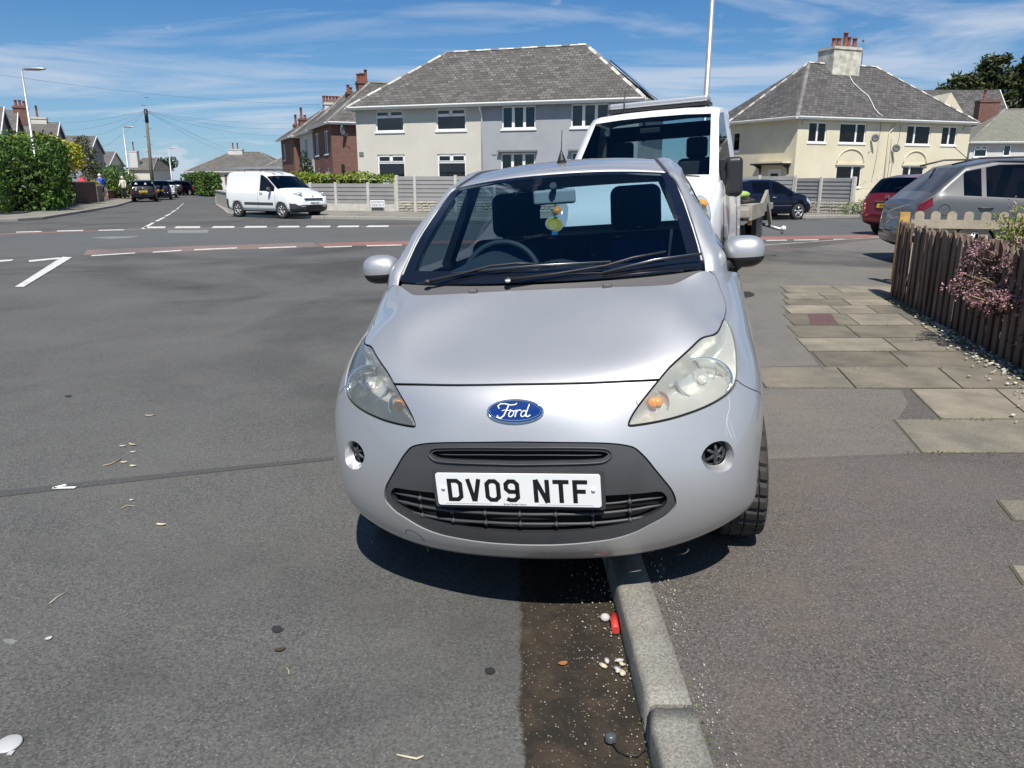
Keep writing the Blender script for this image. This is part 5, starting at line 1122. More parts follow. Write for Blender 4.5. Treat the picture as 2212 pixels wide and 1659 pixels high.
# return wall with a door and a slim window
def hitw(px, py):
    o = H.inv@(Vector((0,0,CAMH))-H.a); d = H.inv@ray(px, py); nn = nl; t = (wc-o).dot(nn)/d.dot(nn); p = o+d*t; return (p-wc).dot(dl), p.z
sd0, sd1 = hitw(1687, 375)[0], hitw(1656, 375)[0]; sw0, sw1 = hitw(1598, 300)[0], hitw(1583, 300)[0]; zt_ = hitw(1590, 286)[1]; zb_ = hitw(1590, 326)[1]
wallL = (LL-.2); hl = [(wallL-sd1, wallL-sd0, .1, 2.15), (wallL-sw1, wallL-sw0, zb_, zt_)]
wall(mb, (we.x, we.y), (wc.x, wc.y), 0, ZR, hl, 'render_yellow')
wall(mb, (uR2, V0), (uR2, V0+RD), 0, ZR, [], 'render_yellow'); mb.box((we.x, V0+RD, 0), (uR2, V0+RD+.02, ZR), 'render_yellow'); mb.quad((we.x, we.y, 0), (we.x, we.y, ZR), (we.x, V0+RD, ZR), (we.x, V0+RD, 0), 'render_yellow'); mb.box((wc.x+.4, V0+1.3, 0), (uR2-.3, V0+1.35, ZR-.1), 'room_dark'); mb.build('wall', H.root)
sty = ['2','L','R','2','L','R']
for i, (h, st_) in enumerate(zip(hs, sty)): window(H, (0, V0, 0), 0, h[0], h[1], h[2], h[3], st_, ('curtain', 0, 1) if i == 5 else (('curtain_grey', 0, .9) if i < 4 else None), lattice=True)
angl = math.atan2(-dl.y, -dl.x)
window(H, tuple(we), angl, hl[1][0], hl[1][1], hl[1][2], hl[1][3], '1')
Ml = Matrix.Translation(we)@Matrix.Rotation(angl, 4, 'Z')
mb = MB(); d0, d1 = hl[0][0], hl[0][1]; mb.box((d0, .06, .1), (d1, .12, 2.15), 'upvc'); mb.box((d0+.3, .045, 1.35), (d1-.3, .06, 1.9), 'dark_paint')
for i in range(len(mb.v)): mb.v[i] = tuple(Ml@Vector(mb.v[i]))
mb.build('door', H.root)
mb = MB(); mb.box((d0-.75, -.75, 2.52), (d1+.75, .0, 2.62), 'render_yellow'); mb.box((d0-.75, -.76, 2.42), (d1+.75, -.002, 2.518), 'dark_paint')
for x in (d0-.62, d1+.52): mb.add([(x, 0, 2.42), (x+.1, 0, 2.42), (x+.1, -.65, 2.42), (x, -.65, 2.42), (x, 0, 1.85), (x+.1, 0, 1.85), (x+.1, -.12, 2.2), (x, -.12, 2.2)], [(0,3,7,4),(1,5,6,2),(3,2,6,7),(7,6,5,4)], 'dark_paint')
for i in range(len(mb.v)): mb.v[i] = tuple(Ml@Vector(mb.v[i]))
mb.build('door_canopy', H.root)
# roof: front plane, left plane along the return wall, right hip
rzp = H.hit(1891.5, 145.2, V0+RD*.5); ap = H.hit(1747, 134.2, V0+RD*.5); zr_ = (rzp[1]+ap[1])/2
RA, RB = Vector((ap[0], V0+RD*.5, zr_)), Vector((rzp[0], V0+RD*.5, zr_))
c0 = Vector((0, 0, ZR)); c1 = Vector((uR2+.35, 0, ZR)); c2 = Vector((uR2+.35, V0+RD+.3, ZR)); cl_ = Vector((0,0,ZR))+dl*LL; cb_ = Vector((cl_.x, V0+RD+.3, ZR)) if cl_.y < V0+RD else Vector((cl_.x+2, cl_.y+3, ZR))
mb = MB(); mb.add([c0, c1, RB, RA], [(0,1,2,3)], 'slate_dark'); mb.add([c1, c2, RB], [(0,1,2)], 'slate_dark'); mb.add([cl_, c0, RA], [(0,1,2)], 'slate_dark'); mb.add([cb_, cl_, RA], [(0,1,2)], 'slate_dark'); mb.add([c2, cb_, RA, RB], [(0,1,2,3)], 'slate_dark')
mb.add([c0, c1, c2, cb_, cl_], [(4,3,2,1,0)], 'fascia_grey'); rf = mb.build('roof', H.root, uv=True)
rt = MB()
for p, q in ((RA, RB), (RA, c0), (RA, cl_), (RB, c1), (RB, c2)):
    L = (q-p).length; n = max(1, int(L/.42)); dd = (q-p)/n; dn = dd.normalized(); side = dn.cross(Vector((0,0,1))).normalized(); up = side.cross(dn)
    for k in range(n):
        s_ = p+dd*k; e_ = p+dd*(k+.97); V = [s_-side*.12-up*.03, s_+up*.07, s_+side*.12-up*.03, e_-side*.12-up*.03, e_+up*.055, e_+side*.12-up*.03]; rt.add(V, [(0,1,4,3),(1,2,5,4),(0,2,1),(3,4,5)], 'ridge_tile' if q is c0 or k % 2 else 'mortar_white')
rt.build('ridge_tiles', rf)
gutter(H, [tuple(cl_), tuple(c0), tuple(c1), tuple(c2)])
cu_, czt = H.hit(1822, 103, V0+RD*.5-.4); czb = zr_-1.6; cw = H.hit(1858, 130, V0+RD*.5-.4)[0]-H.hit(1787, 130, V0+RD*.5-.4)[0]
mat('peeling_paint', (.66,.64,.56), .9, var=1, vscale=2.2, col2=(.36,.33,.26), bump=.4, bscale=12)
chimney(H, cu_, V0+RD*.5-.1, czb, czt, cw*.82, 1.5, 'peeling_paint', [(-cw*.30, -.3, .55), (-cw*.14, -.25, .58), (cw*.02, -.35, .92), (cw*.17, -.2, .70), (cw*.31, -.35, .62)], rf, pr=1.35)
p = H.hit(1862, 133, V0+RD*.5); q = H.hit(1866, 75, V0+RD*.5); ar = MB(); ar.tube([(p[0], V0+RD*.5, p[1]-.4), (q[0], V0+RD*.5, q[1])], .025, 'lead', 6); ar.sphere((q[0], V0+RD*.5, q[1]-.35), .09, 'lead', 8); ar.build('aerial_mast', rf)
# cable over the roof, downpipe, arches, alarms, dishes
cab = [(1834,165),(1842,180),(1858,195),(1874,208),(1882,222),(1888,236),(1897,246),(1906,252)]
pts = []
for x, y in cab:
    o = H.inv@(Vector((0,0,CAMH))-H.a); d = H.inv@ray(x, y); nn = (c1-c0).cross(RA-c0).normalized(); t = (c0-o).dot(nn)/d.dot(nn); pts.append(o+d*t+Vector((0, -.04, .04)))
pipe(H, pts, .022, 'upvc', 'cable')
a, b = H.hit(1932, 262, V0)[0], H.hit(1905, 380, V0)[0]; pipe(H, [(a+.1, -.02, ZR-.08), (a+.02, V0-.12, ZR-.35), (a-.35, V0-.07, ZR-.75), (a-.35, V0-.07, .1)], .045, 'render_yellow')
for h in hs[4:]:
    mb = MB(); cxx = (h[0]+h[1])/2; rr = (h[1]-h[0])/2+.05; mb.tube([(cxx+rr*math.cos(t), V0-.03, h[3]+.18+.78*rr*math.sin(t)) for t in np.linspace(0, math.pi, 17)], .045, 'render_yellow', 6); mb.box((h[0]-.15, V0-.10, h[3]+.03), (h[1]+.15, V0-.001, h[3]+.15), 'render_yellow'); mb.build('arch_moulding', H.root)
for x, y in ((1738.5, 264), (2085.5, 278)):
    u_, z_ = H.hit(x, y, V0); mb = MB(); mb.box((u_-.2, V0-.09, z_-.13), (u_+.2, V0-.001, z_+.13), 'render_cream'); mb.build('alarm_box', H.root, bevel=.02)
for x, y in ((1892, 298), (1937, 320)): u_, z_ = H.hit(x, y, V0-.3); dish(H, (u_, V0-.3, z_), R(-62), r=.25)
for x0, y0, x1, y1 in ((1903,260,1898,300),(1898,305,1882,392),(1945,270,1938,315),(1930,325,1920,392),(1925,300,1915,392)): 
    a, b = H.hit(x0, y0, V0), H.hit(x1, y1, V0); pipe(H, [(a[0], V0-.02, a[1]), ((a[0]+b[0])/2+.05, V0-.025, (a[1]+b[1])/2), (b[0], V0-.02, b[1])], .012, 'lead', 'cable')
mb = MB(); u_, z_ = H.hit(1840, 302, V0); mb.box((u_-.3, V0+.14, z_-.15), (u_+.3, V0+.2, z_+.18), 'amber_vase'); mb.build('window_ornament', H.root, bevel=.05)
RH = H
# ---- generic smaller houses for the background
def simple_house(label, A0, w, dep, ang, ze, zr, mwall, mroof, roof='hip', wins=(), chim=(), name='house', group=None, inset=None, gablem=None):
    H = House(name, label, (A0[0], A0[1]), (A0[0]+w*math.cos(ang), A0[1]+w*math.sin(ang)), group=group)
    mb = MB(); wall(mb, (0, 0), (w, 0), 0, ze, [x[:4] for x in wins if x[4] == 'f'], mwall); wall(mb, (w, 0), (w, dep), 0, ze, [x[:4] for x in wins if x[4] == 'r'], mwall); wall(mb, (0, dep), (0, 0), 0, ze, [x[:4] for x in wins if x[4] == 'l'], mwall)
    mb.quad((w, dep, 0), (0, dep, 0), (0, dep, ze), (w, dep, ze), mwall)
    oh = .3
    if roof == 'hip':
        ins = inset or dep*.5; mb.build('wall', H.root, uv=True); rf, cor = hiproof(H, 0, w, 0, dep, ze, (ins, dep/2, zr), (w-ins, dep/2, zr), mroof)
        gutter(H, [tuple(cor[3]), tuple(cor[0]), tuple(cor[1]), tuple(cor[2])])
    else:      # gables at the two u ends, slopes facing front and back
        for u, s_ in ((0, -1), (w, 1)): mb.add([(u, 0, ze), (u, dep, ze), (u, dep/2, zr)], [(0,1,2) if s_ > 0 else (0,2,1)], gablem or mwall)
        mb.build('wall', H.root, uv=True); r = MB()
        k = (zr-ze)/(dep/2); z0 = ze-oh*k
        for a, b in (((-oh, -oh, z0), (w+oh, -oh, z0)),): r.add([a, b, (w+oh, dep/2, zr+.02), (-oh, dep/2, zr+.02)], [(0,1,2,3)], mroof)
        r.add([(w+oh, dep+oh, z0), (-oh, dep+oh, z0), (-oh, dep/2, zr+.02), (w+oh, dep/2, zr+.02)], [(0,1,2,3)], mroof)
        rf = r.build('roof', H.root, uv=True); vb = MB()
        for u in (-oh, w+oh):
            for v0_, z_a, v1_, z_b in ((-oh, z0, dep/2, zr), (dep+oh, z0, dep/2, zr)):
                vb.add([(u-.03, v0_, z_a-.16), (u+.03, v0_, z_a-.16), (u+.03, v1_, z_b-.16), (u-.03, v1_, z_b-.16), (u-.03, v0_, z_a+.03), (u+.03, v0_, z_a+.03), (u+.03, v1_, z_b+.05), (u-.03, v1_, z_b+.05)], [(0,3,2,1),(4,5,6,7),(0,1,5,4),(1,2,6,5),(2,3,7,6),(3,0,4,7)], 'upvc')
        vb.build('bargeboard', rf); gutter(H, [(-oh, -oh, z0), (w+oh, -oh, z0)])
    for x in wins:
        st_ = x[5] if len(x) > 5 else '2'
        if x[4] == 'f': window(H, (0, 0, 0), 0, x[0], x[1], x[2], x[3], st_)
        elif x[4] == 'r': window(H, (w, 0, 0), math.pi/2, x[0], x[1], x[2], x[3], st_)
        else: window(H, (0, dep, 0), -math.pi/2, x[0], x[1], x[2], x[3], st_)
    for (u, v, zb, zt, wu, wv, m_, pots) in chim: chimney(H, u, v, zb, zt, wu, wv, m_, pots, rf)
    H.roof = rf
    return H
# terrace behind the cream half, its front turned to the far road
AN = R(23.5)
def chim_at(H, x0, x1, yt, Y, m, pots, dz=2.6, wv=.8, parent=None):
    q = H.inv@(A((x0+x1)/2, yt, Y)-H.a); w = (x1-x0)*Y/1650*.86
    return chimney(H, q.x, q.y, q.z-dz, q.z, w, wv, m, pots, parent or H.roof)
p0 = A(720, 373, 52.0); zb_e = A(720, 263.5, 52)[2]
B1 = simple_house('red brick end house with satellite dish, right behind the cream house', (p0.x, p0.y), 11, 7.0, AN, zb_e, zb_e+2.95, 'brick', 'slate', wins=[(.8, 2.2, 3.2, 4.7, 'l', '2'), (4.4, 5.8, 3.2, 4.7, 'l', '2'), (.8, 2.2, .6, 2.3, 'l', '2'), (4.4, 5.8, .6, 2.3, 'l', '2')])
chim_at(B1, 770, 792, 176, 57, 'brick', [(-.25, 0, .5), (-.05, 0, .55), (.15, 0, .55), (.3, 0, .8)]); chim_at(B1, 748, 762, 199, 58, 'brick', [(-.1, 0, .5), (.1, 0, .35)])
q = A(744, 281, 51.6); ql = B1.inv@(q-B1.a); dish(B1, (ql.x, -.25, ql.z), R(45), r=.40)
mb = MB(); q = A(743, 361, 51.9); ql = B1.inv@(q-B1.a); mb.box((ql.x-.1, -.12, ql.z-.25), (ql.x+.1, -.001, ql.z+.2), 'dark_paint'); mb.build('wall_lamp', B1.root, bevel=.03)
B2 = simple_house('white rendered middle house of the terrace, long white chimney with six pots', (-14.6, 58.6), 11, 6.0, AN, zb_e-.1, zb_e+2.7, 'render_white', 'slate', wins=[(2.2, 3.6, 3.2, 4.6, 'l', '2')])
chim_at(B2, 697, 739, 222, 63, 'render_white', [(-.65, 0, .5), (-.4, 0, .5), (-.15, 0, .5), (.1, 0, .5), (.35, 0, .5), (.6, 0, .5)])
B3 = simple_house('brick end house with two brick chimneys, farthest of the terrace', (-17.6, 64.4), 10, 7.5, AN, zb_e-.2, zb_e+2.6, 'brick', 'slate', wins=[(1.2, 2.4, 3.2, 4.5, 'l', '2')])
chim_at(B3, 645, 662, 256, 69, 'brick', [(-.1, 0, .9), (.2, 0, .3)]); chim_at(B3, 634, 644, 268, 71, 'brick', [(0, 0, .8)])
# bungalow closing the far road
bl, br_ = atz(398, 371, 2.75), atz(626, 371, 2.75); yb = (bl.y+br_.y)/2; bl = A(404, 371, yb); br_ = A(620, 371, yb); wB = br_.x-bl.x
zrb = A(510, 328, yb+4.5)[2]
BG = simple_house('low bungalow pair with wide grey hipped roof closing the far road', (bl.x, bl.y), wB, 9, 0, 2.75, zrb, 'render_white', 'slate_far', name='bungalow', inset=5.2,
  wins=[(3.6, 5.0, .9, 2.2, 'f', '2'), (8.6, 11.0, .9, 2.2, 'f', '3'), (wB-9.3, wB-5.9, .9, 2.25, 'f', '3'), (wB-3.7, wB-1.5, .9, 2.2, 'f', '2')], chim=[(wB*.53-1.8, 4.2, zrb-1.2, A(511, 322, yb+4.5)[2], 2.2, .8, 'render_white', [(-.4, 0, .9), (.3, 0, .9)])])
mb = MB(); mb.box((wB*.545, -.05, 0), (wB, -.003, .85), 'brick'); mb.box((wB*.545, -.05, 2.3), (wB, -.003, 2.72), 'brick')
for a, b in ((wB*.545, wB-9.35), (wB-5.85, wB-3.75), (wB-1.45, wB)): mb.box((a, -.05, .852), (b, -.003, 2.298), 'brick')
mb.build('brick_facing', BG.root, uv=True)
# houses down the left of the far road: slate slopes face us, dark gable ends to the right
def lh(label, xr, yr, xl, yeave, Y, ang, gm, chim=(), w=9, mroof='slate_far', rise=None, wm=None):
    """xr,yr: right end of the ridge; yeave: front eave line in the photo; Y distance of the ridge"""
    rg = A(xr, yr, Y); dep = 8.0; ze = A(xr, yeave, Y-4)[2]; ze = max(ze, 2.2)
    a = Vector((rg.x, rg.y))-Vector((math.cos(ang), math.sin(ang)))*w-Vector((-math.sin(ang), math.cos(ang)))*dep/2
    return simple_house(label, (a.x, a.y), w, dep, ang, ze, rg.z, wm or 'render_dark', mroof, 'gable', chim=[(w-c[0], dep/2, rg.z-1.2, A(c[1], c[2], Y)[2], c[3], .7, c[4], c[5]) for c in chim], gablem=gm)
P4 = [(-.9, 0, .5), (-.1, 0, .5), (.4, 0, .5), (1.0, 0, .55)]
lh('dark gabled house nearest at the left edge, two pots on its brick chimney', -1, 231, -60, 300, 62, R(24), 'render_dark', [(1.0, 8, 218, 1.0, 'brick', [(-.25, 0, .8), (.25, 0, .9)])], w=7)
lh('gabled house with a broad dark brick chimney, second from the left edge', 30, 238, -20, 312, 68, R(24), 'render_dark', [(-.5, 43, 229, 1.05, 'brick', [(-.3, 0, .5), (0, 0, .5), (.3, 0, .45)])], w=8)
lh('gabled house with cream chimney carrying four spaced pots', 122, 264.5, 40, 316, 80, R(20), 'render_dark', [(2.9, 90, 254, 4.2, 'render_cream', [(-1.6, 0, .7), (-.3, 0, .8), (.5, 0, .7), (1.3, 0, 1.1)])], w=11)
lh('grey slate gabled house with two roof aerials behind the yellow shrub', 203, 294, 130, 326, 100, R(16), 'render_dark', w=11)
lh('low slate house with white bargeboard and cream gable near the second street lamp', 246, 327.5, 210, 356, 128, R(10), 'render_cream', w=8)
HC = House('chimney_house', 'distant grey roofed house with one tall white chimney', tuple(A(283, 390, 135).xy), tuple(A(330, 390, 135).xy))
mb = MB(); zt2 = A(300, 341, 139)[2]; wv_ = HC.w; wall(mb, (0, 0), (wv_, 0), 0, 3.2, [], 'render_cream'); wall(mb, (wv_, 0), (wv_, 8), 0, 3.2, [], 'render_cream'); wall(mb, (0, 8), (0, 0), 0, 3.2, [], 'render_cream'); mb.build('wall', HC.root)
rf, _c4 = hiproof(HC, 0, wv_, 0, 8, 3.2, (.6, 4, zt2), (wv_-.6, 4, zt2), 'slate_far'); chimney(HC, .6, 1.0, 3, A(293, 326, 136)[2], 1.3, .9, 'render_white', [(0, 0, 1.5)], rf)
HC.root.name = 'house'
p = A(660, 390, 105); 
simple_house('small hip roofed house just left of the brick rows behind the van ladder', tuple(A(566, 385, 104).xy), 6.5, 8, R(2), A(640, 366, 104)[2], A(640, 333, 107)[2], 'render_yellow', 'slate_far', inset=2.6)
simple_house('blue grey roofed house behind the bungalow, right of its chimney', tuple(A(560, 388, 132).xy), 11, 8, 0, A(540, 366, 132)[2], A(540, 343.5, 136)[2], 'render_yellow', 'slate_dark', 'gable')
simple_house('cream gabled cottage peeping over the bungalow roof', tuple(A(598, 388, 126).xy), 8, 4.6, R(88), A(600, 364, 126)[2], A(600, 347, 126)[2], 'render_yellow', 'slate_dark', 'gable')
# far right house with mossy roof
H = simple_house('grey rendered house with green tinged slate roof at the right edge', tuple(A(2092, 345, 64).xy), 13, 9, R(-4), A(2160, 307, 64)[2], A(2160, 237, 68.5)[2], 'render_white', 'slate_green', wins=[], chim=[])
for x0, x1, y0, y1 in ((2105,2129,315,339),(2168,2180,313,337)):
    (u0, z1), (u1, z0) = H.hit(x0, y0, 0), H.hit(x1, y1, 0); window(H, (0, -.12, 0), 0, u0, u1, z0, z1, 'top2' if x0 < 2150 else '1')
mb = MB(); mb.box((-.05, -.06, 0), (13.05, -.001, A(2100, 345, 64)[2]), 'brick'); mb.build('brick_band', H.root, uv=True)
cu, cz = H.hit(2134, 217, 4.5); chimney(H, cu, 4.5, cz-2.8, cz, 1.6, .9, 'brick', [(-.3, 0, .9)], H.roof)
H2 = simple_house('slate roofed house with small cream dormer gable, behind the right cream pair', tuple(A(1985, 300, 74).xy), 8, 5, R(0), A(2000, 262, 74)[2], A(2000, 196, 77)[2], 'render_yellow', 'slate_dark', 'gable')
a_, b_ = A(2035, 232, 72), A(2095, 262, 72); mb = MB(); q0, q1, q2 = A(2030, 236, 72.5), A(2096, 262, 72.5), A(2055, 200, 72.5)
for pts_, m_ in (([q0, Vector((q1.x, q1.y, q0.z-1.2)), q2], 'render_yellow'),):
    L_ = [H2.inv@(p_-H2.a) for p_ in pts_]; mb.add(L_+[p_+Vector((0, 3, 0)) for p_ in L_], [(0,1,2),(5,4,3),(0,3,4,1),(1,4,5,2),(2,5,3,0)], m_)
mb.build('dormer', H2.root)
# chimney tops that show over the recovery truck
# ================================================================ post and panel fences
mat('post_concrete', (.56,.54,.49), .85, var=.2, vscale=4, bump=.15, bscale=30); mat('panel_grey', (.27,.265,.26), .55, var=.15, vscale=2); mat('rock_face', (.50,.46,.38), .9, var=.5, vscale=5, col2=(.36,.33,.27), bump=.5, bscale=14)
def panel_fence(label, pts, hts, base, basem, zt0=.1, mpanel='panel_grey', ph=.17):
    """pts: post positions (x, y); hts: panel top heights per bay; base height"""
    r = thing('panel_fence', label, 'fence', (pts[0][0], pts[0][1], zt0)); o0 = Vector((pts[0][0], pts[0][1], zt0))
    for k, p in enumerate(pts):
        h = max(hts[min(k, len(hts)-1)], hts[max(k-1, 0)])+.05; mb = MB(); q = Vector((p[0], p[1], 0))-Vector((o0.x, o0.y, 0)); n = Vector(pts[min(k+1, len(pts)-1)])-Vector(pts[max(k-1, 0)]); an = math.atan2(n.y, n.x)
        mb.box((-.065, -.065, 0), (.065, .065, h), 'post_concrete', Matrix.Rotation(an, 3, 'Z'), q); mb.build('post', r, bevel=.015)
    for k, (p, q) in enumerate(zip(pts, pts[1:])):
        d = Vector(q)-Vector(p); L = d.length; an = math.atan2(d.y, d.x); Mr = Matrix.Rotation(an, 3, 'Z'); o = Vector((p[0], p[1], 0))-Vector((o0.x, o0.y, 0)); h = hts[k]
        mb = MB()
        if basem == 'rock_face':
            ny = 4; nx = int(L/.45)+1
            for j in range(ny):
                x = .065; 
                while x < L-.07:
                    wv2 = random.uniform(.18, .6); x1 = min(L-.065, x+wv2); z0, z1 = base*j/ny+.006, base*(j+1)/ny-.006; bz2 = random.uniform(.02, .05)
                    V = [(x+.005, -.01, z0), (x1-.005, -.01, z0), (x1-.005, -.01, z1), (x+.005, -.01, z1), (x+.03, -.03-bz2, z0+.02), (x1-.03, -.03-bz2*random.uniform(.5, 1), z0+.02), (x1-.03, -.03-bz2, z1-.02), (x+.03, -.03-bz2*random.uniform(.5, 1), z1-.02)]
                    mb.add([Mr@Vector(v)+o for v in V], [(4,5,6,7),(0,1,5,4),(1,2,6,5),(2,3,7,6),(3,0,4,7)], 'rock_face'); x = x1
            mb.box((.065, -.012, 0), (L-.065, .03, base), 'concrete', Mr, o)
        else: mb.box((.065, -.02, 0), (L-.065, .03, base), basem, Mr, o)
        mb.build('gravel_board', r)
        mb = MB(); n = max(3, int(round((h-base)/ph)))
        for j in range(n):
            z0, z1 = base+(h-base)*j/n, base+(h-base)*(j+1)/n
            V = [(.065, -.018, z0+.001), (L-.065, -.018, z0+.001), (L-.065, -.024, z0+.022), (.065, -.024, z0+.022), (L-.065, -.002, z1-.008), (.065, -.002, z1-.008), (.065, .02, z1), (L-.065, .02, z1), (.065, .02, z0), (L-.065, .02, z0)]
            mb.add([Mr@Vector(v)+o for v in V], [(0,1,3-1,3),(3,2,4,5),(5,4,7,6),(9,8,6,7),(0,3,5,6,8),(1,9,7,4,2)], mpanel)
        mb.build('fence_panel', r, weld=False)
    return r
fy = lambda x, y, z=.108: tuple(G(x, y, z).xy)
fb = [A(600, 400, 37.6), A(670.3, 400, 37.2), A(724.9, 400, 36.7), A(794.9, 400, 36.2), A(854.6, 400, 35.7)]
FB = [(p.x, p.y) for p in fb]
tp = A(700, 396, 36.9)[2]-.108; tp2 = A(875, 380.5, 35.5)[2]-.108
pf = panel_fence('low grey slatted fence with concrete posts and plain white base, left of the tall part', FB, [tp]*4, .33, 'post_concrete')
FT = [(A(x, 400, Y).x, Y) for x, Y in ((857.5, 35.65), (896.3, 35.4), (984, 35.1), (1068, 34.9), (1150, 34.7), (1235, 34.6), (1320, 34.6))]
bh = 1.45-.108+(390.5-431)*35.5/1650
panel_fence('tall grey slatted fence on a pale rock faced base, in front of the cream house', FT, [tp2]*6, bh, 'rock_face')
FR = [(A(x, 400, Y).x, Y) for x, Y in ((1562, 38.0), (1640, 37.0), (1716, 36.0))]
panel_fence('weathered grey slatted fence behind the dark blue hatchback', FR, [A(1660, 381, 37)[2]-.1]*2, .45, 'rock_face')
FR = [(A(x, 400, Y).x, Y) for x, Y in ((1719, 34.8), (1774, 33.6), (1844, 32.4))]
panel_fence('dark grey slatted fence on white stone base, right of the dark blue hatchback', FR, [A(1780, 384.5, 33.6)[2]-.1]*2, 1.34+(390.5-432)*33.4/1650, 'rock_face')
# garden gate of bent iron
gt = thing('iron_gate', 'cream painted iron gate with scrolls beside the last fence post', 'gate', (FR[-1][0]+.1, FR[-1][1], .1))
mb = MB(); W_ = 1.9
for z in (.15, 1.05): mb.tube([(0, 0, z), (W_, 0, z)], .014, 'render_yellow', 6)
for k in range(12): mb.tube([(W_*k/11, 0, .05), (W_*k/11, 0, 1.05 if k not in (0, 11) else 1.5)], .010, 'render_yellow', 6)
mb.build('bars', gt); mb = MB()
for k in range(4):
    c = Vector((.25+.47*k, 0, 1.25+.12*math.sin(math.pi*k/3))); mb.tube([c+Vector((.15*(1-t/9)*math.cos(t), 0, .15*(1-t/9)*math.sin(t))) for t in np.linspace(0, 7.5, 22)], .010, 'render_yellow', 6)
mb.tube([(0, 0, 1.1), (W_*.5, 0, 1.62), (W_, 0, 1.1)], .010, 'render_yellow', 6); mb.build('scrolls', gt)
# street name sign
sg = thing('street_sign', 'white ADDISON CRESCENT name sign on short legs in front of the low fence', 'street sign', (A(815.5, 440, 34.9).x, 34.9, .108))
sw_ = 30*34.9/1650; zt = 1.45-.108+(390.5-430)*34.9/1650; sh_ = 14.6*34.9/1650
mb = MB(); mb.box((-sw_/2, -.02, zt-sh_), (sw_/2, .0, zt), 'white_plastic'); sb = mb.build('sign_board', sg, bevel=.02)
Fm = Matrix.Translation((0, -.024, zt-sh_/2))@Matrix.Rotation(R(90), 4, 'X')
textmesh('ADDISON', sh_*.42, 'letter_black', sb, 'lettering', Fm@Matrix.Translation((0, sh_*.22, 0)), .002); textmesh('CRESCENT', sh_*.42, 'letter_black', sb, 'lettering', Fm@Matrix.Translation((0, -sh_*.22, 0)), .002)
mb = MB(); mb.box((-sw_/2+.03, .0, .05), (sw_/2-.03, .02, zt-sh_), 'dark_trim'); mb.build('back_board', sg)
for s in (-1, 1): mb = MB(); mb.box((s*(sw_/2-.03)-.025, -.01, 0), (s*(sw_/2-.03)+.025, .03, zt), 'galv'); mb.build('leg', sg)
# ================================================================ lamps, telegraph pole, wires
def lamp(label, px, py, Y, hy, hx, r0=.075, Z0=.1, group='street lamps', base=None, arm=1.3, side=1):
    b = A(px, py, Y); top = A(px, hy, Y); ht = top.z-Z0
    t = thing('street_lamp', label, 'street lamp', (b.x, b.y, Z0), 0, group)
    mb = MB(); mb.tube([(0, 0, 0), (0, 0, 1.3)], r0*1.35, 'galv', 14); mb.tube([(0, 0, 1.3), (0, 0, 1.35), (0, 0, ht)], [r0*1.35, r0, r0*.62], 'galv', 14); mb.build('pole', t)
    mb = MB(); mb.tube([(0, 0, ht), (side*.18, 0, ht+.03)], .035, 'galv', 8); mb.build('bracket', t)
    mb = MB(); mb.sphere((side*(.15+arm*.36), 0, ht+.05), 1, 'galv', 16, (arm*.42, .16, .075)); mb.box((side*.1, -.06, ht-.02) if side > 0 else (-.5, -.06, ht-.02), (.5, .06, ht+.06) if side > 0 else (-.1, .06, ht+.06), 'galv'); h = mb.build('lamp_head', t)
    mb = MB(); mb.sphere((side*(.15+arm*.38), 0, ht+.01), 1, 'white_plastic', 12, (arm*.26, .11, .05)); mb.build('diffuser', h); return t
lamp('tall grey street lamp rising from the hedge at the left edge', 92, 447, 37.7, 151, 60)
lamp('grey street lamp behind the two walkers on the left pavement', 281, 400, 78, 275, 265, r0=.09)
lamp('farthest street lamp, in front of the bungalow', 372.5, 400, 132, 321, 370, r0=.11)
lamp('small street lamp in front of the mossy roofed house at the right edge', 2138, 344, 67, 258, 2160, r0=.10)
lamp('tall steel pole rising out of the picture behind the white truck', 1524, 235, 22, -230, 1540, r0=.085)
tpY = 60.; tb = A(333, 436, tpY); tb_top = A(333, 237, tpY)
tp_ = thing('telegraph_pole', 'leaning wooden telegraph pole with wires fanning from its top', 'telegraph pole', (tb.x, tb.y, 0)); mat('pole_wood', (.13,.11,.085), .9, var=.4, vscale=6, col2=(.17,.16,.12))
topx = A(314.5, 237, tpY); mb = MB(); mb.tube([(0, 0, 0), (topx.x-tb.x, 0, topx.z)], [.135, .095], 'pole_wood', 12); mb.build('pole', tp_)
mb = MB(); mb.tube([(topx.x-tb.x, 0, topx.z-.9), (topx.x-tb.x, 0, topx.z+.05)], [.125, .125], 'dark_paint', 10); mb.build('cap', tp_); mb = MB()
for k in range(9): z = 3.0+k*.55; x = (topx.x-tb.x)*z/topx.z; mb.tube([(x-.3*(k % 2), 0, z), (x+.3*((k+1) % 2), 0, z)], .015, 'dark_paint', 5)
mb.build('step_irons', tp_)
mat('wire', (.13,.14,.155), .8)
def wire(p, q, sag, r=.012, n=14, label=None):
    p, q = Vector(p), Vector(q); mb = MB(); mb.tube([p.lerp(q, i/n)-Vector((0, 0, 1.6*sag*(i/n)*(1-i/n))) for i in range(n+1)], r*.4, 'wire', 5)
    o = mb.build('overhead_wire'); tag(o, label, 'wire', 'telephone wires from the telegraph pole'); return o
W0 = A(315, 239, tpY)
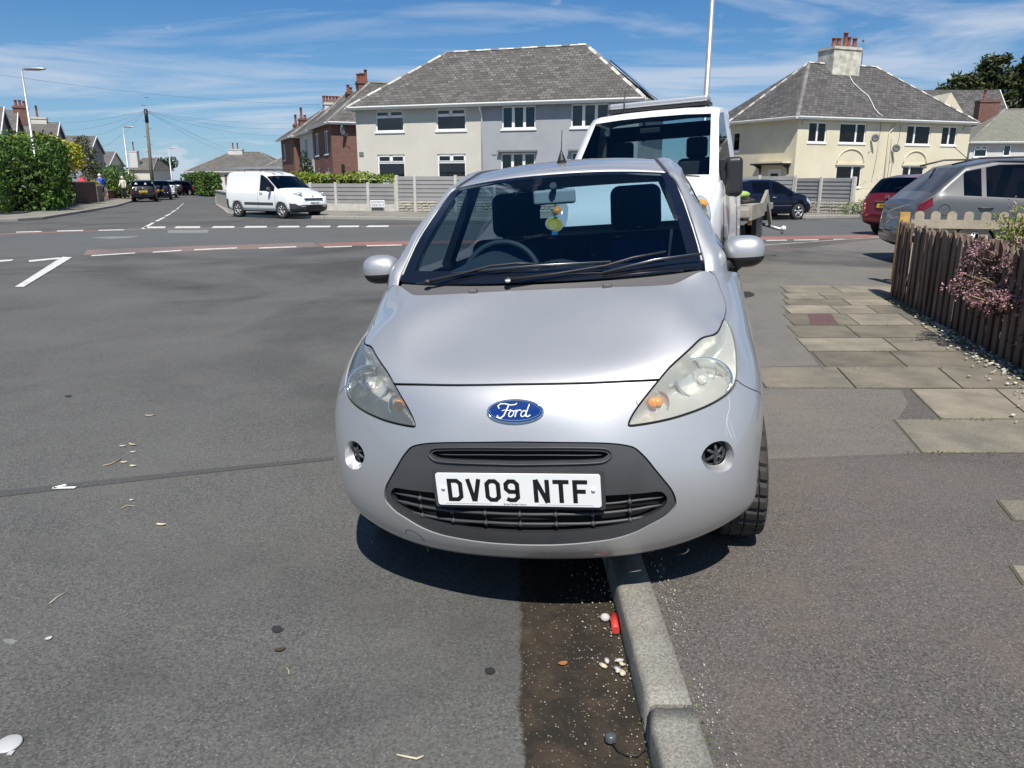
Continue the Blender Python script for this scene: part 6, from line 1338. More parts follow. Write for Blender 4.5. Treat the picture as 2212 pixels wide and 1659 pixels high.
for (x, y, Y, sg_, lb) in ((120, 266, 78, .5, 'wire from the pole to the cream chimney roof, uppermost on the left'), (128, 282, 70, .9, 'sagging wire from the pole to the left houses, second on the left'), (204, 292, 98, .8, 'wire from the pole to the roof with two aerials'), (222, 318, 90, .7, 'steep thin wire running down left from the pole'),
    (600, 293, 70, 1.1, 'lowest sagging wire from the pole to the far brick house'), (650, 264, 74, 1.0, 'wire from the pole to the brick chimneys, uppermost on the right'), (640, 276, 72, 1.3, 'middle wire from the pole to the brick houses'), (490, 330, 105, .7, 'wire from the pole down to the bungalow chimney'), (560, 345, 110, .8, 'faint wire from the pole to the roofs right of the bungalow')):
    wire(W0, A(x, y, Y), sg_, .010+Y*.00012, label=lb)
w = wire(A(-60, 152, 45), A(690, 226, 60), .9, .018, label='long single wire crossing the sky from the left edge to the brick roofs')
# ================================================================ vehicles
def paint(name, col, metal=.35, rough=.3): return mat(name, col, rough, metal=metal, coat=.7, coatr=.05, spec=.5 if metal or col[0] > .3 else .08)
paint('paint_white', (.72,.73,.73), 0, .35); paint('paint_grey', (.12,.12,.122), .5, .45); paint('paint_red', (.17,.010,.014), .3); paint('paint_navy', (.003,.005,.018), 0, .35); paint('paint_black', (.008,.009,.011), 0, .35)
paint('paint_van', (.80,.81,.81), 0, .35); paint('paint_silver', (.45,.46,.47), .5)
mat('bumper_grey', (.055,.058,.065), .55); mat('cabin_dark', (.02,.022,.026), .85); mat('lamp_clear', (.70,.72,.72), .08, metal=.5, coat=1); mat('timber_bed', (.36,.34,.28), .85, var=.5, vscale=5, col2=(.24,.22,.18)); mat('alu', (.56,.57,.58), .4, metal=.7); mat('strap_green', (.30,.45,.12), .8)
def interp(P, y): return float(np.interp(y, [p[0] for p in P], [p[1] for p in P]))
def vehicle(name, label, cat, pos, heading, L, W, top, belt, spans, wsr, rsr, wheels, body, zb=.22, wr=.31, tum=.42, z0=0, group=None, roll=0, glass='car_glass', tail=None, head=None, bump=None, taper=((0,.70),(.04,.80),(.12,.89),(.3,.96),(.6,1)), rtaper=((0,.80),(.05,.90),(.15,.96),(.4,1)), seats=True, spokes=5, dy=.07, detail=True, rim='galv', skirt=None, tw=.2, wsf=9, rsf=9):
    """body from stations down its length; local -y is the nose. top, belt: height profiles (y from nose, z)"""
    r = thing(name, label, cat, (pos[0], pos[1], z0), 0, group)
    r.rotation_euler = (0, roll, 0); hd = math.pi-heading
    r.matrix_world = Matrix.Translation((pos[0], pos[1], z0))@Matrix.Rotation(hd, 4, 'Z')@Matrix.Rotation(roll, 4, 'Y')
    marks = {0, L}|{a for s_ in spans for a in s_}|set(wsr or ())|set(rsr or ())|{w+k*wr*1.12 for w in wheels for k in (-1, 1)}|{p[0] for p in top}
    if tail: marks.add(L-tail[2])
    if head: marks.add(head[2])
    if bump: marks |= {bump[0], L-bump[1]}
    marks = sorted(m for m in marks if 0 <= m <= L); ys = []
    for a, b in zip(marks, marks[1:]):
        if b-a < .004: continue
        n = max(1, int(math.ceil((b-a)/dy))); ys += [a+(b-a)*k/n for k in range(n)]
    ys.append(L); rows = []
    for y in ys:
        w = W/2*interp(taper, y)*interp(rtaper, L-y); zr = interp(top, y); zbt = min(interp(belt, y), zr-.03); h = zr-zbt
        wt = max(.3, w*.96-tum*h); e = min(y, L-y); zbb = zb+.10*max(0, 1-e/.25)
        zm = (zbb+.2+zbt-.1)/2; k8 = max(h*.5, h-.085) if h > .16 else h*.4
        x8 = w*.955+(wt-w*.955)*(k8/h if h > 0 else 0)
        ring_ = [(0, zbb), (.76*w, zbb), (.96*w, zbb+.05), (1.0*w, zbb+.2), (1.0*w, zm), (.997*w, zbt-.1), (.97*w, zbt), (.957*w, zbt+min(.02, h*.2)), (x8, zbt+k8), (wt+.012, zr-.028), (wt*.9, zr-.004), (wt*.5, zr+.015), (0, zr+.02)]
        out = []
        for i, (x, z) in enumerate(ring_):
            if 1 <= i <= 5:
                for wy in wheels:
                    d = abs(y-wy)
                    if d < wr*1.12: z = max(z, min(zbt-.06, wr*.95+math.sqrt((wr*1.12)**2-d*d)))
            out.append((x, z))
        rows.append(out)
    N = 13; Mb, Mg, Mw, Mr_, Mt, Mh, Mbp = MB(), MB(), MB(), MB(), MB(), MB(), MB()
    yo = -L/2
    for s in (1, -1):
        for j in range(len(ys)-1):
            ym = (ys[j]+ys[j+1])/2
            for i in range(N-1):
                q = [Vector((rows[j][i][0]*s, ys[j]+yo, rows[j][i][1])), Vector((rows[j][i+1][0]*s, ys[j]+yo, rows[j][i+1][1])), Vector((rows[j+1][i+1][0]*s, ys[j+1]+yo, rows[j+1][i+1][1])), Vector((rows[j+1][i][0]*s, ys[j+1]+yo, rows[j+1][i][1]))]
                if s > 0: q = q[::-1]
                tgt, m = Mb, body
                if i == 7 and any(a < ym < b for a, b in spans): tgt, m = Mg, glass
                elif i >= wsf and wsr and wsr[0] < ym < wsr[1]: tgt, m = Mw, glass
                elif i >= rsf and rsr and rsr[0] < ym < rsr[1]: tgt, m = Mr_, glass
                elif tail and tail[0] <= i < tail[1] and ym > L-tail[2]: tgt, m = Mt, 'red_lamp'
                elif head and head[0] <= i < head[1] and ym < head[2]: tgt, m = Mh, 'lamp_clear'
                elif bump and i < 4 and (ym < bump[0] or ym > L-bump[1]): tgt, m = Mbp, 'bumper_grey'
                elif i < 2: tgt, m = Mb, 'dark_void'
                elif skirt and i == 2: tgt, m = Mb, skirt
                tgt.add(q, [(0,1,2,3)], m, True)
    for j in (0, len(ys)-1):
        for s in (1, -1):
            for i in range(1, N-1):
                rw_ = rows[j]; c = (rw_[0][1]+rw_[-1][1])/2
                q = [Vector((rw_[i][0]*s, ys[j]+yo, rw_[i][1])), Vector((rw_[i+1][0]*s, ys[j]+yo, rw_[i+1][1])), Vector((0, ys[j]+yo-(.03 if j == 0 else -.03), rw_[i+1][1])), Vector((0, ys[j]+yo-(.03 if j == 0 else -.03), rw_[i][1]))]
                if (s > 0) == (j > 0): q = q[::-1]
                m = body
                if bump and i < 4: (Mbp).add(q, [(0,1,2,3)], 'bumper_grey', True); continue
                if rsr and rsr[1] >= L and i >= 7 and j > 0: Mr_.add(q, [(0,1,2,3)], glass, True); continue
                Mb.add(q, [(0,1,2,3)], m, True)
    b = Mb.build('body', r)
    def glue(m, n, par=r):
        return m.build(n, par) if m.f else None
    glue(Mw, 'windscreen'); glue(Mr_, 'rear_window'); glue(Mbp, 'bumper')
    for src_, nm_ in ((Mt, 'rear_light'), (Mh, 'headlight')):
        if src_.f:
            for sg_ in (1, -1):
                t_ = MB()
                for f in src_.f:
                    if sum(src_.v[k][0] for k in f)*sg_ > 0: t_.add([src_.v[k] for k in f], [tuple(range(len(f)))], src_.slots[0], True)
                if t_.f: t_.build(nm_, r)
    if Mg.f:
        g1, g2 = MB(), MB()
        for f, mi_ in zip(Mg.f, Mg.m):
            t = g1 if Mg.v[f[0]][0] > 0 else g2; t.add([Mg.v[k] for k in f], [tuple(range(len(f)))], glass, True)
        g1.build('side_window', r); g2.build('side_window', r)
    for wy in wheels:
        for s in (1, -1): wheel(r, ((W/2-tw*.55)*s, wy+yo, wr), wr, tw, s, 0, spokes, rim, 36, False)
    if seats:
        rr_ = [p for p in ys if any(a < p < bq for a, bq in spans)]; zb_ = interp(belt, L/2)
        for k, yy in enumerate([spans[0][0]+.75]+([spans[0][0]+1.65] if L > 3 else [])):
            for s in (1, -1):
                mb = MB(); mb.box((-.23, -.06, .35), (.23, .08, zb_+.12), 'cabin_dark', Matrix.Rotation(R(-8), 3, 'X'), (s*W*.21, yy+yo, 0)); mb.box((-.12, -.04, zb_+.13), (.12, .05, zb_+.33), 'cabin_dark', Matrix.Rotation(R(-8), 3, 'X'), (s*W*.21, yy+yo+.02, 0)); mb.build('seat', r, bevel=.05)
        y1 = (wsr[0] if wsr else 1.2)+.12; mb = MB(); mb.box((-W*.42, y1+yo, zb_-.35), (W*.42, y1+.45+yo, zb_-.01), 'cabin_dark'); mb.build('dashboard', r, bevel=.04)
    r['_'] = 0; del r['_']
    return r
def plate(r, txt, y, z, front=False, w=.52, h=.11, L=4, tilt=0, m=None):
    mt = Matrix.Translation((0, y, z))@(Matrix.Rotation(math.pi, 4, 'Z') if not front else Matrix())@Matrix.Rotation(R(90)+tilt, 4, 'X')
    mb = MB(); mb.box((-w/2, -h/2, -.008), (w/2, h/2, .004), 'x' if 0 else (m or ('plate_white' if front else 'plate_yellow')))
    for i in range(len(mb.v)): mb.v[i] = tuple(mt@Vector(mb.v[i]))
    p = mb.build('number_plate', r); textmesh(txt, h*.98, 'letter_black', p, 'lettering', mt@Matrix.Translation((0, -.004, .0065)), .001, .80, bold=.002); return p
def vmirror(r, x, y, z, m, sz=(.11, .06, .08)):
    for s in (1, -1):
        mb = MB(); mb.sphere((x*s, y, z), 1, m, 14, sz); mb.tube([(x*s-.09*s, y, z-.04), (x*s, y, z-.02)], .025, 'black_plastic', 6); mb.build('wing_mirror', r)
def handle(r, x, y, z, m='black_plastic', w=.17):
    for s in (1, -1): mb = MB(); mb.tube([(x*s, y-w/2, z), (x*s+.03*s, y-w/3, z+.005), (x*s+.03*s, y+w/3, z+.005), (x*s, y+w/2, z)], .013, m, 8); mb.build('door_handle', r)
def grooves(r, x, ys_, z0, z1, L):
    mb = MB()
    for y in ys_: 
        for s in (1, -1): mb.tube([(x*s, y-L/2, z0), (x*s*1.002, y-L/2, (z0+z1)/2), (x*s*.985, y-L/2, z1)], .004, 'dark_void', 4)
    mb.build('shut_lines', r)
# -- white recovery truck
TL = 2.45; TW = 2.02; TP = Vector((1.36, 9.05, 0))   # nose towards us
THD = R(23)
tr_top = [(0,.60),(.03,.95),(.12,1.12),(.35,1.28),(.62,1.42),(1.42,2.20),(1.6,2.30),(1.9,2.335),(2.3,2.33),(2.45,2.24)]; tr_belt = [(0,.55),(.12,1.0),(.62,1.36),(2.45,1.38)]
cdir = Vector((math.sin(THD), math.cos(THD), 0)); cpos = TP+cdir*TL/2
TR = vehicle('recovery_truck', 'white recovery truck with flatbed and roof light bar, parked right behind the silver hatchback', 'truck', cpos, math.pi+THD, TL, TW, tr_top, tr_belt, [(.80, 1.95)], (.66, 1.44), (2.46, 2.47), (.95,), 'paint_van', zb=.32, wr=.35, tum=.16, z0=.02, roll=-R(3.2), glass='car_glass', head=None, bump=(.35, 0), taper=((0,.80),(.06,.90),(.2,.96),(.5,1)), rtaper=((0,.98),(.05,1)), seats=False, tw=.22, wsf=10)
def TY(y): return y-TL/2
mb = MB(); mb.grid([[Vector((x, TY(y)+.015*(abs(x)/.8)**2*4, z-.02)) for x in np.linspace(-.90, .90, 15)] for y, z in ((.50, 1.385), (.70, 1.475))], 'black_plastic', True, True); mb.build('scuttle', TR)
for s in (1, -1):      # black windscreen surround, mirrors, lamps
    mb = MB(); mb.sphere((.83*s, TY(.14), .98), 1, 'lamp_clear', 20, (.13, .14, .26), Matrix.Rotation(R(-18)*1, 3, 'X')@Matrix.Rotation(R(-20)*s, 3, 'Z')); h = mb.build('headlight', TR)
    mb = MB(); mb.sphere((.855*s, TY(.13), 1.12), 1, 'amber', 14, (.07, .12, .07)); mb.build('indicator', h)
    mb = MB(); mb.box((-.10, -.07, -.24), (.10, .06, .22), 'black_plastic', Matrix.Rotation(R(8)*s, 3, 'Z'), (1.10*s, TY(.98), 1.43 if s > 0 else 1.22)); m1 = mb.build('wing_mirror', TR, bevel=.06, seg=5)
    mb = MB(); mb.box((-.17, -.04, -.045), (.10, .05, .045), 'black_plastic', None, (1.04*s if s > 0 else -.97, TY(1.0), 1.54-(.0 if s > 0 else .22))); mb.box((-.17, -.04, -.045), (.10, .05, .045), 'black_plastic', None, (1.04*s if s > 0 else -.97, TY(1.0), 1.30)); mb.box((-.05, -.12, -.25), (.01, .10, .22), 'black_plastic', None, (.98*s+(.03 if s < 0 else 0), TY(1.05), 1.42)); mb.build('mirror_bracket', m1, bevel=.015)
    mb = MB(); mb.box((-.25, -.07, .50), (.25, .09, 1.72), 'cabin_dark', Matrix.Rotation(R(-8), 3, 'X'), (.50*s, TY(1.60), 0)); st = mb.build('seat', TR, bevel=.09, seg=5)
    mb = MB(); mb.box((-.14, -.05, 1.72), (.14, .06, 1.99), 'cabin_dark', Matrix.Rotation(R(-8), 3, 'X'), (.50*s, TY(1.62), 0)); mb.build('headrest', st, bevel=.05, seg=4)
mb = MB(); mb.box((-.22, -.06, .50), (.2, .08, 1.66), 'cabin_dark', Matrix.Rotation(R(-8), 3, 'X'), (-.05, TY(1.62), 0)); mb.build('seat', TR, bevel=.09, seg=5)
mb = MB(); mb.box((-.88, TY(.75), 1.0), (.88, TY(1.15), 1.41), 'dash'); mb.build('dashboard', TR, bevel=.05)
mb = MB(); mb.box((-.98, TY(1.0), .35), (.98, TY(2.4), .85), 'dark_void'); mb.build('cab_floor', TR)
mb = MB(); c = Vector((-.50, TY(1.22), 1.30)); mb.tube([c+Vector((.22*math.cos(t), .10*math.sin(t), .18*math.sin(t))) for t in np.linspace(0, 6.283, 30)], .017, 'cabin_dark', 8); mb.build('steering_wheel', TR)
mb = MB(); mb.box((-.13, TY(1.30), 2.02), (.13, TY(1.33), 2.09), 'cabin_dark'); mb.build('interior_mirror', TR, bevel=.02)
mb = MB()
for x, w_ in ((-.78, .25), (.2, .95), (.85, .16)): pass
mb.box((-.95, TY(2.30), .9), (.95, TY(2.34), 1.42), 'cabin_dark'); mb.box((-.80, TY(2.30), 2.0), (.80, TY(2.34), 2.20), 'cabin_dark'); mb.box((-.86, TY(2.30), 1.42), (-.60, TY(2.34), 2.1), 'cabin_dark'); mb.box((.60, TY(2.30), 1.42), (.86, TY(2.34), 2.1), 'cabin_dark'); mb.build('cab_bulkhead', TR)
# light bar
mb = MB(); mb.box((-.66, TY(1.74), 2.395), (.66, TY(2.02), 2.47), 'alu'); lb = mb.build('light_bar', TR, bevel=.03, seg=4)
mb = MB(); mb.box((-.68, TY(1.76), 2.35), (.68, TY(2.0), 2.396), 'black_plastic'); mb.build('light_bar_base', lb, bevel=.01)
mb = MB(); mb.tube([(-.42, TY(1.62), 2.31), (-.42, TY(1.72), 2.62)], [.012, .005], 'black_plastic', 6); mb.build('aerial', TR)
mb = MB(); mb.tube([(.35, TY(.62), 1.45), (-.25, TY(.66), 1.50), (-.75, TY(.74), 1.62)], .012, 'black_plastic', 6); mb.tube([(.75, TY(.64), 1.44), (.2, TY(.66), 1.50)], .012, 'black_plastic', 6); mb.build('wiper', TR)
mb = MB(); mb.grid([[Vector((s_*.3, TY(-.03)+abs(s_)*.02, z)) for s_ in np.linspace(-1.6, 1.6, 9)] for z in (.62, .82)], 'black_plastic'); mb.build('grille', TR)
grooves(TR, 1.012, (.78, 2.0), .5, 1.40, TL); handle(TR, 1.0, TY(1.85), 1.18)
# flat bed with sloping side rails
mb = MB(); mb.box((-1.10, TY(2.65), .86), (1.10, TY(6.6), .98), 'timber_bed'); bed = mb.build('flatbed', TR, bevel=.01)
mb = MB(); mb.box((-.45, TY(2.4), .55), (-.3, TY(6.5), .86), 'dark_trim'); mb.box((.3, TY(2.4), .55), (.45, TY(6.5), .86), 'dark_trim'); mb.box((-.9, TY(2.6), .35), (.9, TY(4.0), .7), 'dark_void'); mb.build('chassis', TR)
for s in (1, -1):
    mb = MB(); mb.prism([(2.75, .82), (4.5, .82), (5.2, 1.02), (5.95, .60), (6.1, .66), (5.22, 1.22), (4.4, 1.03), (2.75, 1.03)], .05, 'timber_bed', Matrix(((0, 0, 1, 1.08*s if s > 0 else -1.13), (1, 0, 0, -TL/2), (0, 1, 0, 0), (0, 0, 0, 1)))); mb.build('side_rail', bed)
    for y in (4.75,): wheel(TR, (.92*s, TY(y), .35), .35, .24, s, 0, 6, 'galv', 32, False)
    mb = MB(); mb.box((1.0*s-.04, TY(4.25), .45), (1.0*s+.04, TY(5.25), .80), 'dark_trim'); mb.build('mudguard', TR)
    mb = MB(); mb.box((1.06*s-.02, TY(3.0), .74), (1.06*s+.03, TY(3.12), .80), 'amber'); mb.build('marker_light', TR)
mb = MB(); mb.tube([(.9, TY(6.2), .62), (1.3, TY(6.1), .50), (1.32, TY(6.1), .42)], .03, 'galv', 8); mb.sphere((1.33, TY(6.1), .52), .05, 'white_plastic', 10); mb.build('tail_arm', bed)
mb = MB(); mb.sphere((.7, TY(5.0), 1.16), 1, 'strap_green', 10, (.16, .22, .07)); mb.tube([(.5, TY(4.7), 1.05), (.8, TY(4.9), 1.10), (.95, TY(4.6), 1.06), (.8, TY(4.3), 1.05)], .035, 'rubber', 8)
st_ = mb.build('ratchet_strap'); st_.matrix_world = TR.matrix_world.copy(); tag(st_, 'green ratchet strap lying on the flatbed of the white recovery truck', 'strap')
# -- white van
fw, rw_ = G(613, 472.5), G(515, 468.5); d = (fw-rw_); d.z = 0; vh = math.atan2(d.x, d.y); dn = d.normalized(); VL = 4.38
nrm = Vector((-dn.y, dn.x, 0)); nrm = nrm if nrm.y > 0 else -nrm
vc = fw+nrm*.80-dn*(VL/2-.90)
van_top = [(0,.62),(.03,.78),(.14,.90),(.35,.98),(.7,1.06),(1.02,1.13),(1.75,1.62),(2.0,1.74),(2.4,1.81),(3.6,1.82),(4.15,1.78),(4.33,1.66),(4.38,1.2)]; van_belt = [(0,.55),(.14,.80),(1.0,1.02),(4.38,1.06)]
VN = vehicle('panel_van', 'white panel van with a ladder on its roof, parked before the low fence', 'van', vc, vh, VL, 1.80, van_top, van_belt, [(1.28, 2.18)], (1.06, 1.78), None, (.90, 3.63), 'paint_van', zb=.24, wr=.315, tum=.20, glass='dark_car_glass', bump=(.42, .22), rtaper=((0,.93),(.05,.97),(.2,1)), seats=False, skirt=None, rim='galv', spokes=7)
vy = lambda y: y-VL/2
for s in (1, -1):
    mb = MB(); mb.box((.885*s-.02, vy(1.35), .50), (.885*s+.03, vy(3.15), .62), 'bumper_grey'); mb.build('rubbing_strip', VN, bevel=.01)
    mb = MB(); mb.sphere((.66*s, vy(.30), .90), 1, 'lamp_clear', 16, (.14, .30, .085), Matrix.Rotation(R(-18), 3, 'X')@Matrix.Rotation(R(-28)*s, 3, 'Z')); mb.build('headlight', VN)
    mb = MB(); mb.sphere((.62*s, vy(.05), .46), .06, 'lamp_clear', 12, (1, .5, 1)); mb.build('fog_lamp', VN)
mb = MB(); mb.box((-.42, vy(-.05), .38), (.42, vy(.02), .50), 'dark_void'); mb.build('grille', VN, bevel=.02); mb = MB(); mb.box((-.45, vy(-.02), .74), (.45, vy(.05), .79), 'dark_void'); mb.build('grille_slot', VN)
mb = MB(); mb.sphere((0, vy(.045), .86), .045, 'chrome', 10, (.8, .4, 1)); mb.build('nose_badge', VN)
plate(VN, 'WM62 EOX', vy(-.055), .60, True); vmirror(VN, 1.00, vy(1.45), 1.12, 'bumper_grey', (.10, .07, .10)); handle(VN, .90, vy(2.05), .98, 'black_plastic')
grooves(VN, .905, (1.22, 2.26), .42, 1.0, VL)
mb = MB()
for y in (2.2, 3.2): mb.tube([(-.72, vy(y), 1.80), (-.72, vy(y), 1.90), (.72, vy(y), 1.90), (.72, vy(y), 1.80)], .018, 'dark_trim', 6)
mb.build('roof_rack', VN)
ld = bpy.data.objects.new('ladder', None); COL.objects.link(ld); ld.matrix_world = VN.matrix_world.copy(); tag(ld, 'grey folded ladder strapped lengthways on the roof of the white panel van', 'ladder')
for s in (-1, 1): mb = MB(); mb.box((-.20*s-.03-.2, vy(1.75), 1.92), (-.20*s+.03-.2, vy(4.75), 2.00), 'alu'); mb.build('rail', ld)
for k in range(11): mb = MB(); mb.tube([(-.4, vy(1.95+k*.26), 1.96), (.0, vy(1.95+k*.26), 1.96)], .014, 'alu', 6); mb.build('rung', ld)
# -- grey family car at the right edge
GP = A(1972, 500, 12.5)
gtop = [(0,.60),(.05,.80),(.5,.95),(1.05,1.06),(1.95,1.52),(2.3,1.64),(2.8,1.69),(3.3,1.68),(3.80,1.58),(4.30,1.14),(4.47,1.0),(4.55,.60)]; gbelt = [(0,.55),(.5,.88),(1.1,.98),(2.5,1.04),(4.2,1.12),(4.55,.9)]
GC_ = vehicle('family_car', 'dark silver grey estate car cut off by the right edge, beyond the picket fences', 'car', (GP.x+4.55/2*.993+.11, GP.y+.90-.28, 0), R(97), 4.55, 1.80, gtop, gbelt, [(1.45, 2.45), (2.62, 3.50), (3.57, 3.84)], (1.10, 2.1), (3.84, 4.27), (.95, 3.62), 'paint_grey', zb=.24, wr=.33, tum=.38, z0=.1, tail=(5, 8, .26), glass='dark_car_glass', rim='alu', rsf=10)
gy = lambda y: y-4.55/2
handle(GC_, .895, gy(3.50), .93, 'bumper_grey', .22); handle(GC_, .895, gy(2.35), .93, 'bumper_grey', .22); grooves(GC_, .90, (1.5, 2.53, 3.66), .40, 1.02, 4.55)
vmirror(GC_, .99, gy(1.55), 1.06, 'paint_grey')
mb = MB()
for s in (1, -1): mb.tube([(.70*s, gy(2.2), 1.66), (.70*s, gy(2.5), 1.72), (.68*s, gy(3.6), 1.70), (.66*s, gy(4.0), 1.60)], .016, 'black_plastic', 6)
mb.build('roof_rails', GC_); mb = MB(); mb.tube([(0, gy(3.5), 1.70), (0, gy(3.75), 1.90)], .006, 'black_plastic', 5); mb.build('aerial', GC_)
mb = MB(); mb.lathe([(.085, 0), (.088, .002), (.091, 0)], 'dark_void', 24, Matrix.Translation((.902, gy(4.12), .90))@Matrix.Rotation(R(90), 4, 'Y')); mb.lathe([(.085, 0), (.088, .002), (.091, 0)], 'dark_void', 24, Matrix.Translation((-.902, gy(4.12), .90))@Matrix.Rotation(R(-90), 4, 'Y')); mb.build('fuel_flap', GC_)
# -- red hatchback seen from behind
rp = G(1925, 496); rh = R(66); RLn = 4.25; rd = Vector((math.sin(rh), math.cos(rh), 0)); rc = Vector((A(1918, 400, 21.0).x, 21.0, 0))+rd*(RLn/2)
rtop = [(0,.6),(.06,.80),(.5,.95),(1.0,1.06),(1.9,1.52),(2.4,1.62),(3.3,1.60),(3.75,1.52),(4.08,1.12),(4.18,.98),(4.25,.60)]; rbelt = [(0,.55),(.5,.86),(1.1,.96),(3.9,1.05),(4.25,.9)]
RC = vehicle('parked_car', 'dark red hatchback seen from behind, between the iron gate and the grey car', 'car', rc, rh, RLn, 1.75, rtop, rbelt, [(1.35, 2.35), (2.48, 3.35), (3.42, 3.72)], (1.05, 2.0), (3.74, 4.08), (.85, 3.45), 'paint_red', zb=.26, wr=.32, tum=.36, tail=(4, 8, .16), glass='dark_car_glass')
ry = lambda y: y-RLn/2
plate(RC, 'EY09 EJO', ry(4.262), .80); mb = MB(); mb.box((-.36, ry(4.19), .90), (.36, ry(4.235), .925), 'chrome'); mb.build('boot_trim', RC)
mb = MB()
for k in (0, 1): mb.tube([(-.075, ry(4.215), .985+.05*k), (0, ry(4.20), 1.035+.05*k), (.075, ry(4.215), .985+.05*k)], .010, 'chrome', 6)
mb.build('chevron_badge', RC); mb = MB(); mb.box((-.66, ry(4.19), .36), (.66, ry(4.28), .46), 'paint_red'); mb.build('rear_bumper', RC, bevel=.03)
mb = MB(); mb.tube([(0, ry(4.0), 1.25), (-.3, ry(3.92), 1.30)], .01, 'black_plastic', 6); mb.build('rear_wiper', RC)
# -- dark blue hatchback by the right-hand fence
bh_ = R(68); bd = Vector((math.sin(bh_), math.cos(bh_), 0)); bfw = G(1722, 474.5); bn_ = Vector((-bd.y, bd.x, 0)); bn_ = bn_ if bn_.y > 0 else -bn_
BLn = 3.8; bc_ = bfw+bn_*.78-bd*(BLn/2-.78)
btop = [(0,.58),(.05,.76),(.45,.92),(.95,1.02),(1.7,1.42),(2.1,1.49),(2.9,1.48),(3.35,1.41),(3.62,1.10),(3.74,.95),(3.8,.55)]; bbelt = [(0,.52),(.45,.84),(1.0,.93),(3.4,1.02),(3.8,.88)]
BC = vehicle('parked_car', 'dark blue hatchback with silver alloy wheels in front of the right-hand fence', 'car', bc_, bh_, BLn, 1.66, btop, bbelt, [(1.15, 2.05), (2.18, 2.98)], (.98, 1.78), (3.36, 3.62), (.78, 3.22), 'paint_navy', zb=.22, wr=.305, tum=.36, tail=(4, 9, .20), head=(5, 8, .42), glass='dark_car_glass', rim='alu')
by = lambda y: y-BLn/2
handle(BC, .825, by(2.0), .84, 'alu'); vmirror(BC, .92, by(1.25), .96, 'paint_navy', (.09, .06, .07)); grooves(BC, .832, (1.1, 2.12), .40, .92, BLn)
for s in (1, -1): mb = MB(); mb.box((.825*s-.01, by(1.15), .52), (.825*s+.018, by(3.0), .56), 'bumper_grey'); mb.build('rubbing_strip', BC)
# -- cars along the far road
ftop = [(0,.58),(.05,.78),(.5,.93),(1.0,1.04),(1.8,1.42),(2.2,1.50),(3.0,1.49),(3.45,1.42),(3.78,1.08),(3.88,.95),(3.95,.55)]; fbelt = [(0,.52),(.5,.86),(1.0,.95),(3.5,1.0),(3.95,.88)]
RDH = R(-23)
def farcar(label, x, y, heading, body, name='parked_car', pl='YK05 XAE', sc=1.0, W=1.68):
    g = G(x, y); hd = Vector((math.sin(heading), math.cos(heading), 0)); c = g+hd*1.95
    o = vehicle(name, label, 'car', c, heading, 3.95, W, ftop, fbelt, [(1.2, 2.1), (2.22, 3.1), (3.16, 3.4)], (1.0, 1.85), (3.47, 3.78), (.8, 3.25), body, wr=.30, tum=.36, tail=(4, 7, .18), head=(5, 7, .4), glass='dark_car_glass', dy=.14, seats=False, group='cars parked along the far road')
    plate(o, pl, 3.965-3.95/2, .72); mb = MB(); mb.box((-.6, 1.93, .34), (.6, 2.0, .44), body); mb.build('rear_bumper', o, bevel=.02)
    vmirror(o, .93, -1.975+1.3, .98, body, (.09, .06, .07)); return o
c1 = farcar('black hatchback with white triangle stickers on its tailgate, nearest of the far row', 312, 436.5, RDH, 'paint_black', pl='FX06 XAE')
mb = MB()
for x, z, s_ in ((-.42, 1.20, .14), (.18, 1.20, .12), (-.42, .93, .09), (.0, .93, .08), (-.45, .80, .10), (.62, 1.28, .06)):
    yy = interp([(1.08, 3.80), (1.42, 3.46)], z)-3.95/2+.02 if z > 1.0 else 3.92-3.95/2+.03
    yy2 = interp([(1.08, 3.80), (1.42, 3.46)], z+s_*1.2)-3.95/2+.02 if z > 1.0 else yy-.01
    mb = MB(); mb.add([(-x-s_*.7, yy, z), (-x+s_*.7, yy, z), (-x, yy2, z+s_*1.2)], [(0,1,2),(2,1,0)], 'white_plastic'); mb.build('sticker', c1)
farcar('dark blue hatchback second in the far row, behind the stickered one', 347, 432, RDH, 'paint_navy', pl='PO11 KTV'); farcar('pale silver hatchback third in the far row', 361, 428, RDH, 'paint_silver', pl='YS08 WUL')
farcar('black tall hatchback farther along, with a yellow plate showing past the silver one', 377, 422.5, R(-14), 'paint_black', pl='MA58 DXE', W=1.78); farcar('red hatchback far down the road between two dark cars', 398, 419.5, R(-18), 'paint_red', pl='DK12 LNM'); farcar('dark hatchback partly hidden beyond the red one, far down the road', 412, 418, R(-20), 'paint_black', pl='PE60 RHF')
farcar('dark navy hatchback parked at an angle on the right side of the far road', 434, 422, R(-48), 'paint_navy', pl='MF07 TZB')
from mathutils import noise as mnoise
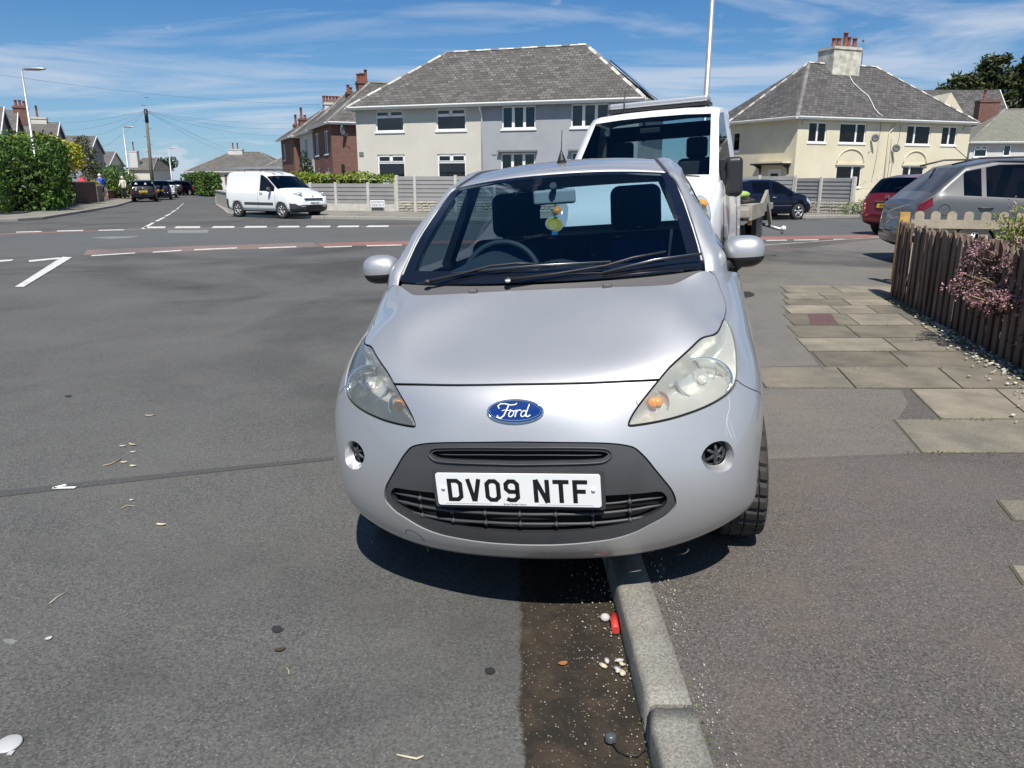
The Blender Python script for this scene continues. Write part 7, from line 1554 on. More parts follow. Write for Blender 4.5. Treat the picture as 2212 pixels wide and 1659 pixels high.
# ================================================================ picket fences
mat('old_timber', (.080,.040,.025), .85, var=1, vscale=1.6, col2=(.17,.13,.10), bump=.4, bscale=22, island=.35, stretch=(3, 3, .6))
mat('new_timber', (.40,.345,.255), .8, var=.5, vscale=4, col2=(.30,.26,.20), bump=.3, bscale=20, island=.2, stretch=(1, 1, 1)); mat('fresh_post', (.60,.36,.10), .8, var=.3, vscale=8)
def picket(mb, org, an, w, t, h, top, m, lean=0, lean2=0):
    if top == 'notch': o = [(0, 0), (w, 0), (w, h), (w*.78, h-.02), (w*.5, h-.045), (w*.22, h-.02), (0, h)]
    elif top == 'point': o = [(0, 0), (w, 0), (w, h-.05), (w*.5, h), (0, h-.05)]
    elif top == 'round': o = [(0, 0), (w, 0), (w, h-w*.45)]+[(w*.5+w*.5*math.cos(a), h-w*.45+w*.42*math.sin(a)) for a in np.linspace(.15, math.pi-.15, 9)]+[(0, h-w*.45)]
    mt = Matrix.Translation(org)@Matrix.Rotation(an, 4, 'Z')@Matrix.Rotation(lean2, 4, 'X')@Matrix.Rotation(lean, 4, 'Y')@Matrix.Rotation(R(90), 4, 'X')
    mb.prism(o, -t, m, mt)
fa, fb_ = Vector((4.60, 9.30, .1)), Vector((3.42, 3.9, .1)); fd = (fb_-fa); FL = fd.length; fd.normalize(); fan = math.atan2(fd.y, fd.x)
pk = thing('picket_fence', 'old dark brown picket fence with weathered pointed tops, leading towards the camera', 'fence', fa)
s_ = 0.; k = 0
while s_ < FL:
    w = random.uniform(.085, .10); mb = MB(); h = random.uniform(.86, .915)+ (.02 if s_ < .3 else 0); p = fd*s_+Vector((0, 0, -.02))
    side = Vector((fd.y, -fd.x, 0))*(.0 if k % 2 else .022)
    if not (0.55 < s_ < .62): picket(mb, p-side, fan, w, .020, h, random.choice(['notch', 'point', 'point', 'notch']), 'old_timber', random.gauss(0, .012), random.gauss(0, .012)); mb.build('picket', pk)
    s_ += w*.80+random.uniform(.0, .012); k += 1
mb = MB(); Mr = Matrix.Rotation(fan, 3, 'Z'); sd = 1 if (Mr@Vector((0, 1, 0))).x > 0 else -1
for z in (.18, .68): mb.box((0, sd*.03, z), (FL, sd*.07, z+.07), 'old_timber', Mr); 
mb.build('rail', pk)
for q in (0.02, 1.8, 3.6, 5.3): mb = MB(); mb.box((q, sd*.07, -.05), (q+.09, sd*.16, .86), 'old_timber', Mr); mb.build('post', pk)
pn0 = A(1968, 470, 10.3); pn1 = A(2330, 470, 9.7)
p2 = thing('picket_fence', 'pale new picket fence with rounded tops behind the dark one', 'fence', (pn0.x, pn0.y, .1)); dv = Vector((pn1.x-pn0.x, pn1.y-pn0.y, 0)); L2_ = dv.length; dv.normalize(); an2 = math.atan2(dv.y, dv.x)
ztop = A(2000, 459, 10.2)[2]-.1; xs2 = [(A(1518.1+.31376*x, 470, 10.2).x-pn0.x) for x in (1513, 1613, 1713, 1815, 1918, 2022, 2125, 2226, 2330, 2430)]
for x in xs2: mb = MB(); picket(mb, dv*(x-.055)+Vector((0, 0, .02)), an2, .112, .02, ztop+.0*random.uniform(-.01, .01), 'round', 'new_timber'); mb.build('picket', p2)
mb = MB(); Mr2 = Matrix.Rotation(an2, 3, 'Z'); mb.box((-.0, -.045, ztop-.20), (L2_, -.015, ztop-.09), 'new_timber', Mr2); mb.box((0, -.045, .15), (L2_, -.015, .25), 'new_timber', Mr2); mb.build('rail', p2)
mb = MB(); mb.box((-.14, -.06, 0), (-.02, .06, ztop+.0), 'fresh_post', Mr2); mb.build('post', p2)
# ================================================================ vegetation
leafmat('leaf_hedge', (.022,.055,.010), (.13,.24,.035)); leafmat('leaf_dark', (.012,.028,.008), (.045,.085,.020)); leafmat('leaf_yellow', (.30,.29,.03), (.66,.58,.05)); leafmat('leaf_lime', (.12,.20,.02), (.30,.36,.04))
leafmat('leaf_olive', (.05,.06,.03), (.16,.17,.08)); leafmat('leaf_purple', (.035,.018,.022), (.13,.075,.055)); leafmat('petal_pink', (.40,.16,.20), (.72,.50,.52)); leafmat('leaf_conifer', (.014,.028,.010), (.085,.10,.030), trans=.1); leafmat('weed', (.08,.13,.02), (.20,.25,.05))
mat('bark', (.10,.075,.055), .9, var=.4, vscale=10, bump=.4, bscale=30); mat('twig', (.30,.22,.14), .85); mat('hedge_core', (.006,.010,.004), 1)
def hedge(name, label, cat, line, wd, h, m, size=.11, dens=55, z0=.1, bumps=.18, group=None, core=True):
    """clipped or shaggy hedge along a polyline; h may vary (list)"""
    r = thing(name, label, cat, (line[0][0], line[0][1], z0), 0, group); o = Vector((line[0][0], line[0][1], 0)); mb, cb, st = MB(), MB(), MB()
    hs_ = h if isinstance(h, (list, tuple)) else [h]*len(line)
    for k, (p, q) in enumerate(zip(line, line[1:])):
        p, q = Vector((p[0], p[1], 0))-o, Vector((q[0], q[1], 0))-o; d = q-p; L = d.length; d.normalize(); s = Vector((-d.y, d.x, 0)); n = int(dens*L*(wd+2*(hs_[k]+hs_[k+1])/2))
        P = []
        for _i in range(n):
            a = random.random(); hh = hs_[k]*(1-a)+hs_[k+1]*a; b = math.sin(a*L*1.9+k)*.5+math.sin(a*L*4.3+2*k)*.3; ww = wd/2*(1+bumps*b); hh *= 1+bumps*.35*b
            c = random.random()
            if c < .14 and k in (0, len(line)-2): a = (0. if (k == 0 and (random.random() < .5 or len(line) > 2)) else 1.)+random.gauss(0, .012); v = random.uniform(-1, 1)*ww; z = random.uniform(.02, 1)*hh
            elif c < .72: v = random.choice((-1, 1))*ww*random.uniform(.82, 1.06); z = random.uniform(.02, 1)**.9*hh
            else: v = random.uniform(-1, 1)*ww; z = hh*random.uniform(.9, 1.05)
            nz_ = mnoise.noise(Vector((a*L*.75+k*7, z*.9, 3 if v > 0 else 9))); n2_ = mnoise.noise(Vector((a*L*2.3+k*7, z*2.4, v*.8)))
            v *= 1+bumps*(1.5*nz_+.8*n2_); z *= 1+bumps*.9*nz_*(z/hh)
            P.append(p+d*(a*L)+s*v+Vector((0, 0, z)))
        leaves(mb, P, size, m)
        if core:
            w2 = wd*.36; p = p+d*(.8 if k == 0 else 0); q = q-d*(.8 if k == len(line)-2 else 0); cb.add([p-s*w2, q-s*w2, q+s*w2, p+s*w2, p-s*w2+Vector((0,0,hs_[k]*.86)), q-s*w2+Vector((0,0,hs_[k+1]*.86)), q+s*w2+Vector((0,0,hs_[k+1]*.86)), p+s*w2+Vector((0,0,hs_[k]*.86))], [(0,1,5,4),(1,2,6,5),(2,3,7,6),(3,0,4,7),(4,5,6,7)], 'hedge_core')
    mb.build('foliage', r, weld=False)
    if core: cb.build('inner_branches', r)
    return r
def clump(name, label, cat, pos, blobs, m, n, size, z0=.1, stem='bark', group=None, m2=None, f2=.0, trunk=.05):
    """blobs: (dx, dy, z, rx, ry, rz)"""
    r = thing(name, label, cat, (pos[0], pos[1], z0), 0, group); mb = MB(); tot = sum(b[3]*b[4]*b[5] for b in blobs)**1.0
    for b in blobs:
        k = int(n*(b[3]*b[4]*b[5])/tot); P1, P2 = [], []
        for _i in range(k):
            v = Vector((random.gauss(0,1), random.gauss(0,1), random.gauss(0,1))).normalized()*random.uniform(.35, 1.08)**.6
            p = Vector((b[0]+v.x*b[3], b[1]+v.y*b[4], max(.03, b[2]+v.z*b[5]))); (P2 if random.random() < f2 and v.z > -.2 else P1).append(p)
        leaves(mb, P1, size, m); 
        if P2: leaves(mb, P2, size, m2)
    mb.build('crown', r, weld=False); tk = MB()
    for b in blobs: tk.tube([(0, 0, 0), (b[0]*.4, b[1]*.4, b[2]*.5), (b[0], b[1], b[2])], [trunk, trunk*.7, trunk*.3], stem, 6)
    tk.build('trunk', r); return r
# tall hedge at the left corner, in two growths
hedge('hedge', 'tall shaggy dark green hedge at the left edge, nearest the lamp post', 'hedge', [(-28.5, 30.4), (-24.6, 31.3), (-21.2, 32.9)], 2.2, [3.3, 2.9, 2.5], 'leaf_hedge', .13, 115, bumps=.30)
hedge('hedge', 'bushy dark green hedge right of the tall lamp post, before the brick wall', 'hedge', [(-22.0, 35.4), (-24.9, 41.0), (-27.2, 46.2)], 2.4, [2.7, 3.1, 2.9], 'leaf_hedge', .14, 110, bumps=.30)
p = A(78, 400, 46); clump('shrub', 'bright yellow flowering shrub on top of the left hedge', 'shrub', (p.x, p.y), [(-.6, 0, 3.0, .9, 1.0, .85), (.3, 0, 3.25, .9, 1.0, .80), (1.2, 0, 3.15, .9, 1, .8), (2.1, .3, 2.7, .7, .9, .9)], 'leaf_yellow', 4200, .13, m2='leaf_lime', f2=.40)
p = A(190, 400, 56); clump('small_tree', 'thin brownish olive tree between the hedge and the walkers', 'tree', (p.x, p.y), [(0, 0, 4.0, .55, .5, .45), (-.45, 0, 3.3, .6, .5, .45), (.5, 0, 3.3, .55, .5, .4), (-.3, 0, 2.5, .7, .5, .5), (.5, 0, 2.4, .7, .5, .5), (.2, 0, 1.5, .7, .5, .6)], 'leaf_olive', 1900, .12)
p = A(250, 400, 62); clump('bush', 'rounded green bush behind the two walkers', 'bush', (p.x, p.y), [(-.8, 0, 1.4, 1.2, 1, 1.2), (.4, 0, 1.5, 1.2, 1, 1.1), (1.1, 0, 1.0, .9, 1, .9), (0, 0, .7, 1.7, 1, .7)], 'leaf_hedge', 2600, .14, m2='leaf_lime', f2=.2)
p = A(194, 400, 53.5); clump('shrub', 'small golden yellow shrub beside the man in the blue jumper', 'shrub', (p.x, p.y+.6), [(0, 0, .95, .42, .4, .45), (.1, 0, .4, .4, .4, .4)], 'leaf_yellow', 700, .09)
# hedges elsewhere
hedge('hedge', 'clipped green hedge in front of the bungalow, right of the far cars', 'hedge', [(A(410, 400, 84).x, 84), (A(460, 400, 82).x, 80), (A(492, 400, 78).x, 74)], 1.6, [1.9, 2.1, 1.9], 'leaf_hedge', .16, 60, bumps=.12)
hedge('hedge', 'low yellow green hedge along the top of the low fence', 'hedge', [(A(640, 385, 39.5).x, 39.5), (A(745, 385, 39).x, 39), (A(850, 385, 38.4).x, 38.4)], 1.3, [1.66, 1.64, 1.60], 'leaf_lime', .10, 130, bumps=.10)
p = A(664, 400, 55); clump('ivy_column', 'narrow conical evergreen against the brick rows', 'shrub', (p.x, p.y), [(0, 0, .7, .75, .6, .8), (0, 0, 1.6, .62, .5, .7), (0, 0, 2.4, .45, .4, .6), (-.1, 0, 3.0, .28, .25, .45)], 'leaf_dark', 2200, .10)
p = A(350, 371, 170); clump('tree', 'distant dark tree top over the bungalow roof', 'tree', (p.x, p.y), [(0, 0, 4.6, 2.6, 2, 1.6), (2.2, 0, 5.2, 1.6, 1.5, 1.2)], 'leaf_dark', 800, .35, trunk=.2)
p = A(1880, 452, 31.5); clump('weeds', 'wild green weeds growing beside the iron gate', 'plant', (p.x, p.y+.5), [(0, 0, .3, .45, .3, .4), (.6, 0, .25, .4, .3, .35), (-.5, .2, .2, .3, .3, .3)], 'weed', 420, .07)
# big conifer top right
def conifer(label, pos, H, Rr, n, m='leaf_conifer'):
    r = thing('conifer', label, 'tree', (pos[0], pos[1], .1), 0, None); mb, br = MB(), MB()
    tops = [(0, 0, H), (Rr*.55, -.5, H*.97), (-Rr*.45, .3, H*.86), (Rr*1.1, .4, H*.93), (-Rr*.75, -.3, H*.70), (Rr*1.6, 0, H*.9), (-Rr*.62, .5, H*.78)]
    for tx, ty, th in tops:
        br.tube([(tx*.25, ty*.25, 0), (tx*.7, ty*.7, th*.45), (tx, ty, th)], [.35, .22, .04], 'bark', 7)
        for k in range(n):
            f = random.uniform(.12, 1)**.8; z = th*f; rad = Rr*.62*(1.12-f)**.75+.25; a = random.uniform(0, 2*math.pi); base = Vector((tx*(.4+.6*f), ty*(.4+.6*f), z)); e = base+Vector((math.cos(a)*rad, math.sin(a)*rad, rad*random.uniform(-.05, .45)))
            m_ = 7
            for j in range(m_):
                g = .30+.70*j/(m_-1); c = base.lerp(e, g)+Vector((0, 0, -.10*math.sin(g*3)))
                leaves(mb, [c+Vector((random.gauss(0, .26), random.gauss(0, .26), random.gauss(0, .18))) for _q in range(4)], .34*(1.2-.4*g), m, 2.4, .1)
            if random.random() < .3: br.tube([base, e], [.05, .015], 'bark', 4, cap=False)
    mb.build('crown', r, weld=False); br.build('trunk', r); return r
p = A(2125, 300, 86); conifer('large dark conifer rising behind the mossy roofed house', (p.x, p.y), A(2125, 126, 86)[2]-.1, 6.2, 210)
# shrubs over the dark picket fence in the foreground
def twiggy(name, label, pos, tips, nl, m1, m2, f2, size, z0, spread, seedy=3):
    r = thing(name, label, 'shrub', (pos[0], pos[1], z0)); st, lf, fl = MB(), MB(), MB()
    for t in tips:
        t = Vector(t); mid = t*.5+Vector((random.gauss(0, .05), random.gauss(0, .05), .10)); st.tube([(0, 0, 0), mid, t], [.014, .009, .004], 'twig', 6)
        for j in range(3):
            e = t+Vector((random.gauss(0, spread), random.gauss(0, spread), random.gauss(0, spread))); st.tube([mid.lerp(t, .6+.15*j), e], [.006, .002], 'twig', 5, cap=False)
            P = [mid.lerp(e, random.uniform(.35, 1.05))+Vector((random.gauss(0, spread*.42), random.gauss(0, spread*.42), random.gauss(0, spread*.42))) for _q in range(nl)]
            leaves(lf, P, size, m1); P = [e+Vector((random.gauss(0, spread*.45), random.gauss(0, spread*.45), random.gauss(0, spread*.35))) for _q in range(int(nl*f2))]
            for q in P:
                for _z in range(3): leaves(fl, [q+Vector((random.gauss(0, .008), random.gauss(0, .008), random.gauss(0, .008)))], size*.62, m2, 1.3, .6)
    st.build('branches', r); lf.build('leaves', r, weld=False)
    if f2: fl.build('blossom', r, weld=False)
    return r
b0 = Vector((4.45, 6.35, .1)); tips = []
for x, y, d in ((2112,560,6.3),(2150,540,6.2),(2190,552,6.3),(2205,580,6.1),(2125,600,6.1),(2160,610,6.0),(2200,620,5.9),(2100,640,6.0),(2140,655,5.9),(2065,612,6.3),(2160,575,6.1),(2185,665,5.7),(2210,690,5.6),(2205,650,5.7),(2180,590,5.9),(2240,600,6.0),(2250,660,5.8),(2140,575,6.4),(2085,655,6.2),(2230,560,6.2),(2175,630,5.8),(2130,625,6.1)):
    tips.append(tuple(A(x, y, d)-b0))
twiggy('flowering_shrub', 'purple leaved shrub with pink blossom reaching over the dark picket fence', b0, tips, 44, 'leaf_purple', 'petal_pink', .30, .022, .1, .072)
b1_ = Vector((5.35, 8.2, .1)); tips = [tuple(A(x, y, 8.0)-b1_) for x, y in ((2195,455),(2212,465),(2185,478),(2205,492),(2235,450),(2240,480),(2225,500),(2260,470))]
twiggy('shrub', 'yellow green leaved shrub at the right edge above the pink blossom', b1_, tips, 42, 'leaf_lime', 'petal_pink', .10, .026, .1, .095)
# weeds and litter at the foot of the fence, moss in the slab joints
mb = MB(); P = []
for k in range(230):
    s_ = random.uniform(.6, FL); q = fa+fd*s_; P.append((q.x-random.uniform(.02, .16)-.02, q.y+random.uniform(-.1, .1), .11+random.uniform(0, .035)))
leaves(mb, P, .016, 'weed'); o = mb.build('weeds', weld=False); tag(o, kind='stuff')
mb = MB(); P = []
for (ya, yb_, xs) in rows[4:11]:
    for k in range(26): x = random.uniform(xs[0], 2150); q = G(x, yb_+random.uniform(-.7, .9), .112); P.append((q.x, q.y, q.z+random.uniform(0, .006)))
leaves(mb, P, .010, 'weed'); o = mb.build('moss', weld=False); tag(o, kind='stuff')
mb = MB()
for k in range(420):
    s_ = random.uniform(1.6, FL)**1.0; q = fa+fd*s_; w_ = max(0, (s_-2.2)*.05); x = q.x-.03-abs(random.gauss(0, .06+w_)); y = q.y+random.uniform(-.05, .05); s = random.uniform(.006, .016)
    mb.sphere((x, y, .116), s, 'gravel', 6, (1.2, 1, .6), Matrix.Rotation(random.uniform(0, 3), 3, 'Z'))
o = mb.build('pea_gravel', weld=False); tag(o, kind='stuff')
# soil strip under the pickets
sheet('soil', [(fa.x-.10, fa.y-.6), (fb_.x-.34, fb_.y), (fb_.x+.6, fb_.y), (fa.x+.5, fa.y)], .1145, 'soil_')if 0 else None
# ================================================================ walls on the far left pavement
def lowwall(label, a, b, h, m='brick', cap='concrete', t=.22):
    d = Vector((b[0]-a[0], b[1]-a[1])); an = math.atan2(d.y, d.x); r = thing('garden_wall', label, 'wall', (a[0], a[1], .1), an); mb = MB(); mb.box((0, -t/2, 0), (d.length, t/2, h), m); mb.build('brickwork', r, uv=True)
    mb = MB(); mb.box((-.02, -t/2-.03, h+.001), (d.length+.02, t/2+.03, h+.06), cap); mb.build('coping', r); return r
uvmat('brick_dark', 'brick', (.10,.055,.045), (.14,.07,.055), (.13,.11,.10), .23, .078, .010, stainamt=.3, bump=.3)
pa, pb = A(158, 400, 47.5), A(203, 400, 50.5); lowwall('dark brick garden wall at the end of the left hedge', (pa.x, pa.y), (pb.x, pb.y), 1.25, 'brick_dark')
pa, pb = A(204, 400, 51.5), A(216, 400, 53.5); lowwall('short mossy garden wall beside the man in blue', (pa.x, pa.y), (pb.x, pb.y), 1.0, 'old_paving')
pa, pb = A(228, 400, 60), A(266, 400, 64); lowwall('low red brick garden wall behind the shopping trolley', (pa.x, pa.y), (pb.x, pb.y), .62, 'brick')
pa, pb = A(468, 400, 47.5), A(497, 400, 38.5); lowwall('low pale wall at the corner behind the white van', (pa.x, pa.y), (pb.x, pb.y), .75, 'concrete')
mat('red_fabric', (.50,.03,.05), .7)
q = A(178, 396, 50.5); tn = thing('garden_cover', 'small red pointed cover showing over the dark brick wall', 'cover', (q.x, q.y, .1)); mb = MB(); mb.add([(-.6,-.4,.9),(.6,-.4,.9),(.6,.4,.9),(-.6,.4,.9),(0,0,1.62),(-.6,-.4,0),(.6,-.4,0),(.6,.4,0),(-.6,.4,0)], [(0,1,4),(1,2,4),(2,3,4),(3,0,4),(0,5,6,1),(1,6,7,2),(2,7,8,3),(3,8,5,0)], 'red_fabric'); mb.build('cover_fabric', tn)
# ================================================================ people
mat('skin', (.55,.33,.24), .6); mat('hair_white', (.75,.73,.70), .8); mat('jumper_blue', (.012,.07,.42), .85); mat('trouser_black', (.015,.015,.018), .85); mat('shoe_white', (.78,.78,.76), .6); mat('coat_cream', (.62,.60,.54), .85); mat('bag_pink', (.62,.42,.34), .8)
def skinmesh(name, parent, verts, edges, m, root=0, sub=2):
    """verts: (x, y, z, radius) grown into one continuous surface"""
    me = bpy.data.meshes.new(name); me.from_pydata([v[:3] for v in verts], edges, []); o = bpy.data.objects.new(name, me); COL.objects.link(o); o.parent = parent
    sk = o.modifiers.new('skin', 'SKIN'); sk.use_smooth_shade = True
    for i, v in enumerate(verts):
        r = v[3] if isinstance(v[3], tuple) else (v[3], v[3]); me.skin_vertices[0].data[i].radius = r
    me.skin_vertices[0].data[root].use_root = True; q = o.modifiers.new('sub', 'SUBSURF'); q.levels = sub; q.render_levels = sub
    bpy.context.view_layer.update(); dg = bpy.context.evaluated_depsgraph_get(); m2 = bpy.data.meshes.new_from_object(o.evaluated_get(dg)); o.modifiers.clear(); o.data = m2; m2.materials.clear(); m2.materials.append(M[m])
    return o
def person(label, pos, rz, H, top, trouser, shoe, arms, legs, lean=0., bag=None, hair='hair_white', coat_len=.50):
    """local -y is the way the person faces; unit body heights scaled by H"""
    r = thing('person', label, 'person', (pos[0], pos[1], pos[2]), rz); S_ = H
    def L(x, y, z, rr): 
        if isinstance(rr, tuple): rr = tuple(a*S_ for a in rr)
        else: rr *= S_
        return (x*S_, (y-lean*max(0, z-.5))*S_, z*S_, rr)
    la, ra = arms; ll, rl = legs
    V = [L(0,0,.52,.085), L(0,0,.62,.075), L(0,0,.72,.085), L(0,0,.80,.075), L(0,0,.85,.034), L(0,-.008,.895,.050), L(0,-.010,.945,.054), L(0,-.004,.98,.035)]; E = [(0,1),(1,2),(2,3),(3,4),(4,5),(5,6),(6,7)]
    for s, (el, ha) in ((-1, la), (1, ra)):
        k = len(V); V += [L(s*.105,0,.80,.036), L(el[0],el[1],el[2],.027), L(ha[0],ha[1],ha[2],.018), L(ha[0]+s*.002,ha[1]-.02,ha[2]-.030,.020), L(ha[0],ha[1]-.03,ha[2]-.062,.010)]; E += [(3,k),(k,k+1),(k+1,k+2),(k+2,k+3),(k+3,k+4)]
        for f in range(3): V.append(L(ha[0]+s*(.012-.012*f), ha[1]-.04, ha[2]-.068+.004*f, .006)); E.append((k+3, len(V)-1))
        V.append(L(ha[0]-s*.016, ha[1]-.03, ha[2]-.035, .007)); E.append((k+2, len(V)-1))
    for s, (kn, an) in ((-1, ll), (1, rl)):
        k = len(V); V += [L(s*.05,0,.49,.055), L(kn[0],kn[1],kn[2],.040), L(an[0],an[1],an[2],.024), L(an[0],an[1]-.075,.018,.018)]; E += [(0,k),(k,k+1),(k+1,k+2),(k+2,k+3)]
    skinmesh('body', r, V, E, 'skin')
    V = [L(0,0,coat_len,.098), L(0,0,.62,.092), L(0,0,.72,.102), L(0,0,.80,.090), L(0,0,.835,.045)]; E = [(0,1),(1,2),(2,3),(3,4)]
    for s, (el, ha) in ((-1, la), (1, ra)): k = len(V); V += [L(s*.108,0,.80,.048), L(el[0],el[1],el[2],.038), L(ha[0],ha[1],ha[2]+.01,.028)]; E += [(3,k),(k,k+1),(k+1,k+2)]
    skinmesh('jumper', r, V, E, top)
    V = [L(0,0,.53,.090)]; E = []
    for s, (kn, an) in ((-1, ll), (1, rl)): k = len(V); V += [L(s*.05,0,.48,.064), L(kn[0],kn[1],kn[2],.050), L(an[0],an[1],an[2]+.01,.036)]; E += [(0,k),(k,k+1),(k+1,k+2)]
    skinmesh('trousers', r, V, E, trouser)
    for (kn, an) in (ll, rl):
        skinmesh('shoe', r, [L(an[0],an[1]+.015,.024,.026), L(an[0],an[1]-.04,.022,.026), L(an[0],an[1]-.085,.016,.018)], [(0,1),(1,2)], shoe)
    mb = MB(); hc = L(0, .004, .955, 0); mb.sphere(hc[:3], .058*S_, hair, 16, (1, 1.06, .95)); hr = mb.build('hair', r)
    mb = MB(); f = L(0, -.058, .915, 0); mb.sphere(f[:3], .010*S_, 'skin', 8, (1, 1.3, 1.4)); mb.build('nose', r)
    for s in (-1, 1): mb = MB(); f = L(s*.02, -.057, .930, 0); mb.sphere(f[:3], .006*S_, 'dark_void', 8); mb.build('eye', r); mb = MB(); f = L(s*.054, -.005, .92, 0); mb.sphere(f[:3], .013*S_, 'skin', 8, (.5, 1, 1.4)); mb.build('ear', r)
    mb = MB(); f = L(0, -.057, .893, 0); mb.sphere(f[:3], .011*S_, 'red_fabric', 8, (1.4, .4, .4)); mb.build('mouth', r)
    return r
pm_ = A(221, 430, 54.5); person('white haired man in a bright blue jumper and black trousers, seen from behind', (pm_.x, pm_.y, .108), R(200), 1.80, 'jumper_blue', 'trouser_black', 'shoe_white',
   (((-.16,-.06,.66), (-.14,-.16,.58)), ((.16,-.05,.66), (.17,-.14,.60))), (((-.05,-.03,.27), (-.05,.03,.045)), ((.055,-.02,.27), (.06,-.05,.045))), lean=.10)
pw = A(270, 426, 60); person('white haired person in a cream coat walking beside the parked cars', (pw.x, pw.y, .108), R(-10), 1.66, 'coat_cream', 'trouser_black', 'trouser_black',
   (((-.14,-.03,.66), (-.13,-.12,.60)), ((.14,-.02,.66), (.15,-.08,.54))), (((-.045,-.05,.27), (-.045,-.07,.045)), ((.05,.0,.27), (.055,.06,.045))), lean=.10, coat_len=.44)
q = A(228.5, 426, 57); tr = thing('shopping_trolley', 'pale pink shopping trolley bag on wheels beside the man in blue', 'trolley', (q.x, q.y, .108), R(20)); mb = MB(); mb.box((-.19, -.14, .28), (.19, .14, .86), 'bag_pink'); mb.build('bag', tr, bevel=.05, seg=3)
for s in (-1, 1): mb = MB(); mb.lathe([(.02, -.02), (.09, -.02), (.10, 0), (.09, .02), (.02, .02)], 'rubber', 16, Matrix.Translation((s*.20, .12, .10))@Matrix.Rotation(R(90), 4, 'Y')); mb.build('wheel', tr)
mb = MB(); mb.tube([(-.16, .16, .1), (-.16, .17, .9), (-.14, .24, 1.02), (.14, .24, 1.02), (.16, .17, .9), (.16, .16, .1)], .012, 'galv', 6); mb.build('handle', tr)
# ================================================================ small things on the ground
mat('shell_red', (.55,.05,.04), .5); mat('litter_white', (.48,.46,.43), .85); mat('dry_leaf', (.42,.33,.20), .8); mat('dry_leaf_pale', (.55,.48,.33), .8); mat('dark_leaf', (.05,.035,.02), .8); mat('chalk', (.85,.86,.85), .9); mat('frosted', (.45,.455,.45), .45); mat('cap_dark', (.07,.08,.09), .3, coat=.5); mat('orange_leaf', (.32,.12,.03), .8)
q = G(1326, 1350, .01); o = MB(); o.tube([(q.x, q.y-.045, .018), (q.x+.004, q.y+.045, .018)], .013, 'shell_red', 14); tag(o.build('red_tube'), 'short red plastic tube lying in the gutter against the kerb', 'litter')
q = G(1307, 1336, .01); o = MB(); o.sphere((q.x, q.y, .014), .016, 'litter_white', 10, (1.1, 1, .8), Matrix.Rotation(.4, 3, 'X')); tag(o.build('pebble'), 'round white pebble beside the red plastic tube', 'pebble')
for x, y, lb in ((1332, 1433, 'white crumpled scrap in the gutter, nearest the red tube'), (1340, 1448, 'pale crumpled scrap in the gutter below the other')):
    q = G(x, y, .01); o = MB(); 
    for k in range(5): o.sphere((q.x+random.gauss(0, .012), q.y+random.gauss(0, .01), .010), random.uniform(.007, .013), 'dry_leaf_pale' if k % 2 else 'litter_white', 7, (1.5, .8, .5), Matrix.Rotation(random.uniform(0, 3), 3, 'Z'))
    tag(o.build('paper_scrap', weld=False), lb, 'litter')
def flake(name, x, y, L, W_, m, a, label, group=None, z=.004, curl=.25):
    q = G(x, y); rows_ = []
    for i in range(7):
        t = -1+2*i/6; w = W_*math.sqrt(max(.02, 1-t*t)); rows_.append([Vector((t*L/2, -w/2, z+curl*L*t*t*.3+.002)), Vector((t*L/2, 0, z)), Vector((t*L/2, w/2, z+curl*L*t*t*.3+.002))])
    mb = MB(); Mr_ = Matrix.Rotation(a, 3, 'Z'); mb.grid([[Mr_@p+Vector((q.x, q.y, 0)) for p in r_] for r_ in rows_], m, True); return tag(mb.build(name), label, 'dead leaf' if 'leaf' in name else 'twig', group)
nn_ = 0
for x, y, L, W_, m, a, lb in ((265,965,.035,.02,'litter_white',.1,'white flake topmost of the scattered debris left of the silver hatchback'), (286,962,.06,.02,'dry_leaf',-.5,'brown curled leaf beside the topmost white flake'), (287,978,.03,.02,'dry_leaf_pale',.4,'pale leaf just under the brown curled leaf'), (268,1000,.035,.022,'dry_leaf_pale',.2,'pale leaf next to the long brown twig'), (287,1008,.035,.022,'dry_leaf_pale',-.2,'cream leaf right of the brown twig'), (323,899,.06,.014,'dry_leaf_pale',.15,'thin pale leaf above all the other debris'), (348,1135,.045,.018,'dry_leaf_pale',-.1,'cream chip lowest of the scattered debris'), (284,1082,.02,.016,'litter_white',0,'small white flake between the chalk mark and the silver car'),
      (605,1406,.035,.02,'dark_leaf',.5,'tiny black pointed leaf on open asphalt'), (105,1382,.022,.018,'litter_white',.7,'small grey chip near the left edge'), (1216,1436,.03,.02,'orange_leaf',.3,'orange leaf in the damp gutter'), (1253,1548,.0,.0,'dry_leaf',0,'')):
    if L: flake('dead_leaf', x, y, L, W_, m, a, lb, 'dead leaves and flakes on the road')
def twig(pts, lb, m='dry_leaf_pale', r=.0016):
    P = [G(x, y)+Vector((0, 0, .006)) for x, y in pts]; mb = MB(); mb.tube(P, r, m, 5); tag(mb.build('twig'), lb, 'twig', 'twigs on the road')
twig([(108,1306),(125,1292),(146,1280)], 'straight straw coloured twig alone on the left asphalt'); twig([(857,1634),(880,1639),(900,1643),(915,1637)], 'bent pale twig at the bottom edge left of the gutter', r=.003); twig([(222,1008),(240,1004),(262,993)], 'brown twig beside the pale leaves', 'dry_leaf', .003); twig([(262,1100),(275,1094),(292,1096)], 'small forked twig below the chalk mark', 'dry_leaf', .002); twig([(616,1442),(624,1452),(625,1460)], 'tiny orange twig on the open asphalt', 'dry_leaf', .0018)
mb = MB(); 
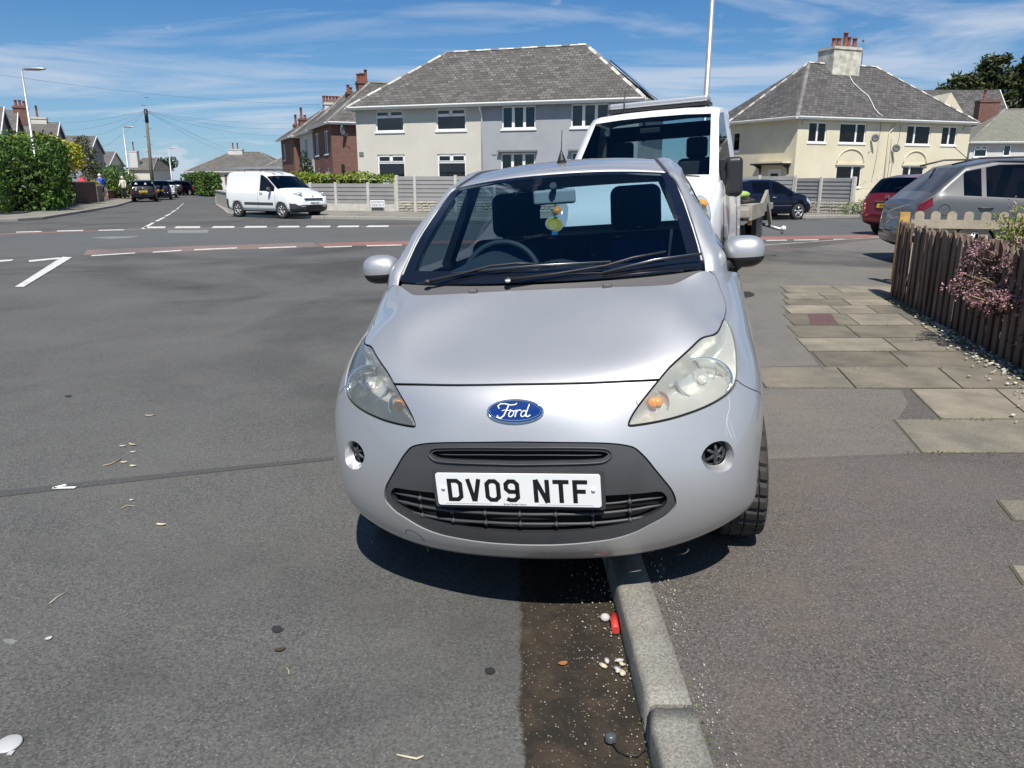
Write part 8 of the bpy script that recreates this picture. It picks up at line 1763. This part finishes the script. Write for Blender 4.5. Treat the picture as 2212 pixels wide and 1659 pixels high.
for seg in ([(163,1056),(115,1057)], [(115,1057),(143,1050)]):
    a, b = G(*seg[0]), G(*seg[1]); d = (b-a).normalized(); s = Vector((-d.y, d.x, 0))*.011; mb.add([a-s+Vector((0,0,.008)), b-s+Vector((0,0,.008)), b+s+Vector((0,0,.008)), a+s+Vector((0,0,.008))], [(0,1,2,3)], 'chalk')
tag(mb.build('arrow_marking'), 'small white arrow sprayed on the asphalt left of the car', 'road mark')
q = G(19, 1610); mb = MB(); mb.lathe([(0, .004), (.030, .0045), (.033, .002), (.033, 0)], 'frosted', 28, Matrix.Translation((q.x, q.y, .004))@Matrix.Rotation(.05, 4, 'X')); mb.box((q.x+.020, q.y-.040, .003), (q.x+.034, q.y-.026, .006), 'frosted'); tag(mb.build('plastic_lid'), 'round frosted plastic lid at the bottom left corner', 'lid')
q = G(1319, 1606); kn = thing('fuel_cap', 'dark round cap with a cord loop, lying in the gutter', 'cap', (q.x, q.y, .01)); mb = MB(); mb.lathe([(0, .020), (.012, .019), (.015, .014), (.016, .002)], 'cap_dark', 18); mb.build('cap', kn)
mb = MB(); mb.tube([Vector((G(x, y).x-q.x, G(x, y).y-q.y, .004)) for x, y in ((1322,1612),(1335,1630),(1355,1640),(1378,1642),(1398,1625),(1400,1595),(1386,1560))], .0022, 'black_plastic', 6); mb.build('cord', kn)
q = G(17, 1382); tag(blob('paint_mark', 22, 1385, 15, 4, .004, 'patch_grey', 14, .4), kind='structure')
mb = MB()      # grit scattered along the gutter and verge
for k in range(700):
    x = .375-abs(random.gauss(0, .10)) if k < 420 else random.uniform(.50, .56); y = random.uniform(1.2, 3.6); z = .007 if k < 420 else .100; s = random.uniform(.0012, .0042)
    mb.sphere((x, y, z), s, 'gravel', 5)
tag(mb.build('grit', weld=False), kind='stuff')
mb = MB(); P = [(random.uniform(.345, .372) if random.random() < .7 else .492, y_, .012) for y_ in [random.choice((random.uniform(2.2, 2.5), random.uniform(1.6, 1.75), random.uniform(1.3, 3)))  for _i in range(120)]]
P = [(x, y, .012 if x < .45 else .10) for x, y, z in P]; leaves(mb, P, .007, 'weed'); tag(mb.build('gutter_weeds', weld=False), kind='stuff')
